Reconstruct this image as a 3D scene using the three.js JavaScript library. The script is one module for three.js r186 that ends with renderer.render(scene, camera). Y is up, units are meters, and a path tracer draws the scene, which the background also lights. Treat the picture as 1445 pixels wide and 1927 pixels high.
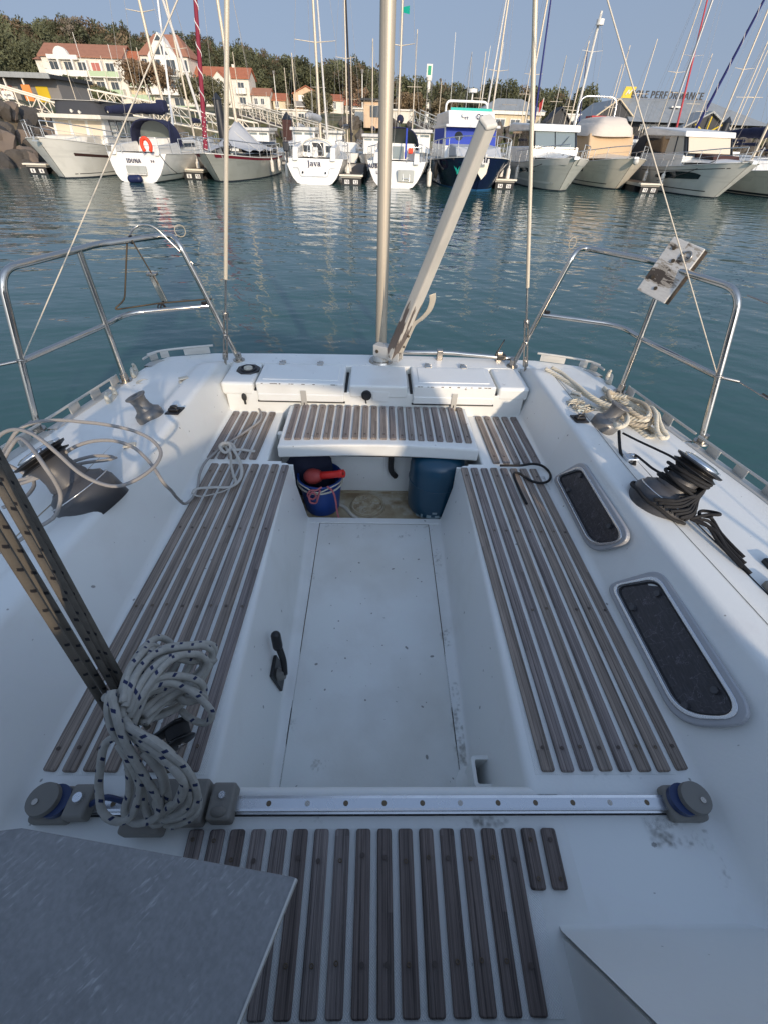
import * as THREE from 'three';
import { RoundedBoxGeometry } from 'three/addons/geometries/RoundedBoxGeometry.js';
import { mergeGeometries, toCreasedNormals } from 'three/addons/utils/BufferGeometryUtils.js';
import { FontLoader } from 'three/addons/loaders/FontLoader.js';
import { TextGeometry } from 'three/addons/geometries/TextGeometry.js';

// ---------------------------------------------------------------- camera, sky, sun, exposure
const V3 = (x, y, z) => new THREE.Vector3(x, y, z);
const rad = d => d * Math.PI / 180;
const scene = new THREE.Scene();
const camera = new THREE.PerspectiveCamera(101.65, 767 / 1024, 0.05, 3000);
camera.rotation.order = 'YXZ';
camera.position.set(0, 2.15, 0);
camera.rotation.set(-rad(42.07), 0, rad(2.1));

const SUN_AZ = rad(20), SUN_EL = rad(17.5);
const sunDir = V3(Math.sin(SUN_AZ) * Math.cos(SUN_EL), Math.sin(SUN_EL), Math.cos(SUN_AZ) * Math.cos(SUN_EL));
{
  const w = 512, h = 256, d = new Float32Array(w * h * 4);
  for (let j = 0; j < h; j++) for (let i = 0; i < w; i++) {
    const th = ((j + .5) / h - .5) * Math.PI, ph = ((i + .5) / w - .5) * 2 * Math.PI;
    const v = V3(Math.cos(ph) * Math.cos(th), Math.sin(th), Math.sin(ph) * Math.cos(th));
    const el = Math.max(0, v.y), t = Math.pow(el, .55);
    const c = v.dot(sunDir);
    const g = .62, mie = (1 - g * g) / Math.pow(1 + g * g - 2 * g * c, 1.5);
    const ray = .72 + .28 * c * c;
    const haze = Math.exp(-el * 3.2);
    const R = (.250 * (1 - t) + .170 * t) * ray + mie * (.140 + .20 * haze);
    const G = (.325 * (1 - t) + .262 * t) * ray + mie * (.170 + .17 * haze);
    const B = (.425 * (1 - t) + .460 * t) * ray + mie * (.215 + .12 * haze);
    const k = 4 * (j * w + i);
    d[k] = R; d[k + 1] = G; d[k + 2] = B; d[k + 3] = 1;
  }
  const sky = new THREE.DataTexture(d, w, h, THREE.RGBAFormat, THREE.FloatType);
  sky.mapping = THREE.EquirectangularReflectionMapping;
  sky.magFilter = sky.minFilter = THREE.LinearFilter; sky.needsUpdate = true;
  scene.background = sky; scene.environment = sky;
}
const sun = new THREE.DirectionalLight(new THREE.Color().setRGB(1, .80, .58), 2.8);
sun.position.copy(sunDir).multiplyScalar(120); sun.castShadow = true;
sun.shadow.mapSize.set(4096, 4096); sun.shadow.radius = 2;
Object.assign(sun.shadow.camera, { left: -80, right: 80, top: 80, bottom: -80, near: 1, far: 400 });
scene.add(sun, sun.target);
const EXPOSURE = 1.28;

// ---------------------------------------------------------------- helpers
function mulberry(a) { return () => { a |= 0; a = a + 0x6D2B79F5 | 0; let t = Math.imul(a ^ a >>> 15, 1 | a); t = t + Math.imul(t ^ t >>> 7, 61 | t) ^ t; return ((t ^ t >>> 14) >>> 0) / 4294967296; }; }
const rnd = mulberry(7);
const rr = (a, b) => a + (b - a) * rnd();
const pick = a => a[Math.floor(rnd() * a.length) % a.length];
const lerp = (a, b, t) => a + (b - a) * t;
const clamp = (x, a, b) => Math.min(b, Math.max(a, x));
const sst = (a, b, x) => { const t = clamp((x - a) / (b - a), 0, 1); return t * t * (3 - 2 * t); };
function interp(table, x) { // piecewise linear, table sorted by first entry ascending
  if (x <= table[0][0]) return table[0][1];
  for (let i = 1; i < table.length; i++) if (x <= table[i][0]) { const [a, b] = [table[i - 1], table[i]]; return lerp(a[1], b[1], (x - a[0]) / (b[0] - a[0])); }
  return table[table.length - 1][1];
}
const taken = {};
function numbered(n) { if (!(n in taken)) { taken[n] = 0; return n; } taken[n]++; return n + '_' + String(taken[n]).padStart(3, '0'); }
function shade(o) { o.castShadow = o.receiveShadow = true; return o; }
function thing(name, label, category, pos, turn, group) {
  const o = new THREE.Group(); o.name = numbered(name); scene.add(o);
  if (pos) o.position.set(...pos); if (turn) o.rotation.y = turn;
  o.userData = { label, category }; if (group) o.userData.group = group;
  return o;
}
function solo(name, geo, m, label, category, group) {
  const o = shade(new THREE.Mesh(geo, m)); o.name = numbered(name); scene.add(o);
  o.userData = { label, category }; if (group) o.userData.group = group;
  return o;
}
function struct(name, geo, m) { const o = shade(new THREE.Mesh(geo, m)); o.name = numbered(name); o.userData.kind = 'structure'; scene.add(o); return o; }
function part(parent, name, geo, m, label) {
  const o = shade(new THREE.Mesh(geo, m)); o.name = name; parent.add(o);
  if (label) o.userData.label = label;
  return o;
}
function group(parent, name, label) { const g = new THREE.Group(); g.name = name; parent.add(g); if (label) g.userData.label = label; return g; }
const merge = l => l.length === 1 ? l[0] : mergeGeometries(l.map(g => { g = g.index ? g.toNonIndexed() : g; if (!g.attributes.uv) g.setAttribute('uv', new THREE.BufferAttribute(new Float32Array(g.attributes.position.count * 2), 2)); for (const k of Object.keys(g.attributes)) if (!['position', 'normal', 'uv'].includes(k)) g.deleteAttribute(k); return g; }));
function boxUV(g, s = 1, ou = 0, ov = 0) { // metre uv by dominant axis
  g = g.index ? g.toNonIndexed() : g; const p = g.attributes.position, n = p.count, uv = new Float32Array(n * 2);
  const a = V3(), b = V3(), c = V3(), e = V3(), f = V3();
  for (let i = 0; i < n; i += 3) {
    a.fromBufferAttribute(p, i); b.fromBufferAttribute(p, i + 1); c.fromBufferAttribute(p, i + 2);
    e.subVectors(b, a); f.subVectors(c, a); e.cross(f); const ax = Math.abs(e.x), ay = Math.abs(e.y), az = Math.abs(e.z);
    for (const [k, q] of [[0, a], [1, b], [2, c]]) {
      const u = ay >= ax && ay >= az ? [q.x, q.z] : ax >= az ? [q.y, q.z] : [q.x, q.y];
      uv[2 * (i + k)] = u[0] / s + ou; uv[2 * (i + k) + 1] = u[1] / s + ov;
    }
  }
  g.setAttribute('uv', new THREE.BufferAttribute(uv, 2)); return g;
}
function box(w, h, d, x = 0, y = 0, z = 0) { return boxUV(new THREE.BoxGeometry(w, h, d).translate(x, y, z)); }
function bx(x0, x1, y0, y1, z0, z1) { return box(x1 - x0, y1 - y0, z1 - z0, (x0 + x1) / 2, (y0 + y1) / 2, (z0 + z1) / 2); }
function rbox(x0, x1, y0, y1, z0, z1, r = .01, seg = 2) {
  return boxUV(new RoundedBoxGeometry(x1 - x0, y1 - y0, z1 - z0, seg, r).translate((x0 + x1) / 2, (y0 + y1) / 2, (z0 + z1) / 2));
}
function cyl(r0, r1, h, n = 16, x = 0, y = 0, z = 0) { return new THREE.CylinderGeometry(r0, r1, h, n).translate(x, y, z); } // r0 top
function lathe(pts, n = 24) { return new THREE.LatheGeometry(pts.map(p => new THREE.Vector2(p[0], p[1])), n); }
// rows of points -> skin with metre uv; row i, column j
function loft(rows, flip = false) {
  const n = rows.length, m = rows[0].length, pos = [], uv = [], idx = [];
  const vl = [0]; for (let i = 1; i < n; i++) { let s = 0; for (let j = 0; j < m; j += Math.max(1, m >> 2)) s = Math.max(s, Math.hypot(...rows[i][j].map((q, k) => q - rows[i - 1][j][k]))); vl.push(vl[i - 1] + s); }
  for (let i = 0; i < n; i++) { let u = 0; for (let j = 0; j < m; j++) { if (j) u += Math.hypot(...rows[i][j].map((q, k) => q - rows[i][j - 1][k])); pos.push(...rows[i][j]); uv.push(u, vl[i]); } }
  for (let i = 0; i + 1 < n; i++) for (let j = 0; j + 1 < m; j++) { const a = i * m + j, b = a + 1, c = a + m, d = c + 1; flip ? idx.push(a, c, b, b, c, d) : idx.push(a, b, c, b, d, c); }
  const g = new THREE.BufferGeometry(); g.setAttribute('position', new THREE.Float32BufferAttribute(pos, 3)); g.setAttribute('uv', new THREE.Float32BufferAttribute(uv, 2)); g.setIndex(idx); g.computeVertexNormals(); return g;
}
// polyline [x,y,r] -> rounded polyline, constant point count for given structure
function fillet(pts, seg = 4) {
  const out = [];
  pts.forEach((p, i) => {
    const r = p[2] || 0;
    if (!r || i === 0 || i === pts.length - 1) { out.push([p[0], p[1]]); return; }
    const a = pts[i - 1], b = pts[i + 1], la = Math.hypot(a[0] - p[0], a[1] - p[1]), lb = Math.hypot(b[0] - p[0], b[1] - p[1]);
    const k = Math.min(r, la * .48, lb * .48), A = [p[0] + (a[0] - p[0]) * k / la, p[1] + (a[1] - p[1]) * k / la], B = [p[0] + (b[0] - p[0]) * k / lb, p[1] + (b[1] - p[1]) * k / lb];
    for (let s = 0; s <= seg; s++) { const t = s / seg, u = 1 - t; out.push([u * u * A[0] + 2 * u * t * p[0] + t * t * B[0], u * u * A[1] + 2 * u * t * p[1] + t * t * B[1]]); }
  });
  return out;
}
const arr = p => Array.isArray(p) ? V3(...p) : p;
function smooth(pts, step = .02, closed = false) { const c = new THREE.CatmullRomCurve3(pts.map(arr), closed, 'centripetal'); return c.getSpacedPoints(Math.max(4, Math.round(c.getLength() / step))); }
function roundPoly(pts, r, seg = 6) { // 3d polyline with rounded corners
  pts = pts.map(arr); const out = [pts[0]];
  for (let i = 1; i < pts.length - 1; i++) {
    const p = pts[i], a = pts[i - 1].clone().sub(p), b = pts[i + 1].clone().sub(p), k = Math.min(r, a.length() * .49, b.length() * .49);
    const A = p.clone().addScaledVector(a.normalize(), k), B = p.clone().addScaledVector(b.normalize(), k);
    for (let s = 0; s <= seg; s++) { const t = s / seg, u = 1 - t; out.push(A.clone().multiplyScalar(u * u).addScaledVector(p, 2 * u * t).addScaledVector(B, t * t)); }
  }
  out.push(pts[pts.length - 1]); return out;
}
function sweep(pts, r, o = {}) { // tube along dense points; o.n sides, o.lobes strands, o.pitch, o.flat [a,b] scale
  pts = pts.map(arr); const n = o.n || 8, N = pts.length, pos = [], nor = [], uv = [], idx = [];
  let T = pts[1].clone().sub(pts[0]).normalize(), U = V3(0, 1, 0); if (Math.abs(T.y) > .9) U = V3(1, 0, 0);
  let nx = U.clone().addScaledVector(T, -U.dot(T)).normalize(), s = 0; const fl = o.flat || [1, 1];
  for (let i = 0; i < N; i++) {
    const t = (i === 0 ? pts[1].clone().sub(pts[0]) : i === N - 1 ? pts[i].clone().sub(pts[i - 1]) : pts[i + 1].clone().sub(pts[i - 1]));
    if (t.lengthSq() > 1e-14) T = t.normalize();
    nx.addScaledVector(T, -nx.dot(T)).normalize(); const ny = T.clone().cross(nx);
    if (i) s += pts[i].distanceTo(pts[i - 1]);
    const R = typeof r === 'function' ? r(i / (N - 1)) : r;
    for (let k = 0; k <= n; k++) {
      const a = k / n * 2 * Math.PI; let q = R;
      if (o.lobes) q = R * (.70 + .38 * Math.abs(Math.cos(o.lobes / 2 * a + Math.PI * o.lobes * s / o.pitch)));
      const ca = Math.cos(a) * q * fl[0], sa = Math.sin(a) * q * fl[1];
      pos.push(pts[i].x + nx.x * ca + ny.x * sa, pts[i].y + nx.y * ca + ny.y * sa, pts[i].z + nx.z * ca + ny.z * sa); uv.push(k / n, s);
    }
  }
  for (let i = 0; i + 1 < N; i++) for (let k = 0; k < n; k++) { const a = i * (n + 1) + k, b = a + 1, c = a + n + 1, d = c + 1; idx.push(a, b, c, b, d, c); }
  const c0 = pos.length / 3; pos.push(...pts[0].toArray(), ...pts[N - 1].toArray()); uv.push(0, 0, 0, 0);
  for (let k = 0; k < n; k++) { idx.push(c0, k + 1, k); const q = (N - 1) * (n + 1) + k; idx.push(c0 + 1, q, q + 1); }
  const g = new THREE.BufferGeometry(); g.setAttribute('position', new THREE.Float32BufferAttribute(pos, 3)); g.setAttribute('uv', new THREE.Float32BufferAttribute(uv, 2)); g.setIndex(idx); g.computeVertexNormals(); return g;
}
const rod = (a, b, r, n = 8, r1) => sweep([a, b], r1 === undefined ? r : t => lerp(r, r1, t), { n });
function plate(pts, y0, y1, bev = 0) { // horizontal outline [[x,z]...] extruded from y0 to y1
  const s = new THREE.Shape(pts.map(p => new THREE.Vector2(p[0], -p[1])));
  const g = new THREE.ExtrudeGeometry(s, { depth: y1 - y0 - 2 * bev, bevelEnabled: bev > 0, bevelSize: bev, bevelOffset: -bev, bevelThickness: bev, bevelSegments: 2, curveSegments: 6 });
  g.rotateX(-Math.PI / 2).translate(0, y0 + bev, 0); return boxUV(g);
}
function rrShape(w, h, r) { const s = new THREE.Shape(), x = -w / 2, y = -h / 2; s.moveTo(x + r, y); s.lineTo(x + w - r, y); s.quadraticCurveTo(x + w, y, x + w, y + r); s.lineTo(x + w, y + h - r); s.quadraticCurveTo(x + w, y + h, x + w - r, y + h); s.lineTo(x + r, y + h); s.quadraticCurveTo(x, y + h, x, y + h - r); s.lineTo(x, y + r); s.quadraticCurveTo(x, y, x + r, y); return s; }

// ---------------------------------------------------------------- textures
function noiseTile(n, cells, rg) { // tileable value noise
  const g = new Float32Array(cells * cells).map(() => rg()), o = new Float32Array(n * n);
  for (let y = 0; y < n; y++) { const fy = y / n * cells, y0 = Math.floor(fy), ty = fy - y0, sy = ty * ty * (3 - 2 * ty);
    for (let x = 0; x < n; x++) { const fx = x / n * cells, x0 = Math.floor(fx), tx = fx - x0, sx = tx * tx * (3 - 2 * tx);
      const a = g[(y0 % cells) * cells + x0 % cells], b = g[(y0 % cells) * cells + (x0 + 1) % cells], c = g[((y0 + 1) % cells) * cells + x0 % cells], d = g[((y0 + 1) % cells) * cells + (x0 + 1) % cells];
      o[y * n + x] = lerp(lerp(a, b, sx), lerp(c, d, sx), sy); } }
  return o;
}
function fbm(n, base, oct, seed, gain = .5) { const rg = mulberry(seed); const o = new Float32Array(n * n); let amp = 1, tot = 0; for (let k = 0, c = base; k < oct; k++, c *= 2) { const t = noiseTile(n, c, rg); for (let i = 0; i < o.length; i++) o[i] += amp * t[i]; tot += amp; amp *= gain; } for (let i = 0; i < o.length; i++) o[i] /= tot; return o; }
function tex(w, h, fn, srgb = true, rep) {
  const d = new Uint8Array(w * h * 4);
  for (let y = 0; y < h; y++) for (let x = 0; x < w; x++) { const c = fn(x, y), k = 4 * (y * w + x); d[k] = clamp(c[0], 0, 1) * 255; d[k + 1] = clamp(c[1], 0, 1) * 255; d[k + 2] = clamp(c[2], 0, 1) * 255; d[k + 3] = 255; }
  const t = new THREE.DataTexture(d, w, h); t.wrapS = t.wrapT = THREE.RepeatWrapping; t.magFilter = THREE.LinearFilter; t.minFilter = THREE.LinearMipmapLinearFilter; t.generateMipmaps = true;
  if (srgb) t.colorSpace = THREE.SRGBColorSpace; if (rep) t.repeat.set(...rep); t.needsUpdate = true; return t;
}
const l2s = c => c <= .0031308 ? c * 12.92 : 1.055 * Math.pow(c, 1 / 2.4) - .055;
const S = (r, g, b) => [l2s(r), l2s(g), l2s(b)];
const mixc = (a, b, t) => a.map((v, i) => lerp(v, b[i], t));

const N512a = fbm(512, 4, 6, 11), N512b = fbm(512, 8, 6, 23), N512f = fbm(512, 64, 3, 31);
function specks(n, count, r0, r1, seed) { const o = new Float32Array(n * n), rg = mulberry(seed); for (let k = 0; k < count; k++) { const x = rg() * n, y = rg() * n, r = r0 + (r1 - r0) * Math.pow(rg(), 3), e = 1 + rg(), an = rg() * 3; const R = Math.ceil(r * e); for (let j = -R; j <= R; j++) for (let i = -R; i <= R; i++) { const u = (i * Math.cos(an) + j * Math.sin(an)) / e, v = -i * Math.sin(an) + j * Math.cos(an); if (u * u + v * v < r * r) o[((y + j + n) % n | 0) * n + ((x + i + n) % n | 0)] = 1; } } return o; }
const SP1 = specks(1024, 70, .8, 3.2, 5);
const N1024 = fbm(1024, 3, 7, 41);
// gelcoat 1.6 m tile: off-white with faint yellowed and greyed patches, grit
const gelMap = tex(1024, 1024, (x, y) => {
  const i = (y >> 1) * 512 + (x >> 1), a = N1024[y * 1024 + x], b = N512b[i];
  let c = [.745, .755, .735];
  c = mixc(c, [.66, .65, .58], clamp((a - .52) * 2.6, 0, 1) * .45);
  c = mixc(c, [.56, .55, .50], clamp((b - .62) * 4, 0, 1) * .35);
  if (SP1[y * 1024 + x]) c = mixc(c, [.12, .11, .10], .7);
  return S(...c);
}, true, [1 / 1.6, 1 / 1.6]);
const gelBump = tex(512, 512, (x, y) => { const v = .5 + .5 * (N512f[y * 512 + x] - .5) + .3 * (N512a[y * 512 + x] - .5); return [v, v, v]; }, false, [1 / .5, 1 / .5]);
// cockpit floor: dirtier gelcoat
const SP2 = specks(1024, 150, .8, 3.6, 9);
const soleMap = tex(1024, 1024, (x, y) => {
  const a = N1024[y * 1024 + x], b = N512b[(y >> 1) * 512 + (x >> 1)], f = N512a[((y * 3) & 511) * 512 + ((x * 3) & 511)];
  let c = [.70, .71, .685];
  c = mixc(c, [.50, .47, .39], clamp((a - .5) * 3, 0, 1) * .55);
  c = mixc(c, [.55, .54, .50], clamp((b - .52) * 4, 0, 1) * .4 * (0.5 + f));
  for (const [cx, cy, R, a0, a1] of [[300, 830, 75, -1.9, .9], [250, 850, 62, -2.4, -.6], [120, 820, 90, -2.2, -1.3], [600, 240, 60, .4, 2.2]]) { const q = Math.abs(Math.hypot(x - cx, y - cy) - R), th = Math.atan2(y - cy, x - cx); if (q < 7 && th > a0 && th < a1) c = mixc(c, [.36, .34, .29], .55 * (1 - q / 7) * clamp(f * 2 - .35, 0, 1)); }
  if (SP2[y * 1024 + x]) c = mixc(c, [.10, .09, .08], .75);
  return S(...c);
}, true, [1 / 1.45, 1 / 1.45]);
// stained locker floor
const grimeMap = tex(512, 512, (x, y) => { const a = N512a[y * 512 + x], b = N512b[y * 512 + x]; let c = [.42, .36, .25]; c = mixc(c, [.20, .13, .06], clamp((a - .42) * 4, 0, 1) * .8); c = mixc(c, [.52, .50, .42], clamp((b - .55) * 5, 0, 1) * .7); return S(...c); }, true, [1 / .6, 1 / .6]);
// weathered teak, grain along v
function teak(seed, base, dark) {
  const rg = mulberry(seed), g = fbm(256, 4, 5, seed + 1), col = new Float32Array(256); for (let i = 0; i < 256; i++) col[i] = rg();
  const colS = new Float32Array(256); for (let i = 0; i < 256; i++) colS[i] = (col[i] * 2 + col[(i + 1) & 255] + col[(i + 255) & 255]) / 4;
  return (x, y) => { const wob = Math.round(6 * (g[((y >> 2) & 255) * 256 + (x & 255)] - .5)); const c1 = colS[(x + wob + 256) & 255], n = g[((y >> 3) & 255) * 256 + ((x * 2) & 255)], m = g[((y >> 1) & 255) * 256 + ((x * 7) & 255)];
    const t = clamp(.85 * c1 + .60 * n + .55 * m - .48, 0, 1); return [t, base, dark]; };
}
const tk = teak(77);
const teakMap = tex(256, 1024, (x, y) => { const t = tk(x, y)[0]; const g = N512a[((y >> 2) & 511) * 512 + ((x + 90) & 511)]; let c = mixc([.060, .050, .045], [.38, .325, .29], t); c = mixc(c, [.27, .255, .25], clamp((g - .5) * 3, 0, 1) * .5); return S(...c); }, true, [1 / .16, 1 / .8]);
const teakBump = tex(256, 1024, (x, y) => { const t = tk(x, y)[0]; return [t, t, t]; }, false, [1 / .16, 1 / .8]);
// ---------------------------------------------------------------- materials
const col = (r, g, b) => new THREE.Color().setRGB(r, g, b);
const std = (c, roughness = .6, o = {}) => new THREE.MeshStandardMaterial({ color: Array.isArray(c) ? col(...c) : c, roughness, ...o });
const phys = (c, roughness = .6, o = {}) => new THREE.MeshPhysicalMaterial({ color: Array.isArray(c) ? col(...c) : c, roughness, ...o });
const scratch = tex(512, 512, (x, y) => { const v = .35 + .5 * N512b[y * 512 + x]; return [0, v, 0]; }, false, [2, 2]);
// hull paint of the boats across the water: sun-bleached, with dull patches and faint rain streaks
const paintMap = tex(512, 512, (x, y) => { const a = N512a[y * 512 + x], b = N512b[((y >> 3) & 511) * 512 + ((x * 2) & 511)]; let v = 1 - .16 * clamp((a - .5) * 3, 0, 1) - .14 * clamp((b - .55) * 4, 0, 1); const s = l2s(v); return [s, s, l2s(v * .985)]; }, true, [1 / 3, 1 / 3]);
const galvMap = tex(512, 512, (x, y) => { // dull grey slab: fine mottling with short pale flecks
  const a = N512a[y * 512 + x], f = N512f[y * 512 + x], e = N512f[((x + y) & 511) * 512 + (((y - x + 1024) >> 2) & 511)]; let v = .215 + .10 * (a - .5) + .07 * (f - .5); v += .16 * clamp((e - .62) * 4, 0, 1) * clamp((N512b[y * 512 + x] - .42) * 4, 0, 1); return S(v * .97, v * 1.0, v * 1.03); }, true, [1 / .30, 1 / .30]);
const galvBump = tex(512, 512, (x, y) => { const d = N512f[((x * 2 + y) & 511) * 512 + ((y - x + 1024) >> 2 & 511)]; return [d, d, d]; }, false, [1 / .35, 1 / .35]);
const peelN = fbm(512, 6, 6, 61), peelL = fbm(512, 3, 3, 67);
const peelMap = tex(512, 512, (x, y) => { const t = peelN[((y >> 1) & 511) * 512 + x] + .6 * (peelL[y * 512 + x] - .5); const g = .5 + .5 * N512f[((y >> 4) & 511) * 512 + x]; if (t > .545) return S(.17 * g, .135 * g, .11 * g); if (t > .53) return S(.5, .44, .36); return S(.70, .67, .60); }, true, [1 / .09, 1 / .7]);
const peelBump = tex(512, 512, (x, y) => { const t = peelN[((y >> 1) & 511) * 512 + x] + .6 * (peelL[y * 512 + x] - .5); const v = t > .545 ? .3 : .9; return [v, v, v]; }, false, [1 / .09, 1 / .7]);
const boardMap = tex(512, 512, (x, y) => { const t = peelN[y * 512 + ((x >> 3) & 511)] + .5 * (peelL[y * 512 + x] - .5) + .25 * (N512f[y * 512 + ((x >> 2) & 511)] - .5); if (t > .70) return S(.07, .055, .045); if (t > .60) return S(.36, .32, .27); const g = .85 + .3 * N512f[y * 512 + ((x >> 2) & 511)]; return S(.58 * g, .565 * g, .53 * g); }, true, [1 / .28, 1 / .28]);
function ropeTex(fleck, base, rows, seed) { // u round, v along (metres * repeat)
  const rg = mulberry(seed), n = 64, m = new Float32Array(n * n); for (let k = 0; k < rows; k++) { const cx = rg() * n, cy = (k + .5) * n / rows; for (let j = -8; j <= 8; j++) for (let i = -8; i <= 8; i++) if (Math.abs(i + j * .6) / 7 + Math.abs(j) / 8 < 1) m[((cy + j + n) % n | 0) * n + ((cx + i + n) % n | 0)] = 1; }
  return (x, y) => { const braid = .66 + .34 * Math.abs(Math.sin((x + y * 2) * .8) * Math.sin((x - y * 2) * .8)); const g = .85 + .3 * N512b[(y * 5 & 511) * 512 + (x * 3 & 511)]; const c = m[y * n + x] ? fleck : base; return S(c[0] * braid * g, c[1] * braid * g, c[2] * braid * g); };
}
const fleckMap = tex(64, 64, ropeTex([.02, .03, .09], [.46, .45, .41], 2, 3), true, [1, 1 / .055]);
const fleckDirtyMap = tex(64, 64, ropeTex([.012, .012, .016], [.13, .115, .095], 2, 4), true, [1, 1 / .055]);
const weaveBump = tex(64, 64, (x, y) => { const v = .5 + .25 * Math.sin((x + y) / 64 * 2 * Math.PI * 4) + .25 * Math.sin((x - y) / 64 * 2 * Math.PI * 4); return [v, v, v]; }, false, [1 / .022, 1 / .022]);
const crazeMap = tex(512, 512, (x, y) => { const a = N512f[(y & 511) * 512 + ((x >> 3) & 511)], b = Math.abs(N512b[y * 512 + x] - .5); let v = .030 + .05 * Math.pow(a, 3) + (b < .012 ? .06 : 0); return S(v, v * .95, v * 1.12); }, true, [1 / .22, 1 / .22]);
const clothBump = tex(256, 256, (x, y) => { const i = (y * 2) * 512 + x * 2, v = .5 + .7 * (N512a[i] - .5) + .15 * (N512f[i] - .5); return [v, v, v]; }, false, [1, 1]);

const M = {
  gel: phys(0xffffff, .42, { map: gelMap, bumpMap: gelBump, bumpScale: .0006, clearcoat: .25, clearcoatRoughness: .35 }),
  grip: std(0xffffff, .62, { map: gelMap, bumpMap: weaveBump, bumpScale: .0009 }),
  sole: std(0xffffff, .52, { map: soleMap, bumpMap: gelBump, bumpScale: .0008 }),
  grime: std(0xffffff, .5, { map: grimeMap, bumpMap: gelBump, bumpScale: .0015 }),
  teak: std(0xffffff, .82, { map: teakMap, bumpMap: teakBump, bumpScale: .0016 }),
  teakB: std(col(.86, .85, .88), .82, { map: teakMap, bumpMap: teakBump, bumpScale: .0018 }),
  teakC: std(col(1.0, .96, .9), .82, { map: teakMap, bumpMap: teakBump, bumpScale: .0014 }),
  teakDark: std(col(.62, .58, .58), .8, { map: teakMap, bumpMap: teakBump, bumpScale: .0018 }),
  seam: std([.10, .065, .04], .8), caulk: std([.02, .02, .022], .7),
  steel: std([.60, .555, .49], .2, { metalness: 1, roughnessMap: scratch }),
  steelDull: std([.44, .40, .35], .42, { metalness: 1, roughnessMap: scratch }),
  chrome: std([.75, .75, .75], .08, { metalness: 1 }),
  alu: std([.66, .67, .68], .42, { metalness: .85, roughnessMap: scratch }),
  aluDull: std([.56, .55, .52], .6, { metalness: .5, map: paintMap }),
  aluPole: std([.50, .44, .35], .5, { metalness: .45, map: paintMap }),
  screw: std([.16, .12, .08], .45, { metalness: .9 }),
  plug: std([.09, .07, .06], .8),
  blackP: std([.014, .014, .015], .38), blackR: std([.02, .02, .021], .75), greyP: std([.07, .07, .075], .42, { bumpMap: gelBump, bumpScale: .0005 }),
  greyBlock: std([.21, .20, .18], .7, { bumpMap: gelBump, bumpScale: .0015 }), creamP: std([.52, .49, .41], .55), blueP: std([.012, .03, .10], .4),
  bronzeGrey: std([.17, .165, .16], .36, { metalness: .35 }),
  ropeGrey: std([.30, .285, .27], .85), strap: std([.46, .44, .40], .9), ropeBlack: std([.012, .012, .013], .85), ropePink: std([.42, .12, .14], .85),
  ropeWhite: std([.60, .55, .44], .9), ropeTan: std([.42, .36, .27], .9), ropeFluff: std([.55, .58, .52], .95),
  ropeFleck: std(0xffffff, .9, { map: fleckMap }), ropeFleckDirty: std(0xffffff, .95, { map: fleckDirtyMap }),
  wire: std([.62, .55, .43], .4, { metalness: .25 }), wireThin: std([.58, .52, .42], .6),
  slab: std(0xffffff, .5, { map: galvMap, bumpMap: galvBump, bumpScale: .0009 }),
  peel: std(0xffffff, .7, { map: peelMap, bumpMap: peelBump, bumpScale: .0008 }), tillerPaint: std([.64, .61, .54], .55, { map: paintMap }), boardPaint: std(0xffffff, .75, { map: boardMap }), boardEdge: std([.20, .165, .12], .85, { map: teakMap }),
  portPane: phys(0xffffff, .32, { map: crazeMap, bumpMap: gelBump, bumpScale: .002 }), portFrame: std([.40, .41, .43], .5, { metalness: .35 }),
  red: std([.62, .025, .02], .35), redDull: std([.35, .05, .045], .5), blueBucket: std([.012, .05, .22], .42), navyBag: std([.008, .012, .035], .8), gasBlue: phys([.005, .05, .095], .34, { map: paintMap, clearcoat: .3 }), gasBare: std([.25, .33, .36], .7),
};
// ---------------------------------------------------------------- water
{
  const n = 1024, tile = 9, hgt = new Float32Array(n * n), rg = mulberry(99);
  for (let k = 0; k < 64; k++) {
    const lam = .09 * Math.pow(1.3 / .09, Math.pow(rg(), 1.2)), ang = (rg() - .5) * 2.3 + 1.35, kk = 2 * Math.PI / lam;
    const ix = Math.round(kk * Math.cos(ang) * tile / (2 * Math.PI)), iy = Math.round(kk * Math.sin(ang) * tile / (2 * Math.PI)), ph = rg() * 6.283, amp = Math.pow(lam, 1.15) * (.5 + rg());
    const cs = new Float32Array(n), sn = new Float32Array(n); for (let x = 0; x < n; x++) { const a = 2 * Math.PI * ix * x / n; cs[x] = Math.cos(a); sn[x] = Math.sin(a); }
    for (let y = 0; y < n; y++) { const b = 2 * Math.PI * iy * y / n + ph, cb = Math.cos(b), sb = Math.sin(b); for (let x = 0; x < n; x++) hgt[y * n + x] += amp * (cs[x] * cb - sn[x] * sb); }
  }
  let mx = 0; for (const v of hgt) mx = Math.max(mx, Math.abs(v));
  const f = new Float32Array(n * n * 4); for (let i = 0; i < n * n; i++) { const v = .5 + .5 * hgt[i] / mx; f[4 * i] = f[4 * i + 1] = f[4 * i + 2] = v; f[4 * i + 3] = 1; }
  const t = new THREE.DataTexture(f, n, n, THREE.RGBAFormat, THREE.FloatType); t.wrapS = t.wrapT = THREE.RepeatWrapping; t.magFilter = THREE.LinearFilter; t.minFilter = THREE.LinearFilter; t.needsUpdate = true; t.repeat.set(1 / tile, 1 / tile);
  const g = new THREE.PlaneGeometry(1600, 1000, 1, 1).rotateX(-Math.PI / 2); g.attributes.uv.array.forEach((v, i, a) => { a[i] = i % 2 ? v * 1000 : v * 1600; });
  const w = struct('water', g, phys([.034, .094, .090], .06, { ior: 1.33, bumpMap: t, bumpScale: .034 })); w.position.set(0, 0, -300);
}

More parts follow.
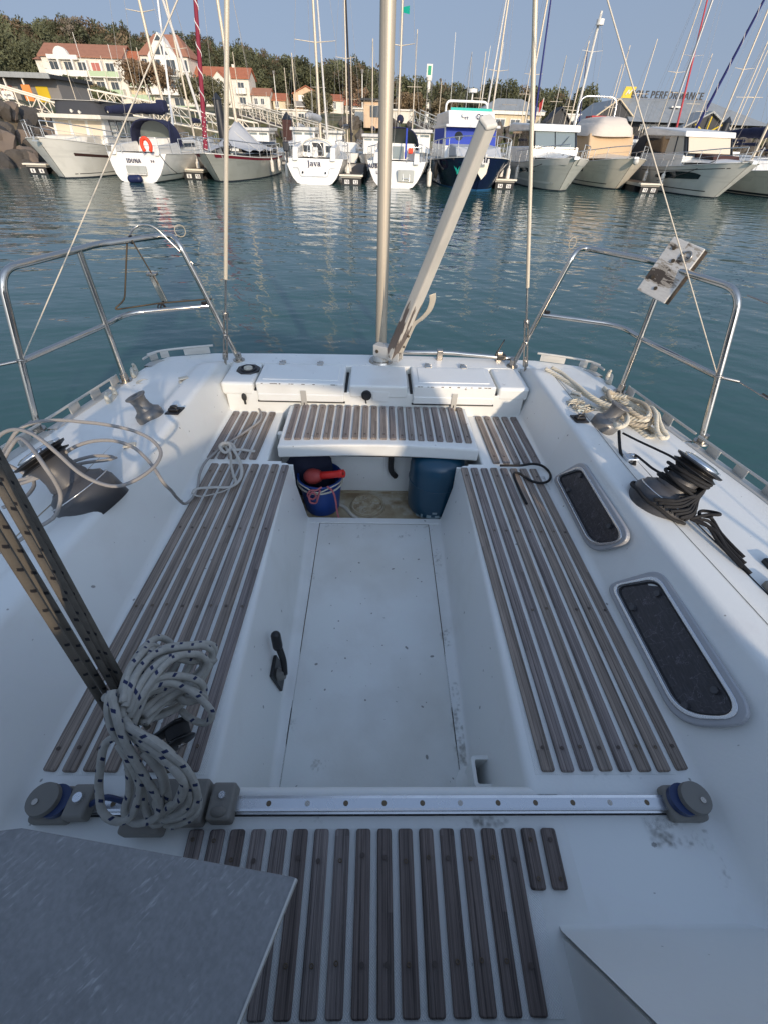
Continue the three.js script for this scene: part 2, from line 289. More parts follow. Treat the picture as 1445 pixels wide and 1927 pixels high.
// ---------------------------------------------------------------- the sailing boat we stand on (local frame: aft = -z)
const boat = thing('sailing_boat', 'white sailing boat whose teak-slatted cockpit fills the foreground', 'sailboat', [.005, 0, 0], rad(1.9));
const HB = .84, HS = .44;
const xToe = z => interp([[-2.72, 1.36], [-2.62, 1.43], [-2.35, 1.49], [-1.8, 1.60], [-1.37, 1.69], [-.5, 1.82], [.6, 1.88], [2.5, 1.78], [4, 1.45], [5.2, .95], [6.2, .32], [6.5, .05]], z);
const xRid = z => interp([[-2.42, .955], [-1.9, .972], [-1.5, .982], [-1.2, 1.0], [-.9, 1.035], [-.4, 1.09], [.2, 1.14]], z);
const hRid = z => interp([[-2.66, 1.045], [-2.48, 1.108], [.2, 1.108]], z);
const xBas = z => .885 + .02 * sst(-.3, -1.8, z);
const xIn = z => interp([[-1.85, .462], [-.34, .425]], z), xSole = z => interp([[-1.85, .395], [-.34, .352]], z);
const zs = (a, b, n) => Array.from({ length: n + 1 }, (_, i) => lerp(a, b, i / n));
const sideDeck = (s, z0, z1, n, x0) => loft(zs(z0, z1, n).map(z => fillet([[x0, HB], [xBas(z), HB, .035], [xRid(z), hRid(z), .028], [xRid(z) + .115, hRid(z) - .010, .02], [xRid(z) + .165, lerp(1.066, 1.045, sst(-2.4, -2.66, z)), .03], [xToe(z) - .03, 1.035, .02], [xToe(z), 1.03]], 4).map(p => [s * p[0], p[1], z])), s < 0);
for (const s of [-1, 1]) { part(boat, 'side_deck', sideDeck(s, .12, -1.83, 32, .5), M.gel); part(boat, 'quarter_deck', sideDeck(s, -1.83, -2.66, 18, .66), M.gel); }
// benches' inner edge and footwell wall
const benchEdge = s => loft(zs(-.316, -1.83, 20).map(z => fillet([[xSole(z) - .05, HS], [xSole(z), HS, .03], [xIn(z), HB, .022], [.5, HB]], 5).map(p => [s * p[0], p[1], z])), s < 0);
part(boat, 'footwell_wall', benchEdge(-1), M.gel); part(boat, 'footwell_wall', benchEdge(1), M.gel);
// aft, under the helm seat, the well is wider
const aftEdge = s => merge([loft(zs(-1.83, -2.37, 8).map(z => fillet([[.572, .40], [.575, HB, .014], [.66, HB]], 4).map(p => [s * p[0], p[1], z])), s < 0), bx(Math.min(s * .5, s * .66), Math.max(s * .5, s * .66), HB - .03, HB - .0005, -1.845, -1.83).toNonIndexed(), bx(Math.min(s * .44, s * .60), Math.max(s * .44, s * .60), .40, HB - .02, -1.845, -1.832)]);
part(boat, 'aft_well_wall', aftEdge(-1), M.gel); part(boat, 'aft_well_wall', aftEdge(1), M.gel);
// cockpit sole with a seamed hatch panel
part(boat, 'cockpit_sole', bx(-.40, .40, HS - .05, HS - .0015, -1.82, -.33), M.gel);
part(boat, 'sole_seam', bx(-.322, .322, HS - .004, HS, -1.788, -.36), M.seam);
part(boat, 'sole_panel', rbox(-.3185, .3185, HS - .02, HS + .003, -1.7845, -.36, .003, 1), M.sole);
part(boat, 'sole_lip', rbox(-.44, .44, HS - .06, HS + .004, -1.835, -1.792, .004, 1), M.gel);
// bridge deck with rounded after edge
part(boat, 'bridge_deck', loft([-.5, -.25, 0, .25, .5].map(x => fillet([[.075, HB], [-.343, HB, .022], [-.368, HS - .02]], 5).map(p => [x, p[1], p[0]])), false), M.gel);
part(boat, 'companionway_sill', rbox(-.43, .43, .35, HB - .002, .075, .12, .008), M.gel);
// raked after bulkhead of the cabin either side of the companionway
for (const s of [-1, 1]) {
  const xs = [.425, .445, .5, .8, 1.1, 1.4]; // top edge of the rake: soft radius at the deck
  const rows = xs.map((x, i) => fillet([[-.10, HB - .004], [-.064, HB - .002, .05], [.055, 1.19, .03], [.10, 1.33, .06], [.45, 1.36]], 5).map(p => [s * x, p[1], p[0]]));
  part(boat, 'cabin_bulkhead', loft(rows, s > 0), M.gel);
  const sh = new THREE.Shape([[-.050, HB], [.058, 1.17], [.108, 1.31], [.45, 1.34], [.45, .3], [.075, .3], [.075, HB]].map(p => new THREE.Vector2(p[0], p[1])));
  const g = new THREE.ExtrudeGeometry(sh, { depth: .02, bevelEnabled: false }).rotateY(-Math.PI / 2); part(boat, 'companionway_cheek', boxUV(g.translate(s > 0 ? .446 : -.426, 0, 0)), M.gel);
}
// cabin top, sliding hatch, hull, foredeck
part(boat, 'cabin_top', loft(zs(.40, 4.2, 10).map(z => { const k = sst(4.3, 3.2, z), w = Math.min(1.42, xToe(z) - .42); return fillet([[-w - .1, 1.02], [-w, 1.05 + .30 * k, .1], [-w * .5, 1.08 + .36 * k, .2], [0, 1.09 + .37 * k, .2], [w * .5, 1.08 + .36 * k, .2], [w, 1.05 + .30 * k, .1], [w + .1, 1.02]], 3).map(p => [p[0], p[1], z]); }), true), M.gel);
part(boat, 'sliding_hatch', rbox(-.40, .40, 1.44, 1.50, .95, 1.75, .02), M.gel);
for (const s of [-1, 1]) part(boat, 'foredeck_side', loft(zs(.10, 6.48, 24).map(z => [[s * (z < .5 ? xRid(z) + .1 : 0), z < .5 ? 1.05 : 1.10, z], [s * xToe(z) * .6, 1.06, z], [s * xToe(z), 1.03 + .04 * Math.max(0, z), z]]), s < 0), M.gel);
const hullSide = s => loft(zs(-2.78, 6.5, 30).map(z => { const b = Math.max(.03, z < -2.66 ? lerp(1.40, 1.08, sst(-2.66, -2.80, z)) : xToe(z)), top = 1.032 + .04 * Math.max(0, z), wl = b * (.86 - .1 * sst(2, 6.5, z)); return [[s * b, top, z], [s * (b + .004), top * .8, z], [s * lerp(b, wl, .45), top * .4, z], [s * wl, 0, z], [s * wl * .7, -.35, z], [0, -.5, z]]; }), s > 0);
part(boat, 'hull', merge([hullSide(-1), hullSide(1)]), M.gel);
part(boat, 'transom', loft([[1.005, -2.80], [.6, -2.76], [0, -2.70], [-.35, -2.62]].map(([y, z]) => zs(-1, 1, 12).map(t => [t * (1.06 - .12 * (1 - y)), y + .03 * (1 - t * t), z - .03 * (1 - t * t)])), true), M.gel);
part(boat, 'aft_deck', plate([[-1.40, -2.66], [1.40, -2.66], [1.36, -2.72], [1.08, -2.80], [.6, -2.825], [0, -2.835], [-.6, -2.825], [-1.08, -2.80], [-1.36, -2.72]], .96, 1.034), M.gel);

// ---- after lockers
const ZF = -2.37;
part(boat, 'locker_front', rbox(-.91, .91, .40, .985, -2.66, ZF, .008), M.gel);
part(boat, 'locker_divider', rbox(-.163, .188, .95, 1.032, -2.665, ZF + .004, .014), M.gel);
part(boat, 'locker_end', rbox(-.93, -.735, .95, 1.034, -2.665, ZF + .003, .02), M.gel);
part(boat, 'locker_end', rbox(.742, .93, .95, 1.034, -2.665, ZF + .003, .02), M.gel);
part(boat, 'hinge_ledge', rbox(-.735, .742, .95, 1.032, -2.70, -2.648, .006), M.gel);
for (const [x0, x1] of [[-.718, -.192], [.220, .722]]) {
  const lid = group(boat, 'locker_lid');
  part(lid, 'lid_shell', rbox(x0, x1, .962, 1.043, -2.640, ZF + .014, .012, 3), M.gel);
  part(lid, 'lid_gap_shade', bx(x0 - .016, x1 + .016, .984, .990, -2.646, ZF + .002), M.caulk); part(lid, 'skirt_gap_shade', bx(x0 - .002, x1 + .002, .916, .9245, ZF - .004, ZF + .010), M.caulk);  // dark strips stand in for the shade in the gaps round the lid
  part(lid, 'lid_panel', rbox(x0 + .035, x1 - .035, 1.036, 1.0475, -2.61, ZF - .03, .004, 2), M.gel);
  part(lid, 'lid_skirt', rbox(x0 + .004, x1 - .004, .925, .975, ZF - .03, ZF + .018, .008, 2), M.gel);
  const chips = []; for (let k = 0; k < 16; k++) { const w = rr(.004, .022); chips.push(box(w, rr(.002, .004), .004, rr(x0 + .03, x1 - .03), 1.0365, ZF + .0125)); } part(lid, 'paint_chips', merge(chips), M.seam).userData.kind = 'stuff';
  for (const k of [.22, .68]) { const hx = lerp(x0, x1, k); const h = group(boat, 'hinge'); part(h, 'leaf', rbox(hx - .018, hx + .018, 1.043, 1.052, -2.645, -2.61, .002, 1), M.steel); part(h, 'leaf', rbox(hx - .014, hx + .014, 1.036, 1.046, -2.69, -2.652, .002, 1), M.steel); part(h, 'pin', rod([hx - .02, 1.049, -2.648], [hx + .02, 1.049, -2.648], .006), M.steelDull); }
}
for (const [x, ring] of [[-.437, 0], [.475, 1]]) {
  const l = group(boat, 'locker_latch'); part(l, 'hasp', rbox(x - .017, x + .017, .888, 1.0, ZF + .019, ZF + .024, .002, 1), M.aluDull); part(l, 'slot', bx(x - .003, x + .003, .90, .925, ZF + .0242, ZF + .0255), M.caulk); part(l, 'keeper', rbox(x - .014, x + .022, .872, .90, ZF + .02, ZF + .05, .004, 1), M.steelDull);
  if (ring) part(l, 'padlock', sweep(smooth([[x - .07, .868, ZF + .045], [x + .01, .866, ZF + .05], [x + .03, .874, ZF + .04], [x + .025, .892, ZF + .03]], .006), .006), M.steelDull);
}
part(boat, 'pump_socket', merge([new THREE.CylinderGeometry(.072, .076, .008, 8).rotateY(.39).translate(-.80, 1.038, -2.55), new THREE.TorusGeometry(.046, .006, 8, 24).rotateX(Math.PI / 2).translate(-.80, 1.044, -2.55)]), M.blackP);
part(boat, 'pump_cap', merge([cyl(.026, .028, .01, 20, -.80, 1.047, -2.55), rbox(-.815, -.785, 1.05, 1.056, -2.556, -2.544, .002, 1)]), M.creamP);
part(boat, 'rubber_toggle', merge([new THREE.SphereGeometry(.02, 14, 10).scale(.8, 1.25, .6).translate(-.80, .945, ZF + .012), rbox(-.808, -.795, .895, .93, ZF + .004, ZF + .012, .003, 1)]), M.blackR);
part(boat, 'socket_cover', merge([cyl(.029, .032, .016, 20).rotateX(Math.PI / 2).translate(-.058, .972, ZF + .01), cyl(.02, .02, .012, 16).rotateX(Math.PI / 2).translate(-.058, .972, ZF + .022), rod([-.064, .945, ZF + .01], [-.06, .918, ZF + .006], .004)]), M.blackR);
part(boat, 'blanking_plate', rbox(-.022, .075, .930, .995, ZF + .0015, ZF + .006, .002, 1), M.gel);
// ---- transom rail tube and lashing
{ const g = group(boat, 'transom_rail'); part(g, 'tube', sweep(roundPoly([[.17, 1.075, -2.79], [.5, 1.08, -2.785], [.93, 1.06, -2.755]], .05), .014, { n: 10 }), M.steel); for (const x of [.42, .82]) part(g, 'bracket', rbox(x - .02, x + .02, 1.03, 1.10, -2.805, -2.765, .006, 1), M.steelDull); part(g, 'clamp', rbox(.80, .86, 1.05, 1.085, -2.79, -2.745, .006, 1), M.blackP); part(g, 'clamp_lever', rod([.79, 1.08, -2.76], [.84, 1.17, -2.80], .007, 8, .004), M.blackP); }
// ---- helm seat: bowed front
{
  const out = []; for (let k = 0; k <= 12; k++) { const t = k / 12; out.push([lerp(-.525, .558, t), -1.900 - .030 * Math.sin(Math.PI * t)]); } out.push([.555, -2.362], [-.528, -2.362]);
  part(boat, 'helm_seat', plate(out, .822, .898, .010), M.gel);
  part(boat, 'seat_gasket', plate([[-.50, -1.95], [.535, -1.95], [.535, -2.36], [-.50, -2.36]], .806, .821), M.caulk);
}
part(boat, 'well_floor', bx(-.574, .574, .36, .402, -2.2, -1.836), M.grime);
part(boat, 'well_bulkhead', rbox(-.574, .574, .40, .835, -2.16, -2.125, .006, 1), M.gel);
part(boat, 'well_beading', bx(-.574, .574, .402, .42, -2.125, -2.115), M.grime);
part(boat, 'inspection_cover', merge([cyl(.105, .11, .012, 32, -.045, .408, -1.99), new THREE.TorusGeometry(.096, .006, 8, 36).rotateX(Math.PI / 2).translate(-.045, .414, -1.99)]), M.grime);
part(boat, 'hose', sweep(smooth([[.10, .80, -2.10], [.095, .70, -2.09], [.10, .60, -2.095], [.13, .55, -2.11]], .02), .018), M.blackR);
part(boat, 'hose', sweep(smooth([[-.25, .41, -2.0], [-.19, .41, -1.97], [-.14, .41, -1.90], [-.10, .41, -1.86]], .02), .012), M.creamP);

// ---- teak slats, each with its screws
const slatGeo = {};
function slatGeometry(w, len, v) { const k = w.toFixed(3) + len.toFixed(2) + v; if (!slatGeo[k]) { const g = new THREE.ExtrudeGeometry(rrShape(w, len, .007), { depth: .008, bevelEnabled: true, bevelSize: .003, bevelOffset: -.003, bevelThickness: .003, bevelSegments: 1, curveSegments: 3 }); g.rotateX(-Math.PI / 2); const q = boxUV(g, 1, v * .037, v * .313); const p = q.attributes.position, u = q.attributes.uv; for (let i = 0; i < p.count; i++) { u.setXY(i, p.getX(i) + v * .037 + (p.getY(i)) * .5, p.getZ(i) + v * .313); } slatGeo[k] = q; } return slatGeo[k]; }
const screwGeo = cyl(.0052, .0052, .0015, 12), slotGeo = new THREE.TorusGeometry(.0036, .0011, 6, 14).rotateX(Math.PI / 2).translate(0, .0012, 0);
let slatCount = 0;
function slat(x, z0, z1, w, turn, zsScrew, y = HB, mats = [M.teak, M.teakB, M.teakC]) {
  const len = Math.abs(z0 - z1), s = part(boat, 'slat', slatGeometry(w, len, slatCount++ % 5), pick(mats));
  s.position.set(x, y + .0005, (z0 + z1) / 2); s.rotation.y = turn || 0;
  for (const zc of zsScrew) { if (rnd() < .12) continue; const open = rnd() < .55; const q = part(s, 'screw', open ? slotGeo : screwGeo, open ? M.screw : M.plug); q.position.set(rr(-.003, .003), .0140, zc + rr(-.006, .006)); }
  return s;
}
for (const s of [-1, 1]) {
  for (let k = 0; k < 8; k++) { const xn = lerp(.470, .838, k / 7), xf = lerp(.492, .876, k / 7), cx = (xn + xf) / 2, a = Math.atan((xf - xn) / 1.44); slat(s * cx, -.372 - rr(0, .004), -1.800 - rr(0, .006), .037, s * a, [-.64, -.23, .18, .655].map(v => v)); }
  for (let k = 0; k < 5; k++) slat(s * lerp(.648, .872, k / 4), -1.852, -2.355, .038, s * .030, [-.20, .20]);
}
for (let k = 0; k < 20; k++) { const t = (k + .5) / 20; slat(lerp(-.505, .538, t), -1.960 - .022 * Math.sin(Math.PI * t), -2.352, .036, 0, [-.15, .15], .898); }
for (let k = 0; k < 18; k++) { const x = lerp(-.432, .447, k / 17), short = k > 15 || k < 2; slat(x, short ? -.128 : .062, -.246, .0355, (k - 8.5) * -.0035, short ? [.035, -.035] : [.08, -.095], HB + .002, [M.teakDark, M.teakDark, M.teakB]); }
part(boat, 'grip_strip', bx(-.455, .395, HB, HB + .0018, -.248, .064), M.grip);
for (const s of [-1, 1]) part(boat, 'grip_strip', merge([plate([[s * .455, -.368], [s * .862, -.368], [s * .90, -1.808], [s * .478, -1.808]], HB - .004, HB + .0012)]), M.grip);

// ---- mainsheet track across the bridge deck
{
  const t = group(boat, 'mainsheet_track');
  const sh = new THREE.Shape([[-.018, 0], [.018, 0], [.018, .004], [.009, .006], [.009, .014], [.0155, .018], [.0155, .024], [.011, .0225], [-.011, .0225], [-.0155, .024], [-.0155, .018], [-.009, .014], [-.009, .006], [-.018, .004]].map(p => new THREE.Vector2(...p)));
  part(t, 'rail', boxUV(new THREE.ExtrudeGeometry(sh, { depth: 1.60, bevelEnabled: true, bevelSize: .0012, bevelThickness: .0012, bevelSegments: 1 }).rotateY(Math.PI / 2).translate(-.80, HB + .004, -.296)), M.alu);
  part(t, 'rail_seat', bx(-.80, .80, HB, HB + .005, -.317, -.274), M.caulk);
  for (let k = 0; k < 16; k++) { const h = part(t, 'bolt_hole', merge([cyl(.0054, .0054, .002, 14), new THREE.TorusGeometry(.0056, .0012, 6, 16).rotateX(Math.PI / 2)]), k % 4 === 2 ? M.steelDull : M.screw); h.position.set(-.755 + k * .0985, HB + .0272, -.296); }
  for (const [x, s] of [[-.80, -1], [.82, 1]]) {
    const e = group(boat, 'track_end_block');
    part(e, 'body', rbox(x - .048, x + .048, HB + .001, HB + .040, -.335, -.255, .012, 3), M.greyBlock);
    part(e, 'cheek', merge([cyl(.036, .038, .014, 24, x + s * .012, HB + .066, -.297)]), M.greyBlock);
    part(e, 'sheave', cyl(.036, .036, .018, 24, x - s * .012, HB + .050, -.297), M.blueP);
    part(e, 'pin', cyl(.007, .007, .012, 12, x + s * .024, HB + .070, -.290), M.steelDull);
  }
  const b1 = group(boat, 'track_stop'); part(b1, 'body', rbox(-.755, -.70, HB + .02, HB + .064, -.332, -.258, .008, 2), M.greyBlock); part(b1, 'plunger', cyl(.011, .013, .012, 14, -.728, HB + .068, -.30), M.alu);
  const b2 = group(boat, 'track_stop'); part(b2, 'body', rbox(-.405, -.345, HB + .012, HB + .066, -.335, -.253, .008, 2), M.greyBlock); part(b2, 'plunger', cyl(.008, .01, .008, 14, -.375, HB + .068, -.305), M.alu); part(b2, 'knob', new THREE.SphereGeometry(.02, 14, 8).scale(1, .45, .6).translate(-.375, HB + .066, -.27), M.greyBlock);
  const c = group(boat, 'track_car'); part(c, 'body', rbox(-.61, -.415, HB + .008, HB + .062, -.345, -.248, .010, 2), M.greyBlock); part(c, 'plate', rbox(-.60, -.50, HB + .03, HB + .075, -.26, -.225, .008, 2), M.greyBlock); part(c, 'control_line', sweep(smooth([[-.70, HB + .05, -.29], [-.66, HB + .07, -.30], [-.62, HB + .055, -.295]], .01), .007), M.blueP);
}
// ---- engine control lever on the port footwell wall
{
  const e = group(boat, 'engine_control'); e.position.set(-.3825, .56, -.80); e.rotation.z = .16; // flat on the leaning wall
  part(e, 'plate', rbox(-.004, .010, -.085, .045, -.055, .035, .004, 2), M.blackP); part(e, 'hub', cyl(.020, .026, .028, 18).rotateZ(-Math.PI / 2).translate(.022, -.01, 0), M.greyBlock);
  part(e, 'lever', sweep(smooth([[.036, -.01, 0], [.042, .045, -.025], [.034, .10, -.055]], .01), t => lerp(.011, .014, t), { n: 10 }), M.blackP); part(e, 'grip', new THREE.CapsuleGeometry(.019, .045, 6, 14).rotateX(-.5).translate(.032, .125, -.066), M.blackP); part(e, 'stud', cyl(.006, .006, .01, 10).rotateZ(-Math.PI / 2).translate(.04, -.01, 0), M.chrome);
}
// ---- square socket moulded in the sole
{
  const e = group(boat, 'table_socket'), o = rrShape(.078, .092, .016), h = rrShape(.060, .074, .010); o.holes.push(h);
  part(e, 'tube', new THREE.ExtrudeGeometry(o, { depth: .17, bevelEnabled: true, bevelSize: .002, bevelThickness: .002, bevelSegments: 2, curveSegments: 6 }).rotateX(-Math.PI / 2).translate(.37, HS, -.442), M.gel);
  part(e, 'inner', bx(.342, .398, HS + .002, HS + .02, -.478, -.406), M.caulk);
  part(e, 'flare', loft([0, .3, .6, 1].map(t => { const w = lerp(.062, .036, Math.sqrt(t)); return zs(-1.57, 4.71, 16).map(a => [.37 - .012 * (1 - t) + Math.cos(a) * w, HS + t * .10, -.442 + Math.sin(a) * (w + .008)]); }), true), M.gel);
}
// ---- opening ports in the starboard coaming
function port(zc, yc, len, hgt, skew) {
  const g = group(boat, 'port_light'); const k0 = (yc - HB) / .268; g.position.set(lerp(xBas(zc), xRid(zc), k0) - .004, yc, zc); g.rotation.set(0, -Math.PI / 2, 0); // local x -> along boat, local z -> inboard
  const mk = (w, h, r) => { const s = new THREE.Shape(), x = w / 2, y = h / 2, k = skew; const P = [[-x - k * .5, -y], [x - k * .5, -y], [x + k * .5, y], [-x + k * .5, y]]; const rp = roundPoly([[(P[0][0] + P[3][0]) / 2, (P[0][1] + P[3][1]) / 2, 0], ...P.map(p => [...p, 0]).map((p) => p), [(P[0][0] + P[3][0]) / 2, (P[0][1] + P[3][1]) / 2, 0]], r, 8); rp.forEach((p, i) => i ? s.lineTo(p.x, p.y) : s.moveTo(p.x, p.y)); return s; };
  const ring = (w, h, t, d, b, r) => { const s = mk(w, h, r); s.holes.push(mk(w - t * 2, h - t * 2, r - t * .6)); return new THREE.ExtrudeGeometry(s, { depth: d, bevelEnabled: true, bevelSize: b, bevelOffset: -b, bevelThickness: b, bevelSegments: 3, curveSegments: 4 }); };
  part(g, 'flange', ring(len, hgt, .030, .010, .005, .085), M.portFrame);
  part(g, 'sill', ring(len - .034, hgt - .034, .012, .017, .003, .075), M.alu);
  part(g, 'gasket', ring(len - .056, hgt - .056, .008, .009, .001, .062), M.caulk);
  const pane = boxUV(new THREE.ExtrudeGeometry(mk(len - .052, hgt - .052, .06), { depth: .006, bevelEnabled: false })); part(g, 'pane', pane, M.portPane);
  for (const [u, v] of [[.34, .36], [.36, -.40], [-.30, -.40], [-.30, .38]]) part(g, 'knob', cyl(.010, .011, .012, 14).rotateX(Math.PI / 2).translate(u * len, v * (hgt - .075), .011), M.greyP);
  g.rotateX(-Math.atan((xRid(zc) - xBas(zc)) / .268));
}
port(-1.375, .966, .52, .190, .10); port(-.712, .958, .525, .200, .06);

// ---- dirt that has gathered in places: thin films with ragged outlines
let filmSeed = 0;
function film(name, x0, x1, z0, z1, y, c, dens, parent = boat) {
  const sd = filmSeed++ * 37, lx = x1 - x0, lz = z1 - z0, px = 300, nw = clamp(Math.round(lx * px), 24, 420), nh = clamp(Math.round(lz * px), 12, 420);
  const al = tex(nw, nh, (x, y2) => { const X = x / nw * lx, Y = y2 / nh * lz, e = clamp(Math.min(X, lx - X) / .03, 0, 1) * clamp(Math.min(Y, lz - Y) / .012, 0, 1); const at = (T, k) => T[((Math.round(Y * k) + sd) & 511) * 512 + ((Math.round(X * k) + sd * 3) & 511)]; const q = clamp((at(N512b, 700) * .6 + at(N512f, 900) * .35 + at(N512a, 350) * .5 - .80 + dens) * 3.2, 0, .85) * e; return [q, q, q]; }, false); al.wrapS = al.wrapT = THREE.ClampToEdgeWrapping; al.generateMipmaps = false; al.minFilter = THREE.LinearFilter;
  const g = new THREE.PlaneGeometry(x1 - x0, z1 - z0).rotateX(-Math.PI / 2).translate((x0 + x1) / 2, y, (z0 + z1) / 2); part(parent, name, g, std(c, .9, { alphaMap: al, transparent: true }));
}
const DIRT = [.17, .155, .12];
film('dirt_film', -.35, .86, -.276, -.244, HB + .0025, DIRT, .02); film('dirt_film', .70, .93, -.275, -.20, HB + .0025, DIRT, .06); film('dirt_film', .46, .90, -.372, -.352, HB + .0022, DIRT, -.02); film('dirt_film', .80, .92, -.24, -.12, HB + .0025, DIRT, -.08);
film('dirt_film', .30, .372, -1.78, -.50, HS + .0048, [.20, .17, .11], .0); film('dirt_film', -.30, .30, -1.79, -1.66, HS + .0048, [.26, .22, .15], -.05); film('dirt_film', -.34, -.29, -1.7, -.42, HS + .0048, [.22, .19, .13], -.08); film('dirt_film', -.28, -.02, -.62, -.42, HS + .0048, [.30, .27, .20], -.10);
film('dirt_film', .86, .905, -1.75, -.40, HB + .0026, DIRT, -.05); film('dirt_film', .64, .92, -2.37, -2.28, HB + .0022, DIRT, -.06); film('worn_patch', -.02, .10, -2.66, -2.50, 1.0335, [.16, .14, .10], -.04); film('worn_patch', .76, .80, -2.56, -2.40, 1.0355, [.22, .14, .10], .14);
// ---------------------------------------------------------------- deck fittings of the boat
function winch(pos, dir, k, kind) { // origin at the base; axis tilts with dir
  const g = group(boat, 'winch'); g.position.set(...pos); g.quaternion.setFromUnitVectors(V3(0, 1, 0), V3(...dir).normalize()); g.scale.setScalar(k);
  if (kind === 'big') {
    part(g, 'pedestal', lathe([[0, -.05], [.098, -.05], [.100, .020], [.094, .034], [.088, .037], [.086, .05], [.070, .060], [.064, .066]], 36), M.greyP);
    part(g, 'trim_ring', new THREE.TorusGeometry(.0935, .0022, 6, 40).rotateX(Math.PI / 2).translate(0, .0355, 0), M.alu);
    part(g, 'drum', lathe([[.058, .06], [.060, .075], [.052, .10], [.050, .125], [.056, .142], [.062, .150]], 36), M.greyP);
    part(g, 'tailing_jaw', lathe([[.052, .150], [.074, .150], [.076, .154], [.060, .160], [.060, .164], [.078, .170], [.080, .176], [.060, .178], [.0, .178]], 36), M.blackP);
    part(g, 'crown', lathe([[.058, .178], [.060, .184], [.046, .190], [.024, .191], [.022, .186], [.0, .186]], 30), M.chrome);
    part(g, 'feeder_arm', rbox(.03, .09, .176, .184, -.012, .012, .003, 1), M.chrome);
  } else {
    part(g, 'pedestal', lathe([[0, -.04], [.066, -.04], [.068, .012], [.064, .03], [.046, .042]], 30), M.bronzeGrey);
    part(g, 'drum', lathe([[.046, .040], [.038, .060], [.036, .085], [.040, .104], [.050, .112], [.050, .118], [.036, .120], [.018, .119], [.016, .112], [0, .112]], 30), M.bronzeGrey);
  }
  return g;
}
winch([-1.095, 1.085, -1.235], [-.62, 1, -.14], 1.22, 'big');
winch([1.128, 1.085, -1.255], [.52, 1, -.12], 1.14, 'big');
winch([-1.112, 1.085, -1.86], [-.38, 1, -.02], .98, 'small');
winch([1.160, 1.085, -1.865], [.40, 1, -.02], .98, 'small');

// line guides and small deck gear
for (const [x, s] of [[-.995, -1], [1.03, 1]]) {
  const g = group(boat, 'fairlead'); g.position.set(x, 1.106, -1.88); g.rotation.set(0, s * .15, -s * .08);
  part(g, 'base', rbox(-.036, .036, -.002, .006, -.036, .036, .003, 2), M.blackP); part(g, 'arch', merge([new THREE.TorusGeometry(.017, .008, 8, 16, Math.PI).translate(0, .008, 0), rbox(-.028, .028, .003, .02, -.016, .016, .008, 2)]), M.blackP); part(g, 'insert', rbox(-.010, .012, .018, .030, -.019, -.010, .002, 1), M.alu);
}
function chock(x, y, z, turn, k = 1, m = M.creamP) { const g = group(boat, 'rope_chock'); g.position.set(x, y, z); g.rotation.y = turn; g.scale.setScalar(k); part(g, 'foot', rbox(-.05, .05, 0, .012, -.016, .016, .005, 2), m); part(g, 'horn', sweep(smooth([[-.045, .008, 0], [-.052, .03, 0], [-.045, .048, 0], [-.026, .054, 0]], .006), t => lerp(.015, .007, t), { n: 10 }), m); part(g, 'horn', sweep(smooth([[.045, .008, 0], [.052, .03, 0], [.045, .048, 0], [.026, .054, 0]], .006), t => lerp(.015, .007, t), { n: 10 }), m); }
chock(-1.44, 1.035, -2.12, .12 + Math.PI / 2, 1.0); chock(-1.455, 1.035, -2.44, .3 + Math.PI / 2, .95); chock(1.46, 1.035, -2.50, -.3 + Math.PI / 2, 1.0);
function padBlock(x, y, z, turn) { const g = group(boat, 'turning_block'); g.position.set(x, y, z); g.rotation.y = turn; part(g, 'cheek', rbox(-.03, .03, 0, .016, -.018, .018, .006, 2), M.creamP); part(g, 'sheave', cyl(.014, .014, .012, 16, 0, .02, 0), M.steelDull); part(g, 'cap', rbox(-.026, .026, .026, .034, -.016, .016, .004, 2), M.creamP); }
padBlock(-1.09, 1.07, -2.27, .6); padBlock(1.12, 1.075, -2.18, -.6); padBlock(-1.085, 1.075, -1.575, .3);
{ const g = group(boat, 'foot_block'); part(g, 'cheek', rbox(1.145, 1.205, 1.062, 1.088, -1.61, -1.56, .008, 2), M.alu); part(g, 'pin', cyl(.009, .009, .008, 12, 1.175, 1.092, -1.585), M.chrome); }
part(boat, 'deck_filler', merge([cyl(.038, .040, .005, 28, -1.36, 1.041, -2.33), new THREE.TorusGeometry(.03, .003, 6, 28).rotateX(Math.PI / 2).translate(-1.36, 1.0435, -2.33)]), M.creamP);
for (const s of [-1, 1]) { // sheet-lead track and its two control lines along the side deck
  const t = group(boat, 'genoa_track'); part(t, 'rail', rbox(-.013, .013, 0, .010, -.55, .55, .002, 1).translate(0, 0, 0), M.aluDull); t.position.set(s * 1.33, 1.047, -.98); t.rotation.y = s * .12;
  part(boat, 'deck_line', sweep(smooth([[s * 1.20, 1.058, -1.72], [s * 1.235, 1.060, -1.3], [s * 1.30, 1.060, -.8], [s * 1.37, 1.055, -.2]], .1), .0035, { n: 6 }), s < 0 ? M.ropeTan : M.ropeBlack);
  if (s > 0) part(boat, 'deck_groove', sweep(zs(-2.4, .1, 20).map(z => [s * (xRid(z) + .117), hRid(z) - .0108, z]), .0012, { n: 5 }), M.greyBlock);
}
part(boat, 'deck_bracket', merge([rbox(1.38, 1.44, 1.045, 1.075, -.98, -.93, .006, 1)]), M.blackP); part(boat, 'track_slider', merge([rbox(1.30, 1.36, 1.05, 1.085, -.87, -.80, .008, 2)]), M.greyBlock);

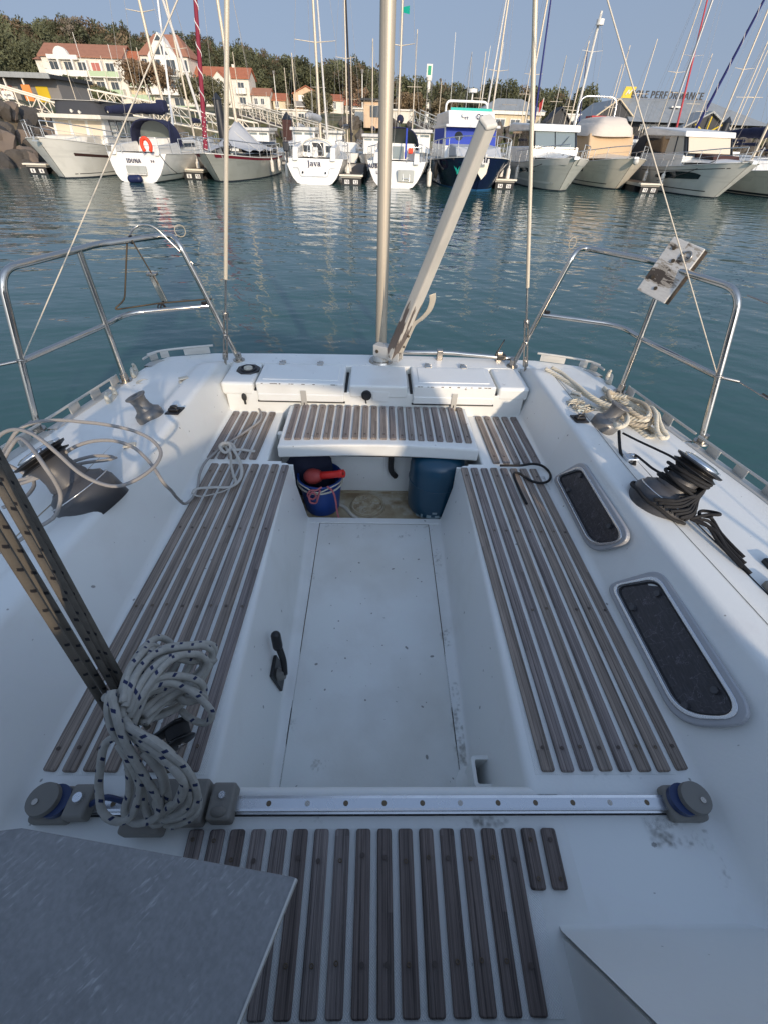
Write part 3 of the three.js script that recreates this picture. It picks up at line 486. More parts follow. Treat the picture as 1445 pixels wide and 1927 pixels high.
// perforated aluminium toe rail: cap and foot with webs between
for (const s of [-1, 1]) {
  const g = group(boat, 'toe_rail'); const L0 = [[-1.0, .08], [-1.75, -1.0], [-2.28, -1.86], [-2.62, -2.52]];
  for (const [a, b] of [[.1, -1.78], [-1.80, -2.30]].concat([[-2.56, -2.66]])) {
    part(g, 'cap', sweep(zs(a, b, 14).map(z => [s * xToe(z), 1.082, z]), .0075, { n: 6, flat: [1, .7] }), M.aluDull);
    part(g, 'foot', loft(zs(a, b, 14).map(z => [[s * (xToe(z) - .042), 1.0365, z], [s * (xToe(z) - .040), 1.0405, z], [s * (xToe(z) + .006), 1.0405, z], [s * (xToe(z) + .006), 1.01, z]]), s < 0), M.aluDull);
  }
  for (let z = .06; z > -2.30; z -= .155) { const x = xToe(z - .03) ; if (Math.abs(z + 1.83) < .05) continue; const w = part(g, 'web', box(.006, .045, rr(.070, .085), s * x, 1.062, z - .03), M.aluDull); }
  // stern quarter piece
  const q = [[s * 1.445, 1.082, -2.63], [s * 1.40, 1.084, -2.68], [s * 1.25, 1.086, -2.745], [s * 1.08, 1.088, -2.795]];
  part(g, 'cap', sweep(smooth(q, .03), .0075, { n: 6 }), M.aluDull);
  for (const t of [.18, .42, .80]) { const c = new THREE.CatmullRomCurve3(q.map(arr)), p = c.getPoint(t), d = c.getTangent(t); const w = part(g, 'web', box(t > .5 ? .16 : .05, .045, .006), M.aluDull); w.position.set(p.x, 1.062, p.z); w.rotation.y = Math.atan2(-d.z, d.x); }
}

// pushpits: port and starboard halves
for (const s of [-1, 1]) {
  const g = group(boat, 'pushpit'), R = .0145;
  const A0 = [s * 1.652, 1.03, -1.80], A1 = [s * 1.548, 1.70, -1.94], B0 = [s * 1.472, 1.03, -2.352], B1 = [s * 1.445, 1.70, -2.36], C0 = [s * .895, 1.03, -2.695], C1 = [s * 1.075, 1.70, -2.70], K1 = [s * 1.43, 1.70, -2.49], C2 = [s * 1.18, 1.70, -2.80];
  part(g, 'top_rail', sweep(roundPoly([A0, A1, B1, K1, C2, C1.map((v, i) => i === 0 ? s * 1.10 : v), C0], .085, 7), R, { n: 12 }), M.steel);
  part(g, 'mid_rail', sweep(roundPoly([[s * 1.60, 1.35, -1.868], [s * 1.463, 1.35, -2.354], [s * 1.44, 1.35, -2.56], [s * 1.005, 1.36, -2.70]], .10, 6), R * .92, { n: 10 }), M.steel);
  part(g, 'stanchion', rod(B0, [s * 1.447, 1.70, -2.36], R, 12), M.steel);
  for (const [x, , z] of [A0, B0, C0]) part(g, 'base', merge([cyl(.020, .022, .05, 14, x, 1.055, z), cyl(.036, .038, .008, 18, x, 1.037, z)]), M.steelDull);
  part(g, 'clamp', merge([new THREE.TorusGeometry(.017, .005, 6, 14).rotateX(1.2).translate(s * 1.600, 1.352, -1.868), rod([s * 1.60, 1.352, -1.865], [s * 1.68, 1.345, -1.83], .007)]), M.steelDull);
  part(g, 'lashing', merge([new THREE.TorusGeometry(.016, .004, 6, 12).rotateX(1.57).translate(s * 1.035, 1.37, -2.70), new THREE.TorusGeometry(.017, .004, 6, 12).rotateX(1.4).translate(s * 1.03, 1.38, -2.70)]), M.ropeBlack);
  part(g, 'wire_eye', new THREE.TorusGeometry(.028, .0022, 6, 18).rotateY(.5).translate(s * 1.10, 1.725, -2.775), M.ropeTan);
  const lf = group(boat, 'lifeline');
  part(lf, 'wire', rod([s * 1.68, 1.345, -1.83], [s * 1.86, 1.34, 0], .0035, 6), M.steelDull); part(lf, 'turnbuckle', rod([s * 1.70, 1.345, -1.70], [s * 1.725, 1.345, -1.50], .008, 8), M.screw);
  part(lf, 'wire', rod([s * 1.575, 1.685, -1.93], [s * 1.86, 1.65, 0], .0035, 6), M.steelDull); part(lf, 'turnbuckle', rod([s * 1.60, 1.68, -1.76], [s * 1.63, 1.68, -1.58], .009, 8), M.steelDull);
  part(lf, 'post', rod([s * 1.86, 1.03, .12], [s * 1.86, 1.66, .12], .0125, 12), M.steel);
}
// wire frame that carried the horseshoe buoy, on the port pushpit
{
  const g = group(boat, 'buoy_holder');
  part(g, 'frame', sweep(roundPoly([[-1.33, 1.70, -2.62], [-1.305, 1.755, -2.70], [-1.21, 1.763, -2.70], [-1.045, 1.58, -2.70]], .06), .0045, { n: 7 }), M.steelDull);
  part(g, 'frame', sweep(roundPoly([[-1.33, 1.70, -2.62], [-1.445, 1.41, -2.60], [-1.52, 1.36, -2.58], [-1.28, 1.38, -2.66], [-.985, 1.40, -2.70]], .03), .0045, { n: 7 }), M.screw);
  part(g, 'frame', rod([-1.305, 1.70, -2.62], [-1.25, 1.46, -2.66], .0038, 7), M.screw);
  part(g, 'bracket', rbox(-.017, .017, -.07, .07, -.006, .006, .003, 1).applyMatrix4(new THREE.Matrix4().makeRotationZ(.22)).translate(-1.262, 1.455, -2.66), M.steel);
  part(g, 'clip', rbox(-1.30, -1.245, 1.525, 1.54, -2.68, -2.64, .004, 1), M.steelDull);
  part(g, 'lashing', merge([new THREE.TorusGeometry(.019, .004, 6, 12).rotateY(1.2).translate(-1.255, 1.362, -2.632), new THREE.TorusGeometry(.019, .004, 6, 12).rotateY(.9).translate(-1.265, 1.366, -2.628), new THREE.TorusGeometry(.017, .004, 6, 12).rotateY(1.2).translate(-1.315, 1.70, -2.635)]), M.ropeBlack);
}
// weathered outboard pad on the starboard pushpit
{
  const g = group(boat, 'outboard_pad', 'flaking white wooden pad clamped to the pushpit'); g.position.set(1.452, 1.685, -2.325); g.rotation.order = 'YXZ'; g.rotation.set(-.30, -1.0, -.16);
  part(g, 'face', rbox(-.085, .085, -.125, .125, .020, .032, .004, 1), M.boardPaint); part(g, 'core', rbox(-.083, .083, -.123, .123, -.026, .0195, .003, 1), M.boardEdge);
  part(g, 'ring', new THREE.TorusGeometry(.020, .004, 8, 18).translate(.035, .075, .036), M.steelDull);
  for (const [x, y] of [[-.045, .085], [-.05, -.05], [.0, -.085], [-.01, .04]]) part(g, 'bolt', cyl(.008, .009, .006, 12).rotateX(Math.PI / 2).translate(x, y, .034), M.screw);
  part(g, 'clamp', rbox(-.07, .07, -.03, .03, -.062, -.027, .008, 1), M.steelDull);
}
// tiller and its head
{
  const g = group(boat, 'tiller_head'), c = [.028, 0, -2.735];
  part(g, 'flange', cyl(.072, .078, .012, 32, c[0], 1.040, c[2]), M.steelDull); part(g, 'collar', cyl(.045, .052, .03, 28, c[0], 1.060, c[2]), M.aluDull);
  const m4 = new THREE.Matrix4().makeRotationY(-.50).setPosition(.075, 1.10, -2.70);
  part(g, 'yoke', merge([rbox(-.095, .02, -.030, .048, -.036, .036, .007, 2), rbox(.0, .088, -.030, .026, .024, .036, .003, 1), rbox(.0, .088, -.030, .026, -.036, -.024, .003, 1), rbox(0, .088, -.032, -.024, -.036, .036, .002, 1)]).applyMatrix4(m4), M.aluDull);
  for (const [x, y] of [[-.062, .012], [.030, 0]]) part(g, 'bolt', cyl(.011, .011, .082, 14).rotateX(Math.PI / 2).translate(x, y, 0).applyMatrix4(m4), M.screw);
  const t = group(boat, 'tiller', 'raised wooden tiller with flaking white paint');
  const a = V3(.100, 1.10, -2.685), b = V3(.368, 2.188, -1.97), d = b.clone().sub(a), len = d.length();
  t.position.copy(a); t.quaternion.setFromUnitVectors(V3(0, 1, 0), d.clone().normalize()); t.rotateY(.62);
  const rows = zs(0, 1, 20).map(k => { const w = lerp(.036, .026, k), h = lerp(.034, .026, k), bend = .008 * Math.sin(k * Math.PI); return fillet([[-w, 0], [-w, -h, .010], [w, -h, .010], [w, h, .010], [-w, h, .010], [-w, 0]], 3).map(p => [p[0] + bend, k * len, p[1]]); });
  const sg = loft(rows, false); { const u = sg.attributes.uv; for (let i = 0; i < u.count; i++) u.setXY(i, u.getX(i) / .148, u.getY(i) / len); }
  const bareAt = (x, y) => { const v = y / 1024, a = peelN[((y >> 1) & 511) * 512 + ((x * 2) & 511)], b = peelL[((y >> 1) & 511) * 512 + ((x * 2) & 511)]; return a + .4 * (b - .5) + .20 * Math.sin(v * 9) * (v < .6 ? 1 : 0) - (v < .10 ? 0 : .02) - .28 * sst(.42, .62, v) - .02; };
  const tm = tex(256, 1024, (x, y) => { const q = bareAt(x, y), g = .6 + .8 * N512f[((y >> 3) & 511) * 512 + ((x * 2) & 511)]; const w = 1 - .12 * clamp((N512a[(y & 511) * 512 + x] - .5) * 4, 0, 1); return q > .585 ? S(.15 * g, .12 * g, .10 * g) : q > .568 ? S(.40, .34, .27) : S(.64 * w, .60 * w, .52 * w); }), tb = tex(256, 1024, (x, y) => { const v = bareAt(x, y) > .585 ? .25 : .9; return [v, v, v]; }, false);
  part(t, 'shaft', sg, std(0xffffff, .62, { map: tm, bumpMap: tb, bumpScale: .0008 }), 'shaft with grey wood bared where paint has flaked');
  part(t, 'end_cap', rbox(-.027, .027, len - .004, len + .014, -.027, .027, .010, 2), M.tillerPaint);
  for (const k of [.55, .62, .7, .78, .86, .92]) part(t, 'nick', box(.004, rr(.02, .05), .004, lerp(.038, .028, k) + .008 * Math.sin(k * Math.PI) - .003, k * len, rr(-.022, .014)), M.plug);
  const st = group(boat, 'tiller_strap'); part(st, 'bar', sweep(smooth([[.150, 1.13, -2.645], [.182, 1.25, -2.575], [.212, 1.345, -2.515], [.250, 1.385, -2.49], [.283, 1.44, -2.455], [.292, 1.50, -2.42], [.286, 1.535, -2.40]], .012), .019, { n: 10, flat: [.16, 1] }), M.wire); for (const q of [[.166, 1.18, -2.60], [.186, 1.26, -2.555]]) part(st, 'rivet', new THREE.SphereGeometry(.007, 8, 6).translate(...q), M.screw);
}
// pole stepped on the transom, split backstay and two flag lines
part(boat, 'stern_pole', merge([rod([.028, 1.02, -2.86], [.020, 5.6, -2.80], .0345, 24)]), M.aluPole);
for (const s of [-1, 1]) {
  const g = group(boat, 'backstay'); const b0 = V3(s * .955, 1.05, -2.60), b1 = V3(0, 5.05, -2.45), D = b1.clone().sub(b0).normalize(), at = k => b0.clone().addScaledVector(D, k);
  part(g, 'chainplate', rod(b0.clone().addScaledVector(D, -.03), at(.09), .008, 8), M.steelDull);
  part(g, 'turnbuckle', merge([rod(at(.05).add(V3(-.010, 0, 0)), at(.30).add(V3(-.010, 0, 0)), .0055, 8), rod(at(.05).add(V3(.010, 0, 0)), at(.30).add(V3(.010, 0, 0)), .0055, 8), rod(at(.03), at(.07), .017, 10), rod(at(.165), at(.19), .015, 10), rod(at(.28), at(.32), .017, 10)]), M.steelDull);
  part(g, 'screw_end', rod(at(.31), at(.52), .007, 8), M.steel); part(g, 'sleeve', rod(at(.50), b1, .0105, 10), M.wire);
  part(boat, 'flag_line', rod([s * 1.595, 1.355, -1.868], s < 0 ? [-.295, 2.95, -2.345] : [.360, 3.06, -2.36], .0024, 6), M.wireThin);
}
// boom and mast behind the viewpoint; unseen canvas hood added to shade the cockpit
{
  const hood = group(boat, 'sprayhood'); const cv = std([.26, .29, .34], .9, { bumpMap: clothBump, bumpScale: .01 });
  const arch = (z, w, top) => zs(0, Math.PI, 20).map(a => { const c = Math.cos(a), n = Math.sin(a); return [Math.sign(c) * Math.pow(Math.abs(c), .55) * w, 1.12 + Math.pow(n, .55) * (top - 1.12), z]; });
  part(hood, 'canopy', loft([arch(.42, 1.40, 2.22), arch(.7, 1.42, 2.26), arch(1.0, 1.40, 2.22)], false), cv);
  { // front panel with three clear windows, placed to let sun patches through
    const A = arch(1.0, 1.40, 2.22), B = arch(1.6, 1.30, 1.42), Q = (i, t) => A[i].map((v, k) => lerp(v, B[i][k], t)); const clear = phys([.93, .93, .92], .25, { transmission: 1, thickness: 0 });
    const inWin = i => { const x = Math.abs(A[i][0] + A[i + 1][0]) / 2; return x < .40 || (x > .52 && x < 1.15); };
    for (let i = 0; i < 20; i++) { const strip2 = (t0, t1, m, n) => part(hood, n, loft([[Q(i, t0), Q(i + 1, t0)], [Q(i, t1), Q(i + 1, t1)]]), m); if (inWin(i)) { strip2(0, .05, cv, 'front_band'); strip2(.05, .34, clear, 'added_window_strip'); strip2(.34, 1, cv, 'front_band'); } else strip2(0, 1, cv, 'front_band'); }
  }
  part(hood, 'hoop', sweep(arch(.42, 1.41, 2.23), .012), M.steel);
  const bm = group(boat, 'boom'); part(bm, 'spar', rod([-.06, 2.85, 3.2], [-1.02, 2.80, -1.25], .06, 14), M.alu); part(bm, 'sail_cover', sweep(smooth([[-.08, 3.05, 3.1], [-.5, 3.04, 1.2], [-.96, 2.95, -1.0]], .2), t => lerp(.22, .11, t), { n: 12 }), cv);
  part(bm, 'sheet_block', rbox(-1.04, -.86, 2.66, 2.76, -1.16, -.96, .03), M.blackP);
  part(boat, 'mast', rod([0, 1.2, 3.3], [0, 13, 3.5], .08, 16), M.alu);
}
const P_GREY_LOOP = [[-1.210,1.110,-0.925],[-1.166,1.120,-0.971],[-1.135,1.130,-1.015],[-1.095,1.140,-1.063],[-1.059,1.170,-1.079],[-1.036,1.220,-1.094],[-1.026,1.280,-1.093],[-1.030,1.330,-1.095],[-1.121,1.350,-1.184],[-1.237,1.320,-1.280],[-1.292,1.280,-1.295],[-1.311,1.250,-1.258],[-1.334,1.220,-1.227],[-1.360,1.230,-1.299],[-1.362,1.250,-1.369],[-1.334,1.280,-1.393],[-1.282,1.300,-1.419],[-1.183,1.310,-1.426],[-1.093,1.310,-1.417],[-1.023,1.300,-1.421],[-0.917,1.270,-1.425],[-0.830,1.250,-1.383],[-0.787,1.235,-1.330],[-0.786,1.225,-1.252],[-0.831,1.215,-1.181],[-0.879,1.210,-1.156],[-0.941,1.220,-1.160],[-0.988,1.260,-1.161],[-1.047,1.320,-1.187],[-1.106,1.360,-1.218],[-1.186,1.360,-1.266],[-1.286,1.330,-1.315],[-1.359,1.290,-1.334],[-1.406,1.240,-1.339],[-1.403,1.200,-1.320],[-1.350,1.170,-1.305],[-1.302,1.150,-1.286],[-1.288,1.130,-1.269],[-1.280,1.120,-1.211],[-1.301,1.110,-1.180],[-1.350,1.100,-1.157]];
const P_GREY_TAIL = [[-1.428,1.100,-1.248],[-1.354,1.120,-1.273],[-1.250,1.160,-1.267],[-1.182,1.200,-1.259],[-1.120,1.250,-1.280],[-1.074,1.270,-1.315],[-1.028,1.270,-1.349],[-0.977,1.250,-1.382],[-0.924,1.220,-1.389],[-0.873,1.195,-1.358],[-0.817,1.180,-1.300],[-0.781,1.150,-1.260],[-0.816,1.050,-1.327],[-0.847,0.950,-1.398],[-0.854,0.875,-1.449],[-0.844,0.863,-1.489],[-0.842,0.863,-1.576],[-0.866,0.863,-1.686],[-0.869,0.863,-1.800],[-0.824,0.863,-1.926],[-0.776,0.863,-2.019],[-0.724,0.863,-2.118],[-0.677,0.863,-2.229],[-0.685,0.863,-2.299],[-0.722,0.866,-2.386],[-0.728,0.900,-2.397],[-0.720,0.945,-2.378],[-0.714,0.965,-2.380]];
const P_GREY_BIGHT = [[-1.376,1.120,-1.289],[-1.238,1.160,-1.281],[-1.166,1.160,-1.370],[-1.113,1.150,-1.423],[-1.051,1.140,-1.428],[-1.070,1.140,-1.412],[-1.139,1.150,-1.370],[-1.193,1.170,-1.279],[-1.299,1.140,-1.266],[-1.390,1.110,-1.259]];
const P_STRAP_A = [[-0.860,0.866,-1.532],[-0.857,0.870,-1.559],[-0.778,0.868,-1.580],[-0.696,0.868,-1.586],[-0.669,0.868,-1.632],[-0.671,0.870,-1.704],[-0.703,0.872,-1.793],[-0.745,0.880,-1.868],[-0.784,0.884,-1.922],[-0.810,0.882,-1.945],[-0.808,0.872,-1.918],[-0.774,0.870,-1.871],[-0.740,0.868,-1.764],[-0.706,0.868,-1.675],[-0.680,0.868,-1.611],[-0.710,0.868,-1.561],[-0.764,0.867,-1.529],[-0.819,0.866,-1.513],[-0.855,0.866,-1.524]];
const P_STRAP_B = [[-0.809,0.876,-1.912],[-0.794,0.886,-1.939],[-0.766,0.886,-1.919],[-0.746,0.882,-1.885],[-0.716,0.872,-1.901],[-0.678,0.869,-1.896],[-0.646,0.868,-1.894]];
const P_BLACK_CORD = [[0.661,0.862,-1.809],[0.712,0.863,-1.809],[0.775,0.863,-1.811],[0.842,0.863,-1.827],[0.885,0.863,-1.814],[0.906,0.863,-1.772],[0.908,0.863,-1.730],[0.882,0.863,-1.680],[0.838,0.863,-1.661],[0.800,0.863,-1.673],[0.768,0.863,-1.708],[0.741,0.863,-1.744],[0.722,0.863,-1.743],[0.714,0.863,-1.711],[0.714,0.863,-1.632],[0.717,0.863,-1.561],[0.722,0.863,-1.498]];
const P_WHITE_A = [[1.045,1.120,-2.481],[1.076,1.110,-2.444],[1.121,1.105,-2.360],[1.158,1.105,-2.256],[1.185,1.105,-2.165],[1.221,1.105,-2.078],[1.257,1.110,-2.017],[1.276,1.130,-1.934],[1.242,1.160,-1.824],[1.195,1.165,-1.743],[1.148,1.165,-1.717],[1.154,1.160,-1.755]];
const P_WHITE_B = [[1.090,1.120,-2.499],[1.130,1.115,-2.435],[1.150,1.115,-2.333],[1.165,1.120,-2.232],[1.191,1.120,-2.116],[1.239,1.115,-2.048],[1.289,1.120,-1.999],[1.365,1.100,-2.022],[1.449,1.090,-2.069]];
const P_WHITE_C = [[1.380,1.060,-2.355],[1.370,1.070,-2.278],[1.366,1.090,-2.184],[1.368,1.100,-2.088],[1.418,1.110,-2.053],[1.472,1.110,-2.020],[1.484,1.110,-1.963],[1.452,1.110,-1.874],[1.442,1.100,-1.807],[1.446,1.090,-1.764],[1.414,1.090,-1.753],[1.405,1.100,-1.786],[1.414,1.120,-1.839],[1.444,1.130,-1.913],[1.455,1.130,-1.982],[1.442,1.110,-2.019],[1.416,1.080,-2.021],[1.373,1.070,-1.968],[1.370,1.070,-1.913],[1.418,1.070,-1.883],[1.426,1.070,-1.821],[1.398,1.060,-1.811],[1.367,1.060,-1.861],[1.348,1.060,-1.930],[1.340,1.070,-1.984]];
const P_WHITE_D = [[1.371,1.060,-2.271],[1.372,1.060,-2.198],[1.385,1.060,-2.116],[1.400,1.060,-2.004],[1.429,1.050,-1.933],[1.427,1.050,-1.838],[1.379,1.050,-1.806],[1.363,1.050,-1.877],[1.397,1.070,-1.953],[1.455,1.080,-1.993],[1.449,1.090,-1.919],[1.461,1.080,-1.852],[1.473,1.080,-1.821]];
const P_BLACK_A = [[1.166,1.140,-1.740],[1.151,1.120,-1.682],[1.149,1.090,-1.637],[1.148,1.080,-1.595],[1.162,1.075,-1.556],[1.177,1.080,-1.545],[1.184,1.090,-1.565]];
const P_BLACK_B = [[1.166,1.150,-1.704],[1.184,1.170,-1.608],[1.210,1.190,-1.509],[1.224,1.210,-1.420],[1.223,1.220,-1.349]];
const P_BLACK_C = [[1.184,1.080,-1.631],[1.192,1.100,-1.602],[1.178,1.130,-1.507],[1.158,1.160,-1.409],[1.166,1.170,-1.359]];
const P_FALL_0 = [[-0.664,1.000,-0.440],[-0.632,1.620,-0.494],[-0.576,2.700,-0.589]];
const P_FALL_1 = [[-0.665,1.000,-0.463],[-0.663,1.620,-0.542],[-0.660,2.700,-0.680]];
const P_FALL_2 = [[-0.601,1.000,-0.443],[-0.782,1.600,-0.705],[-1.115,2.700,-1.187]];
const P_FALL_3 = [[-0.604,1.000,-0.427],[-0.748,1.600,-0.654],[-1.013,2.700,-1.069]];
const P_FALL_4 = [[-0.577,1.000,-0.430],[-0.801,1.600,-0.743],[-1.213,2.700,-1.316]];
const P_COIL_0 = [[-0.582,1.120,-0.368],[-0.610,1.100,-0.358],[-0.622,1.060,-0.326],[-0.632,1.000,-0.289],[-0.618,0.970,-0.254],[-0.588,0.960,-0.241],[-0.560,0.960,-0.246],[-0.537,1.000,-0.273],[-0.527,1.040,-0.300],[-0.529,1.080,-0.320],[-0.547,1.130,-0.342],[-0.564,1.180,-0.362],[-0.570,1.220,-0.391],[-0.567,1.240,-0.416]];
const P_COIL_1 = [[-0.567,1.240,-0.416],[-0.545,1.220,-0.374],[-0.534,1.180,-0.346],[-0.519,1.120,-0.319],[-0.502,1.060,-0.294],[-0.487,1.000,-0.268],[-0.492,0.970,-0.249],[-0.519,0.950,-0.243],[-0.549,0.950,-0.240],[-0.574,0.960,-0.256],[-0.563,1.000,-0.289],[-0.559,1.060,-0.326],[-0.562,1.130,-0.358],[-0.572,1.170,-0.388]];
const P_COIL_2 = [[-0.572,1.170,-0.388],[-0.523,1.190,-0.361],[-0.484,1.170,-0.344],[-0.448,1.140,-0.328],[-0.420,1.100,-0.314],[-0.401,1.060,-0.294],[-0.400,1.010,-0.276],[-0.414,0.980,-0.257],[-0.451,0.960,-0.248],[-0.491,0.950,-0.248],[-0.474,0.980,-0.262],[-0.434,1.020,-0.268],[-0.416,1.060,-0.284],[-0.426,1.100,-0.299],[-0.464,1.120,-0.324],[-0.506,1.150,-0.346],[-0.540,1.200,-0.377]];
const P_COIL_3 = [[-0.540,1.200,-0.377],[-0.552,1.220,-0.414],[-0.555,1.230,-0.457],[-0.567,1.200,-0.533],[-0.572,1.160,-0.586],[-0.572,1.130,-0.612],[-0.556,1.100,-0.614],[-0.545,1.080,-0.593],[-0.552,1.080,-0.562],[-0.569,1.100,-0.508],[-0.563,1.140,-0.437],[-0.546,1.170,-0.383]];
const P_COIL_4 = [[-0.546,1.170,-0.383],[-0.552,1.200,-0.435],[-0.549,1.200,-0.499],[-0.529,1.180,-0.545],[-0.494,1.140,-0.578],[-0.464,1.100,-0.605],[-0.453,1.060,-0.611],[-0.460,1.030,-0.589],[-0.475,1.020,-0.548],[-0.505,1.030,-0.499],[-0.539,1.080,-0.450],[-0.547,1.140,-0.400]];
const P_COIL_5 = [[-0.547,1.140,-0.400],[-0.538,1.190,-0.427],[-0.518,1.200,-0.453],[-0.492,1.180,-0.480],[-0.459,1.140,-0.497],[-0.439,1.100,-0.502],[-0.436,1.070,-0.495],[-0.450,1.050,-0.482],[-0.485,1.050,-0.476],[-0.506,1.060,-0.488]];
const P_COIL_6 = [[-0.506,1.060,-0.488],[-0.531,1.100,-0.481],[-0.544,1.140,-0.450],[-0.530,1.170,-0.400],[-0.516,1.190,-0.439],[-0.491,1.170,-0.468],[-0.457,1.120,-0.475],[-0.421,1.070,-0.461],[-0.408,1.040,-0.447],[-0.426,1.020,-0.435],[-0.474,1.010,-0.450],[-0.503,1.010,-0.469]];
const P_COIL_7 = [[-0.569,1.120,-0.351],[-0.541,1.080,-0.320],[-0.532,1.020,-0.294],[-0.527,0.970,-0.265],[-0.509,0.940,-0.240],[-0.487,0.940,-0.245],[-0.475,0.990,-0.281],[-0.485,1.050,-0.318],[-0.505,1.120,-0.340],[-0.536,1.160,-0.364]];
const P_COIL_8 = [[-0.536,1.160,-0.364],[-0.481,1.150,-0.335],[-0.439,1.110,-0.311],[-0.415,1.050,-0.292],[-0.419,1.000,-0.268],[-0.444,0.970,-0.254],[-0.482,0.950,-0.252],[-0.505,0.970,-0.270],[-0.475,1.030,-0.292],[-0.481,1.070,-0.312],[-0.509,1.120,-0.335]];
const P_COIL_9 = [[-0.533,1.200,-0.388],[-0.522,1.220,-0.444],[-0.508,1.200,-0.506],[-0.483,1.160,-0.546],[-0.459,1.120,-0.568],[-0.450,1.080,-0.570],[-0.461,1.060,-0.550],[-0.495,1.060,-0.514],[-0.526,1.100,-0.467],[-0.533,1.150,-0.408]];
const P_COIL_10 = [[-0.534,1.220,-0.391],[-0.536,1.230,-0.451],[-0.536,1.200,-0.519],[-0.518,1.160,-0.560],[-0.493,1.120,-0.579],[-0.490,1.080,-0.578],[-0.505,1.060,-0.543],[-0.528,1.080,-0.490],[-0.538,1.120,-0.433]];
const P_COIL_11 = [[-0.537,1.230,-0.396],[-0.555,1.230,-0.467],[-0.557,1.210,-0.518],[-0.565,1.180,-0.555],[-0.565,1.150,-0.575],[-0.567,1.120,-0.577],[-0.578,1.100,-0.551],[-0.570,1.130,-0.480],[-0.547,1.170,-0.412]];// ---------------------------------------------------------------- ropes and loose things on the boat
const inBoat = o => { o.position.copy(boat.position); o.rotation.y = boat.rotation.y; return o; };
{
  const o = inBoat(thing('mainsheet', 'blue-flecked white mainsheet with dirty falls and coil hung over the port bench', 'rope'));
  [P_FALL_0, P_FALL_1, P_FALL_2, P_FALL_3, P_FALL_4].forEach((p, i) => { part(o, 'fall', sweep(smooth(p, .03), i === 0 || i === 2 ? .0084 : .0076, { n: 10 }), M.ropeFleckDirty); });
  const C = [P_COIL_0, P_COIL_1, P_COIL_2, P_COIL_3, P_COIL_4, P_COIL_5, P_COIL_6, P_COIL_7, P_COIL_8, P_COIL_9, P_COIL_10, P_COIL_11];
  C.forEach(p => part(o, 'coil_turn', sweep(smooth(p, .012), .0090, { n: 9 }), M.ropeFleck));
  for (let k = 0; k < 9; k++) { const src = C[[3, 4, 5, 9, 10, 11, 4, 9, 2][k]], dx = rr(-.018, .018), dz = rr(-.02, .02), dy = rr(-.06, -.01); part(o, 'coil_turn', sweep(smooth(src.map((q, i) => [q[0] + dx * Math.sin(i), q[1] + dy * (.6 + .4 * Math.cos(i * 1.3)), q[2] + dz * Math.cos(i * .7)]), .014), .0086, { n: 8 }), M.ropeFleck); }
  part(o, 'hitch', sweep(smooth([[-.60, 1.16, -.43], [-.56, 1.20, -.40], [-.53, 1.18, -.44], [-.56, 1.14, -.47], [-.61, 1.17, -.44], [-.585, 1.21, -.41], [-.54, 1.16, -.42]], .01), .0075, { n: 9 }), M.ropeFleck);
  const b = inBoat(thing('mainsheet_block', 'black triple block with cam cleat at the foot of the mainsheet', 'pulley block'));
  const m4 = new THREE.Matrix4().makeRotationFromEuler(new THREE.Euler(.25, .5, .5)).setPosition(-.525, .955, -.425);
  part(b, 'cheek', merge([new THREE.CapsuleGeometry(.034, .05, 6, 18).scale(1, 1, .28).rotateZ(1.57).translate(0, 0, .022), new THREE.CapsuleGeometry(.034, .05, 6, 18).scale(1, 1, .28).rotateZ(1.57).translate(0, 0, -.022)]).applyMatrix4(m4), M.blackP);
  part(b, 'sheave', cyl(.03, .03, .03, 20).rotateX(Math.PI / 2).translate(.018, 0, 0).applyMatrix4(m4), M.blackR); part(b, 'pin', cyl(.01, .01, .07, 12).rotateX(Math.PI / 2).translate(.02, 0, 0).applyMatrix4(m4), M.steelDull);
  part(b, 'bracket', rbox(-.075, .01, -.004, .004, -.014, .014, .002, 1).applyMatrix4(new THREE.Matrix4().makeRotationZ(.5)).applyMatrix4(m4).translate(0, .02, .01), M.steel);
  part(b, 'cam', merge([cyl(.016, .018, .022, 12, -.05, .03, .012), cyl(.016, .018, .022, 12, -.05, .03, -.018)]).applyMatrix4(m4), M.blueP);
  part(b, 'shackle', rod([-.535, .90, -.36], [-.53, .945, -.41], .012, 10), M.steelDull);
}
{
  const o = inBoat(thing('grey_sheet', 'loose grey rope looping over the port winch and down to the bench', 'rope'));
  for (const p of [P_GREY_LOOP, P_GREY_TAIL, P_GREY_BIGHT]) part(o, 'strand', sweep(smooth(p.map(q => [q[0] - (q[1] > 1.14 ? .025 : .012), q[1], q[2]]), .02), .0066, { n: 9 }), M.ropeGrey);
  const s = inBoat(thing('webbing_strap', 'off-white webbing strap knotted on the port bench slats', 'strap'));
  for (const p of [P_STRAP_A, P_STRAP_B]) part(s, 'band', sweep(smooth(p, .012), .0085, { n: 8, flat: [.35, 1] }), M.strap);
  part(s, 'knot', sweep(smooth([[-.835, .87, -1.90], [-.80, .895, -1.93], [-.775, .885, -1.90], [-.80, .868, -1.875], [-.83, .89, -1.90], [-.81, .90, -1.92], [-.78, .875, -1.93]], .008), .009, { n: 8, flat: [.5, 1] }), M.strap);
  const c = sweep(smooth(P_BLACK_CORD, .012), .0066, { n: 9 }); inBoat(solo('shock_cord', c, M.ropeBlack, 'short black cord curled on the starboard bench slats', 'cord'));
}
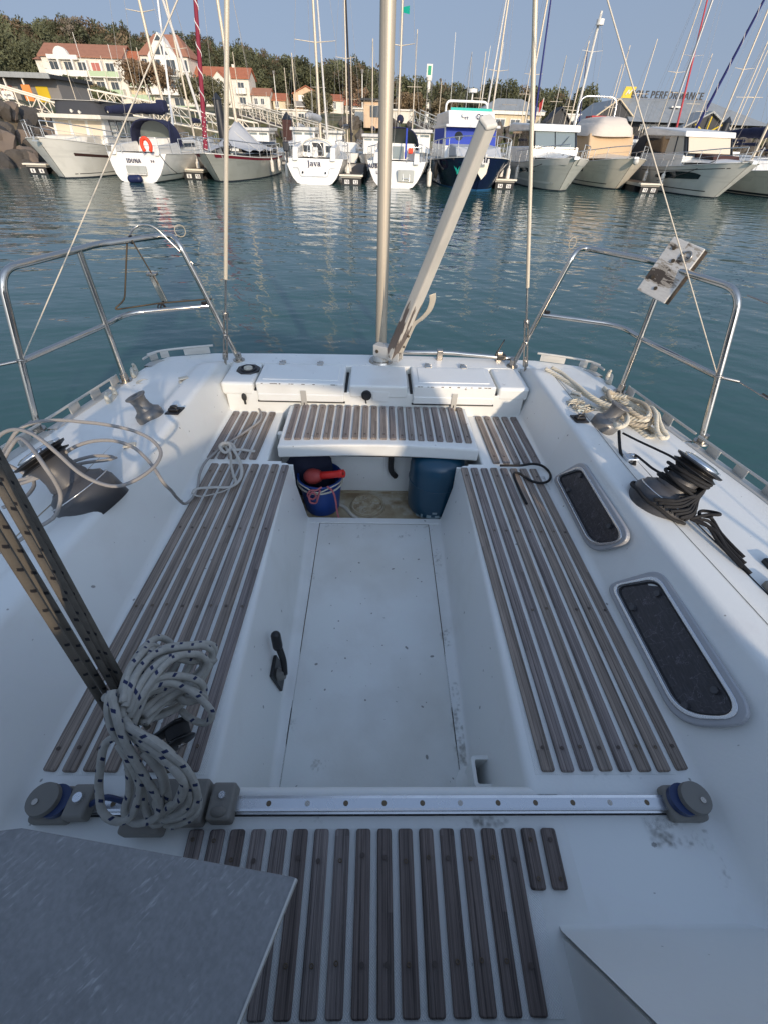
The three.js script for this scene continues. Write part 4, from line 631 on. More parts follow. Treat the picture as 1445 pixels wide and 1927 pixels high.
{
  const o = inBoat(thing('mooring_rope', 'white three-strand mooring rope piled along the starboard toe rail', 'rope')); const LR = { n: 12, lobes: 3, pitch: .060 };
  for (const p of [P_WHITE_A, P_WHITE_B, P_WHITE_C, P_WHITE_D]) part(o, 'strand', sweep(smooth(p.map(q => [q[0] - .012, q[1] - .006, q[2]]), .0042), .0115, LR), M.ropeWhite);
  for (let k = 0; k < 5; k++) { const c = [1.335, 1.07, -2.02], pts = []; const a0 = rr(0, 6), ax = rr(.05, .085), az = rr(.10, .17); for (let i = 0; i < 9; i++) { const a = a0 + i * .8; pts.push([c[0] + Math.cos(a) * ax + .22 * Math.sin(a) * az, c[1] + .01 + .022 * k * .5 + .012 * Math.sin(i * 2.1 + k), c[2] + Math.sin(a) * az]); } part(o, 'strand', sweep(smooth(pts, .0042), .0112, LR), k % 3 === 1 ? M.ropeTan : M.ropeWhite); }
  const f = inBoat(thing('frayed_line', 'small frayed bundle of pale twine beside the small starboard winch', 'rope'));
  for (let k = 0; k < 26; k++) { const x = rr(1.045, 1.13), z = rr(-2.06, -1.93), pts = []; for (let i = 0; i < 5; i++) pts.push([x + rr(-.035, .035), 1.10 + rr(0, .03), z + rr(-.03, .03)]); part(f, 'twine', sweep(smooth(pts, .01), .0032, { n: 5 }), k % 6 === 0 ? M.ropeFluff : k % 3 === 0 ? M.ropeTan : M.ropeWhite); }
}
{
  const o = inBoat(thing('black_sheet', 'black sheet wound round the large starboard winch', 'rope'));
  const base = V3(1.128, 1.085, -1.255), ax = V3(.52, 1, -.12).normalize(), q = new THREE.Quaternion().setFromUnitVectors(V3(0, 1, 0), ax);
  const W = (r, a, h) => V3(Math.cos(a) * r, h, Math.sin(a) * r).multiplyScalar(1.14).applyQuaternion(q).add(base);
  const turns = []; for (let i = 0; i < 90; i++) { const a = i * .42; turns.push(W(.060 + .004 * Math.sin(i * .9) + .012 * Math.max(0, Math.sin(i * .23)), a, .078 + .072 * Math.abs(((i / 28) % 2) - 1))); }
  part(o, 'turn', sweep(smooth(turns, .012), .0062, { n: 8 }), M.ropeBlack);
  for (let k = 0; k < 9; k++) { const a = .35 + k * .16 + rr(-.1, .1); const pts = [W(.058, a - .9 - rr(0, .5), .15), W(.066, a - .3, .13 - rr(0, .03)), W(.078, a + .15, .09 - rr(0, .03)), W(.102, a + .6, .05), W(.112, a + 1.0, .02)]; part(o, 'turn', sweep(smooth(pts, .012), .0062, { n: 8 }), M.ropeBlack); }
  { const pts = []; for (let i = 0; i <= 26; i++) pts.push(W(.106, 1.0 + i * .155, .004 + .002 * Math.sin(i))); part(o, 'turn', sweep(smooth(pts, .012), .0062, { n: 8 }), M.ropeBlack); }
  const tail = (dx, dz) => sweep(smooth([W(.11, 1.15, .03).toArray(), [1.255 + dx, 1.105, -1.13 + dz], [1.27 + dx, 1.085, -1.06 + dz], [1.285 + dx, 1.075, -1.0 + dz], [1.30 + dx, 1.068, -.955 + dz]], .012), .0062, { n: 8 });
  for (const [dx, dz] of [[0, 0], [-.022, .02], [.016, -.03], [-.01, .045]]) part(o, 'tail', tail(dx, dz), M.ropeBlack);
  part(o, 'tail', sweep(smooth([W(.11, 1.2, .03).toArray(), [1.24, 1.13, -1.14], [1.275, 1.14, -1.13], [1.29, 1.12, -1.165], [1.26, 1.105, -1.19], [1.235, 1.11, -1.16], [1.25, 1.13, -1.125]], .01), .0062, { n: 8 }), M.ropeBlack);
  for (const p of [P_BLACK_A, P_BLACK_B, P_BLACK_C]) part(o, 'lead', sweep(smooth(p.map(v => [v[0], v[1] - .015, v[2]]), .02), p === P_BLACK_A ? .0075 : .0050, { n: 8 }), M.ropeBlack);
}
// things stowed under the helm seat
{
  const o = inBoat(thing('bucket', 'blue plastic bucket under the helm seat beside the port bench', 'bucket', null, 0));
  const c = [-.325, .402, -1.985], at = g => g.translate(...c);
  part(o, 'shell', at(lathe([[0, .004], [.098, 0], [.104, .01], [.124, .19], [.126, .235], [.133, .24], [.133, .248], [.122, .248], [.119, .19], [.098, .012], [0, .012]], 32)), M.blueBucket);
  part(o, 'rim', at(new THREE.TorusGeometry(.131, .006, 8, 36).rotateX(Math.PI / 2).translate(0, .205, 0)), M.creamP);
  part(o, 'handle', at(sweep(smooth([[.132, .215, 0], [.12, .235, .06], [.07, .24, .115], [0, .22, .137], [-.07, .24, .115], [-.12, .235, .06], [-.132, .215, 0]], .01), .004, { n: 7 })), M.creamP);
  const h = inBoat(thing('fog_horn', 'red plastic fog horn with pink cord lying in the blue bucket', 'fog horn'));
  const d0 = V3(-.36, .665, -1.945), d1 = V3(-.175, .735, -1.885); const Q = new THREE.Quaternion().setFromUnitVectors(V3(0, 1, 0), d1.clone().sub(d0).normalize());
  const tr = g => g.applyQuaternion(Q).translate(d0.x, d0.y, d0.z);
  part(h, 'tube', tr(lathe([[0, .06], [.024, .06], [.0215, .11], [.0205, .165], [.023, .185], [.024, .205], [.020, .207], [.016, .200], [0, .199]], 20)), M.red);
  part(h, 'bulb', tr(lathe([[0, -.05], [.03, -.045], [.046, -.02], [.047, .01], [.036, .045], [.024, .062]], 20)), M.redDull);
  part(h, 'reed', tr(merge([box(.022, .004, .004, 0, .205, 0), box(.004, .004, .022, 0, .2055, 0)])), M.redDull);
  part(h, 'lanyard', sweep(smooth([[-.27, .66, -1.86], [-.24, .64, -1.845], [-.225, .58, -1.838], [-.22, .50, -1.835], [-.212, .44, -1.838], [-.205, .41, -1.845]], .01), .0055, { n: 8 }), M.ropePink);
  part(h, 'lanyard', sweep(smooth([[-.30, .655, -1.86], [-.33, .64, -1.848], [-.365, .635, -1.85], [-.385, .60, -1.85], [-.36, .575, -1.845], [-.335, .60, -1.842], [-.35, .63, -1.842], [-.375, .60, -1.842], [-.37, .55, -1.845], [-.34, .55, -1.842], [-.325, .59, -1.842], [-.31, .64, -1.85]], .01), .0058, { n: 8 }), M.ropePink);
  const g = inBoat(thing('gas_cylinder', 'worn blue gas cylinder under the helm seat on the starboard side', 'gas cylinder')); const k = [.362, .402, -1.995], tk2 = q => q.translate(...k);
  part(g, 'body', tk2(lathe([[0, .02], [.145, .02], [.156, .04], [.158, .10], [.158, .232], [.1605, .236], [.1605, .244], [.158, .248], [.158, .33], [.150, .375], [.125, .40], [.09, .412], [.04, .418], [0, .418]], 40)), M.gasBlue);
  part(g, 'foot_ring', tk2(lathe([[.130, 0], [.134, 0], [.136, .03], [.132, .03]], 36)), M.gasBare);
  part(g, 'weld_seam', tk2(new THREE.TorusGeometry(.1600, .0025, 6, 44).rotateX(Math.PI / 2).translate(0, .24, 0)), M.gasBlue);
  const ch = []; for (let i = 0; i < 9; i++) { const a = 1.9 + rr(-.7, .5), y = rr(.03, .085), w = rr(.012, .04); ch.push(new THREE.CylinderGeometry(.1585, .1585, rr(.012, .03), 6, 1, true, Math.PI / 2 - a, w / .158).translate(0, y, 0)); } part(g, 'bare_patch', tk2(merge(ch)), M.gasBare);
  part(g, 'valve', tk2(cyl(.02, .025, .015, 16, 0, .422, 0)), M.steelDull);
  const bag = new THREE.SphereGeometry(.16, 24, 16).scale(.95, 1.15, .6); { const p = bag.attributes.position; for (let i = 0; i < p.count; i++) { const f = 1 + .10 * Math.sin(p.getX(i) * 40) * Math.sin(p.getY(i) * 33 + 1) + .05 * Math.sin(p.getZ(i) * 60); p.setXYZ(i, p.getX(i) * f, p.getY(i) * f, p.getZ(i) * f); } bag.computeVertexNormals(); }
  inBoat(solo('stowed_bag', bag.translate(-.40, .60, -2.07), M.navyBag, 'dark navy bag stowed behind the bucket under the helm seat', 'bag'));
}
// grey board laid across the companionway corner
{
  const out = [[-.1045, -.0905], [-.112, -.0925], [-.517, -.149], [-.80, -.120], [-.80, .50], [-.33, .50]];
  const o = inBoat(thing('washboard', 'flat dull grey washboard lying over the port corner of the companionway', 'board'));
  part(o, 'panel', plate(out, 1.366, 1.378, .002), M.slab); part(o, 'edging', plate([[-.1035, -.0895], [-.1065, -.0905], [-.330, .50], [-.327, .50]], 1.368, 1.379), M.aluDull);
}
// ================================================================ the marina across the water
const font = await new FontLoader().loadAsync('fonts/droid/droid_sans_bold.typeface.json');
const fontS = await new FontLoader().loadAsync('fonts/droid/droid_serif_bold.typeface.json');
function text(str, size, depth = .01, f = font) { const g = new TextGeometry(str, { font: f, size, depth, curveSegments: 3, bevelEnabled: false }); g.computeBoundingBox(); const b = g.boundingBox; return g.translate(-(b.min.x + b.max.x) / 2, -(b.min.y + b.max.y) / 2, 0); }
const paint = (r, g, b, ro = .32) => phys([r, g, b], ro, { map: paintMap, clearcoat: .35, clearcoatRoughness: .25 });
const W = {
  white: paint(.78, .76, .71), cream: paint(.70, .65, .55), grey: paint(.42, .43, .40), deck: std([.62, .60, .55], .6, { map: paintMap }), navy: phys([.006, .010, .045], .18, { clearcoat: .7 }), dark: std([.02, .022, .026], .4), glass: phys([.02, .025, .03], .06, { clearcoat: .8 }), glassPale: phys([.20, .24, .24], .08, { clearcoat: .8 }), shadeCloth: std([.62, .54, .42], .8),
  canvasGrey: std([.045, .047, .052], .9, { bumpMap: clothBump, bumpScale: .03 }), canvasNavy: std([.012, .016, .05], .9, { bumpMap: clothBump, bumpScale: .03 }), canvasBlue: std([.03, .06, .36], .8, { bumpMap: clothBump, bumpScale: .02 }), canvasPale: std([.44, .45, .46], .85, { bumpMap: clothBump, bumpScale: .05 }), canvasBeige: std([.56, .40, .24], .85, { bumpMap: clothBump, bumpScale: .03 }), canvasSand: std([.62, .55, .47], .85, { bumpMap: clothBump, bumpScale: .03 }), turq: std([.02, .42, .34], .6), burgundy: std([.20, .012, .03], .7), orange: std([.78, .06, .02], .6), anti: std([.02, .025, .04], .7), antiBlue: std([.02, .12, .28], .7), mast: std([.60, .52, .40], .45, { metalness: .2 }), mastDark: std([.03, .03, .035], .6), mastGrey: std([.36, .36, .36], .4, { metalness: .4 }), rig: std([.34, .32, .29], .5, { metalness: .4 }), rail: std([.66, .65, .62], .25, { metalness: .9 }), fender: std([.70, .66, .58], .5), fenderNavy: std([.01, .015, .06], .45), blackRub: std([.012, .012, .012], .8), decal: std([.012, .012, .05], .6), decalGreen: std([.0, .30, .22], .6), wood: std([.20, .12, .07], .8, { map: teakMap }), plank: std([.30, .26, .21], .85, { map: teakMap }), float: std([.025, .025, .026], .8), conc: std([.42, .40, .36], .9, { map: paintMap }), redStay: std([.42, .05, .06], .7), blueStay: std([.015, .02, .13], .7), stripe: std([.70, .68, .64], .8), teal: std([.0, .36, .26], .6), brown: std([.055, .022, .018], .8), brass: std([.75, .68, .55], .6),
};
// hull: stern at z 0, bow at z L
function hullFns(o) {
  const { Ln, B, tw = .85, fs = 1.0, fb = 1.4, rake = .12, full = .45, wlk = .86, rt = 0 } = o;
  const hb = s => B / 2 * (s < full ? lerp(tw, 1, Math.sin(s / full * Math.PI / 2)) : Math.sqrt(Math.max(0, 1 - Math.pow((s - full) / (1 - full), 2.1))));
  const top = s => lerp(fs, fb, Math.pow(s, 1.7)) - .10 * Math.sin(s * Math.PI);
  const P = (s, y) => { const F = top(s), b = hb(s), w = b * lerp(wlk, wlk * .80, s * s); let x; if (y < 0) x = w * Math.sqrt(Math.max(0, 1 - Math.pow(y / -.5, 2))); else x = lerp(w, b, Math.pow(y / F, o.flare || 1.1)); const fy = clamp(y / F, -.4, 1); return [Math.max(x, .012), y, s * Ln * lerp(1 - rake, 1, fy) + (1 - s) * rt * fy * (s < .2 ? 1 - s / .2 : 0)]; };
  return { hb, top, P };
}
function strip(H, s0, s1, y0, y1, n = 20, off = .008) { // painted band on both sides, y as functions of top or metres
  const gs = [];
  for (const sd of [-1, 1]) gs.push(loft(zs(s0, s1, n).map(s => { const a = typeof y0 === 'function' ? y0(s) : y0, b = typeof y1 === 'function' ? y1(s) : y1; return [a, (a + b) / 2, b].map(y => { const p = H.P(s, y); return [sd * (p[0] + off), p[1], p[2]]; }); }), sd < 0));
  return merge(gs);
}
function hull(parent, o, mat, anti = W.anti) {
  const H = hullFns(o), n = 22, ys = [-.45, -.25, .06]; const side = (sd, lo, hi) => loft(zs(0, 1, n).map(s => { const F = H.top(s); const yy = lo ? [-.45, -.3, -.12, .05] : [.05, .05 + (F - .05) * .25, .05 + (F - .05) * .5, .05 + (F - .05) * .75, F]; return yy.map(y => { const p = H.P(s, y); return [sd * p[0], p[1], p[2]]; }); }), sd < 0);
  part(parent, 'hull', merge([side(-1), side(1)]), mat); part(parent, 'antifouling', merge([side(-1, true), side(1, true)]), anti);
  const F0 = H.top(0), tr = [];
  for (const y of [-.4, -.2, 0, .05, F0 * .25, F0 * .5, F0 * .75, F0]) { const p = H.P(0, y); tr.push(zs(-1, 1, 8).map(t => [p[0] * t, p[1], p[2] - (o.round || .06) * (1 - t * t)])); }
  part(parent, 'transom', loft(tr, false), mat);
  part(parent, 'deck', loft(zs(0, 1, n).map(s => { const p = H.P(s, H.top(s)); return [[-p[0] + .005, p[1] - .004, p[2]], [-p[0] * .5, p[1] + .03, p[2]], [0, p[1] + .05, p[2]], [p[0] * .5, p[1] + .03, p[2]], [p[0] - .005, p[1] - .004, p[2]]]; }), true), W.deck);
  part(parent, 'rubbing_strake', merge([-1, 1].map(sd => sweep(zs(0, 1, n).map(s => { const p = H.P(s, H.top(s)); return [sd * p[0], p[1], p[2]]; }), .022, { n: 6 }))), o.strake || W.deck);
  return H;
}
function rails(parent, H, s0, s1, h, nPost, mat = W.rail, sides = [-1, 1]) {
  for (const sd of sides) {
    const pt = (s, dy) => { const p = H.P(s, H.top(s)); return [sd * Math.max(0, p[0] - .06), p[1] + dy, p[2] - .03]; };
    part(parent, 'guard_rail', merge([sweep(zs(s0, s1, 14).map(s => pt(s, h)), .022, { n: 6 }), sweep(zs(s0, s1, 10).map(s => pt(s, h * .52)), .007, { n: 5 })]), mat);
    for (let k = 0; k <= nPost; k++) { const s = lerp(s0, s1, k / nPost); part(parent, 'stanchion', rod(pt(s, 0), pt(s, h), .017, 6), mat); }
  }
}
function fender(parent, x, y, z, k = 1, m = W.fender) { part(parent, 'fender', merge([new THREE.CapsuleGeometry(.11 * k, .42 * k, 5, 12).translate(x, y, z), cyl(.035, .05, .12, 8, x, y + .36 * k, z), rod([x, y + .36 * k, z], [x, y + .9, z], .012, 5)]), m); }
function rigging(parent, x, z, y0, h, o = {}) { // mast with spreaders, shrouds, stays
  const m = o.mat || W.mast, r = o.r || .075;
  part(parent, 'mast', rod([x, y0, z], [x + (o.dx || 0), h, z + (o.dz || 0)], r, 10, r * .8), m);
  for (const hs of o.spread || [h * .45, h * .72]) part(parent, 'spreader', merge([rod([x, hs, z], [x - (o.sw || .75), hs + .08, z - .1], .025, 6, .014), rod([x, hs, z], [x + (o.sw || .75), hs + .08, z - .1], .025, 6, .014)]), m);
  const st = [], b = o.beam || 1.4, hs = (o.spread || [h * .45])[0];
  for (const s of [-1, 1]) st.push(rod([x + s * b, y0, z - .2], [x + s * (o.sw || .75), hs + .08, z - .1], .008, 4), rod([x + s * (o.sw || .75), hs + .08, z - .1], [x, h - .2, z], .008, 4));
  if (o.fore) st.push(rod([x, o.fy || y0, o.fore], [x, h - .1, z], .008, 4)); if (o.back !== undefined) st.push(rod([x, y0, o.back], [x, h, z], .008, 4));
  part(parent, 'rigging_wire', merge(st), W.rig);
}
function boomCover(parent, a, b, r0, r1, m) { part(parent, 'boom', rod(a, b, .05, 8), W.mast); part(parent, 'sail_cover', sweep(smooth([[a[0], a[1] + r0 * .7, a[2]], [(a[0] + b[0]) / 2, (a[1] + b[1]) / 2 + (r0 + r1) * .4, (a[2] + b[2]) / 2], [b[0], b[1] + r1 * .5, b[2]]], .25), t => lerp(r0, r1, t) * (1 + .08 * Math.sin(t * 25)), { n: 10 }), m); }
function furl(parent, a, b, r, m, m2, turns = 16) { part(parent, 'furled_sail', rod(a, b, r, 10, r * .55), m); if (m2) { const pts = [], A = arr(a), B = arr(b), n = turns * 14; for (let i = 0; i <= n; i++) { const t = i / n, q = t < .12 ? t * 3.2 : .38 + (t - .12) * .7, p = A.clone().lerp(B, t), R = lerp(r, r * .55, t) + .004; pts.push(p.add(V3(Math.cos(q * turns * 6.28) * R, 0, Math.sin(q * turns * 6.28) * R))); } part(parent, 'spiral_band', sweep(pts, .022, { n: 5 }), m2); } }
function hood(parent, name, zF, zA, w, y0, top, mat, win = true) { // sprayhood: arch frames with clear panels
  const A = (z, ww, t) => zs(0, Math.PI, 14).map(a => [Math.sign(Math.cos(a)) * Math.pow(Math.abs(Math.cos(a)), .7) * ww, y0 + Math.pow(Math.sin(a), .7) * (t - y0), z]);
  part(parent, name, loft([A(zA, w, top), A(lerp(zA, zF, .45), w, top + .03), A(lerp(zA, zF, .55), w, top)], true), mat);
  part(parent, 'clear_panel', loft([A(lerp(zA, zF, .55), w - .01, top - .01), A(zF, w * .9, y0 + .12)], true), win ? W.glassPale : mat);
  part(parent, 'hood_hoop', merge([sweep(A(zA, w + .01, top + .01), .035, { n: 6 }), sweep(A(lerp(zA, zF, .55), w + .01, top + .01), .03, { n: 6 })]), mat);
}
function outline(pts, d, bev = .03) { const s = new THREE.Shape(pts.map(p => new THREE.Vector2(p[0], p[1]))); return new THREE.ExtrudeGeometry(s, { depth: d, bevelEnabled: bev > 0, bevelSize: bev, bevelThickness: bev, bevelSegments: 2, curveSegments: 6 }); }
// side-view outline (z forward, y up) extruded across the beam
function across(pts, w, bev = .04) { return boxUV(outline(pts, w - 2 * bev, bev).rotateY(-Math.PI / 2).translate(w / 2 - bev, 0, 0)); }

// ---- 1 trawler yacht, bow towards us
{
  const o = thing('trawler_yacht', 'white trawler yacht with dark canvas round its flybridge at far left', 'motorboat', [-17.75, 0, -37.2], rad(2));
  const H = hull(o, { Ln: 10.6, B: 3.7, tw: .9, fs: 1.15, fb: 1.62, rake: .11, full: .55, wlk: .84 }, W.white);
  part(o, 'stripe', strip(H, .1, .93, s => H.top(s) * .60, s => H.top(s) * .68, 24), W.brown); part(o, 'knuckle', strip(H, .3, .97, .17, .20, 20, .006), W.dark);
  part(o, 'foredeck_trunk', across([[4.5, 1.2], [8.3, 1.35], [8.0, 1.62], [4.5, 1.75]], 2.2), W.cream);
  part(o, 'cabin', across([[1.0, 1.1], [6.6, 1.2], [6.2, 2.42], [1.0, 2.42]], 2.8), W.white);
  part(o, 'roof', across([[-.2, 2.40], [7.0, 2.40], [7.0, 2.50], [-.2, 2.54]], 3.3, .03), W.cream);
  for (const z of [1.5, 2.55, 3.55, 4.5, 5.4]) for (const s of [-1, 1]) { const w = group(o, 'window'); part(w, 'frame', box(.03, .74, .72, s * 1.405, 1.98, z), W.dark); part(w, 'pane', box(.02, .64, .60, s * 1.417, 1.98, z), W.glassPale); }
  for (const x of [-.88, 0, .88]) { const w = part(o, 'windscreen', box(.72, .74, .03), W.shadeCloth); w.position.set(x, 1.93, 6.40); w.rotation.x = -.32; }
  part(o, 'flybridge_canvas', loft([[2.5, 0], [2.9, .05], [3.08, .12]].map(([y, i]) => zs(0, 1, 28).map(t => { const a = t * 6.283, c = Math.cos(a), n = Math.sin(a); return [Math.sign(c) * Math.pow(Math.abs(c), .4) * (1.45 - i), y, 3.9 + Math.sign(n) * Math.pow(Math.abs(n), .4) * (2.3 - i * 2)]; })), false), W.canvasGrey);
  part(o, 'flybridge_cover', plate([[-1.3, 1.8], [1.3, 1.8], [1.3, 5.9], [-1.3, 5.9]], 3.04, 3.10, .02), W.canvasGrey);
  part(o, 'cover_hem', plate([[-1.36, 1.7], [1.36, 1.7], [1.36, 6.0], [-1.36, 6.0]], 3.10, 3.115), W.deck);
  for (const z of [3.6, 4.6]) part(o, 'hull_port', box(3.42, .13, .20, 0, 1.12, z), W.dark);
  rails(o, H, .36, .99, .62, 6); part(o, 'bow_anchor', merge([box(.10, .10, .7, 0, 1.60, 10.5), box(.3, .05, .12, 0, 1.50, 10.75)]), W.rail);
  part(o, 'horn', merge([cyl(.07, .03, .2, 10).rotateX(1.57).translate(.6, 2.62, 6.9), cyl(.07, .03, .2, 10).rotateX(1.57).translate(.2, 2.66, 6.9)]), W.cream);
  part(o, 'aerial', merge([rod([-.9, 2.5, 2], [-.9, 6.0, 1.9], .015, 5), rod([.9, 2.5, 2], [.9, 5.6, 1.9], .015, 5)]), W.deck);
}
// ---- 2 sloop stern-on with orange horseshoe buoy
{
  const o = thing('cruising_sloop', 'white sloop stern-on with orange horseshoe buoy and navy boom cover', 'sailboat', [-13.25, 0, -27.1], Math.PI + rad(-3));
  const H = hull(o, { Ln: 10.5, B: 3.5, tw: .88, fs: 1.15, fb: 1.4, rake: .10, full: .4, wlk: .50, rt: .55, flare: .5 }, W.white);
  part(o, 'boot_stripe', strip(H, .02, .97, .28, .31, 20, .006), W.dark);
  part(o, 'coachroof', across([[2.8, 1.12], [7.9, 1.25], [7.2, 1.52], [3.2, 1.62]], 2.1, .10), W.white);
  for (const s of [-1, 1]) part(o, 'cabin_window', box(.02, .16, 1.6, s * 1.06, 1.43, 4.6), W.glass);
  for (const s of [-1, 1]) part(o, 'cockpit_coaming', across([[.4, 1.1], [3.0, 1.1], [2.8, 1.50], [.6, 1.38]], .24, .05).translate(s * 1.12, 0, 0), W.white);
  part(o, 'transom_recess', rbox(-.55, .45, .36, .66, -.02, .12, .02), W.grey); part(o, 'transom_step', rbox(-.55, .45, .30, .36, -.12, .2, .02), W.deck);
  part(o, 'boat_name', text('IDUNA', .17, .02).rotateY(Math.PI).translate(.12, .84, .30), W.decal); part(o, 'port_of_registry', text('9 9', .10, .02).rotateY(Math.PI).translate(-.85, .84, .33), W.decal);
  for (const s of [-1, 1]) part(o, 'pushpit', merge([sweep(roundPoly([[s * 1.42, 1.12, 1.5], [s * 1.42, 1.74, 1.4], [s * 1.36, 1.74, .3], [s * .55, 1.72, .15], [s * .55, 1.12, .2]], .12), .018, { n: 6 }), sweep(roundPoly([[s * 1.42, 1.45, 1.4], [s * 1.36, 1.45, .3], [s * .55, 1.43, .15]], .12), .012, { n: 6 }), rod([s * 1.36, 1.1, .3], [s * 1.36, 1.74, .3], .016, 6)]), W.rail);
  const b = part(o, 'horseshoe_buoy', sweep(smooth(zs(-.9, 4.04, 14).map(a => [Math.cos(a) * .22, Math.sin(a) * .27, 0]), .05), .085, { n: 10 }), W.orange); b.position.set(-.85, 1.45, .12);
  hood(o, 'sprayhood', 4.3, 2.6, 1.15, 1.35, 2.42, W.canvasNavy); part(o, 'dodger_flap', across([[2.2, 1.5], [2.7, 1.45], [2.7, 2.4], [2.5, 2.4]], .06, .01).translate(-1.15, 0, 0), W.canvasNavy);
  boomCover(o, [.05, 2.72, 4.6], [.9, 2.62, .6], .24, .14, W.canvasNavy); part(o, 'sail_stack', rbox(-.22, .18, 2.75, 3.25, 4.3, 4.9, .08), W.canvasNavy);
  rigging(o, .05, 4.95, 1.5, 14, { beam: 1.55, spread: [6.4, 9.6], fore: 10.3, fy: 1.45, back: .2 }); furl(o, [0, 1.6, 10.2], [.05, 13.2, 5.1], .09, W.stripe);
  part(o, 'fender', new THREE.CapsuleGeometry(.17, .42, 6, 14).rotateZ(1.5).translate(0, .15, -.28), W.fenderNavy); fender(o, -1.78, .45, 3.6); fender(o, -1.80, .45, 4.6, .9); fender(o, -1.78, .45, 5.5, .9);
  rails(o, H, .2, .9, .6, 5);
  part(o, 'stern_rope', sweep(smooth([[-1.2, 1.15, .5], [-1.9, .7, -.2], [-2.35, .45, -.4]], .2), .016, { n: 5 }), W.blackRub);
}
// ---- 3 grey-green ketch, bow on, under a grey tent
{
  const o = thing('ketch', 'grey-green ketch with burgundy stripe under a pale grey cover', 'sailboat', [-9.0, 0, -37.8], rad(-4));
  const H = hull(o, { Ln: 10.2, B: 3.2, tw: .72, fs: .98, fb: 1.22, rake: .13, full: .5, wlk: .82 }, W.grey); part(o, 'sheer_stripe', strip(H, .03, .985, s => H.top(s) * .88, s => H.top(s) * .99, 24), W.burgundy);
  const tent = loft(zs(0, 1, 14).map(t => { const z = lerp(1.2, 7.0, t), ap = lerp(1.35, 1.2, t) + 1.30 * Math.exp(-Math.pow((t - .62) / .30, 2)); return [-1, -.75, -.4, 0, .4, .75, 1].map((u, j) => [u * 1.42 * (1 - .12 * t), lerp(ap, 1.28, Math.pow(Math.abs(u), .85)) - .05 * Math.sin(t * 20 + j), z + .06 * Math.sin(j * 3)]); }), true);
  part(o, 'cover', tent, W.canvasPale); part(o, 'cover_seam', merge([3, 4.4, 5.8].map(z => sweep(zs(-1, 1, 8).map(u => [u * 1.36, lerp(1.2 + 1.33 * Math.exp(-Math.pow(((z - 1.2) / 5.8 - .62) / .30, 2)), 1.30, Math.pow(Math.abs(u), .85)), z]), .012, { n: 4 }))), W.deck);
  part(o, 'cockpit_cover', rbox(-1.0, 1.0, 1.05, 1.62, .6, 2.2, .15), W.dark);
  rails(o, H, .08, .99, .60, 7); part(o, 'pulpit', sweep(roundPoly([[-.5, 1.12, 9.0], [-.42, 1.78, 9.5], [0, 1.80, 10.15], [.42, 1.78, 9.5], [.5, 1.12, 9.0]], .2), .02, { n: 6 }), W.rail); part(o, 'fender_basket', merge([new THREE.TorusGeometry(.18, .02, 6, 14).translate(.6, 1.55, 8.6), new THREE.TorusGeometry(.18, .02, 6, 14).translate(.6, 1.45, 8.4)]), W.dark);
  rigging(o, .0, 5.0, 1.2, 13.5, { beam: 1.35, spread: [7.2], back: .1, r: .09 }); furl(o, [.0, 1.35, 10.0], [0, 13.2, 5.2], .115, W.burgundy, W.stripe, 22);
  for (const s of [-1, 1]) { fender(o, s * 1.70, .55, 3.0, .95); fender(o, s * 1.72, .55, 4.6, .95); } part(o, 'hull_port', box(3.19, .24, .16, 0, .78, 2.6), W.dark);
}
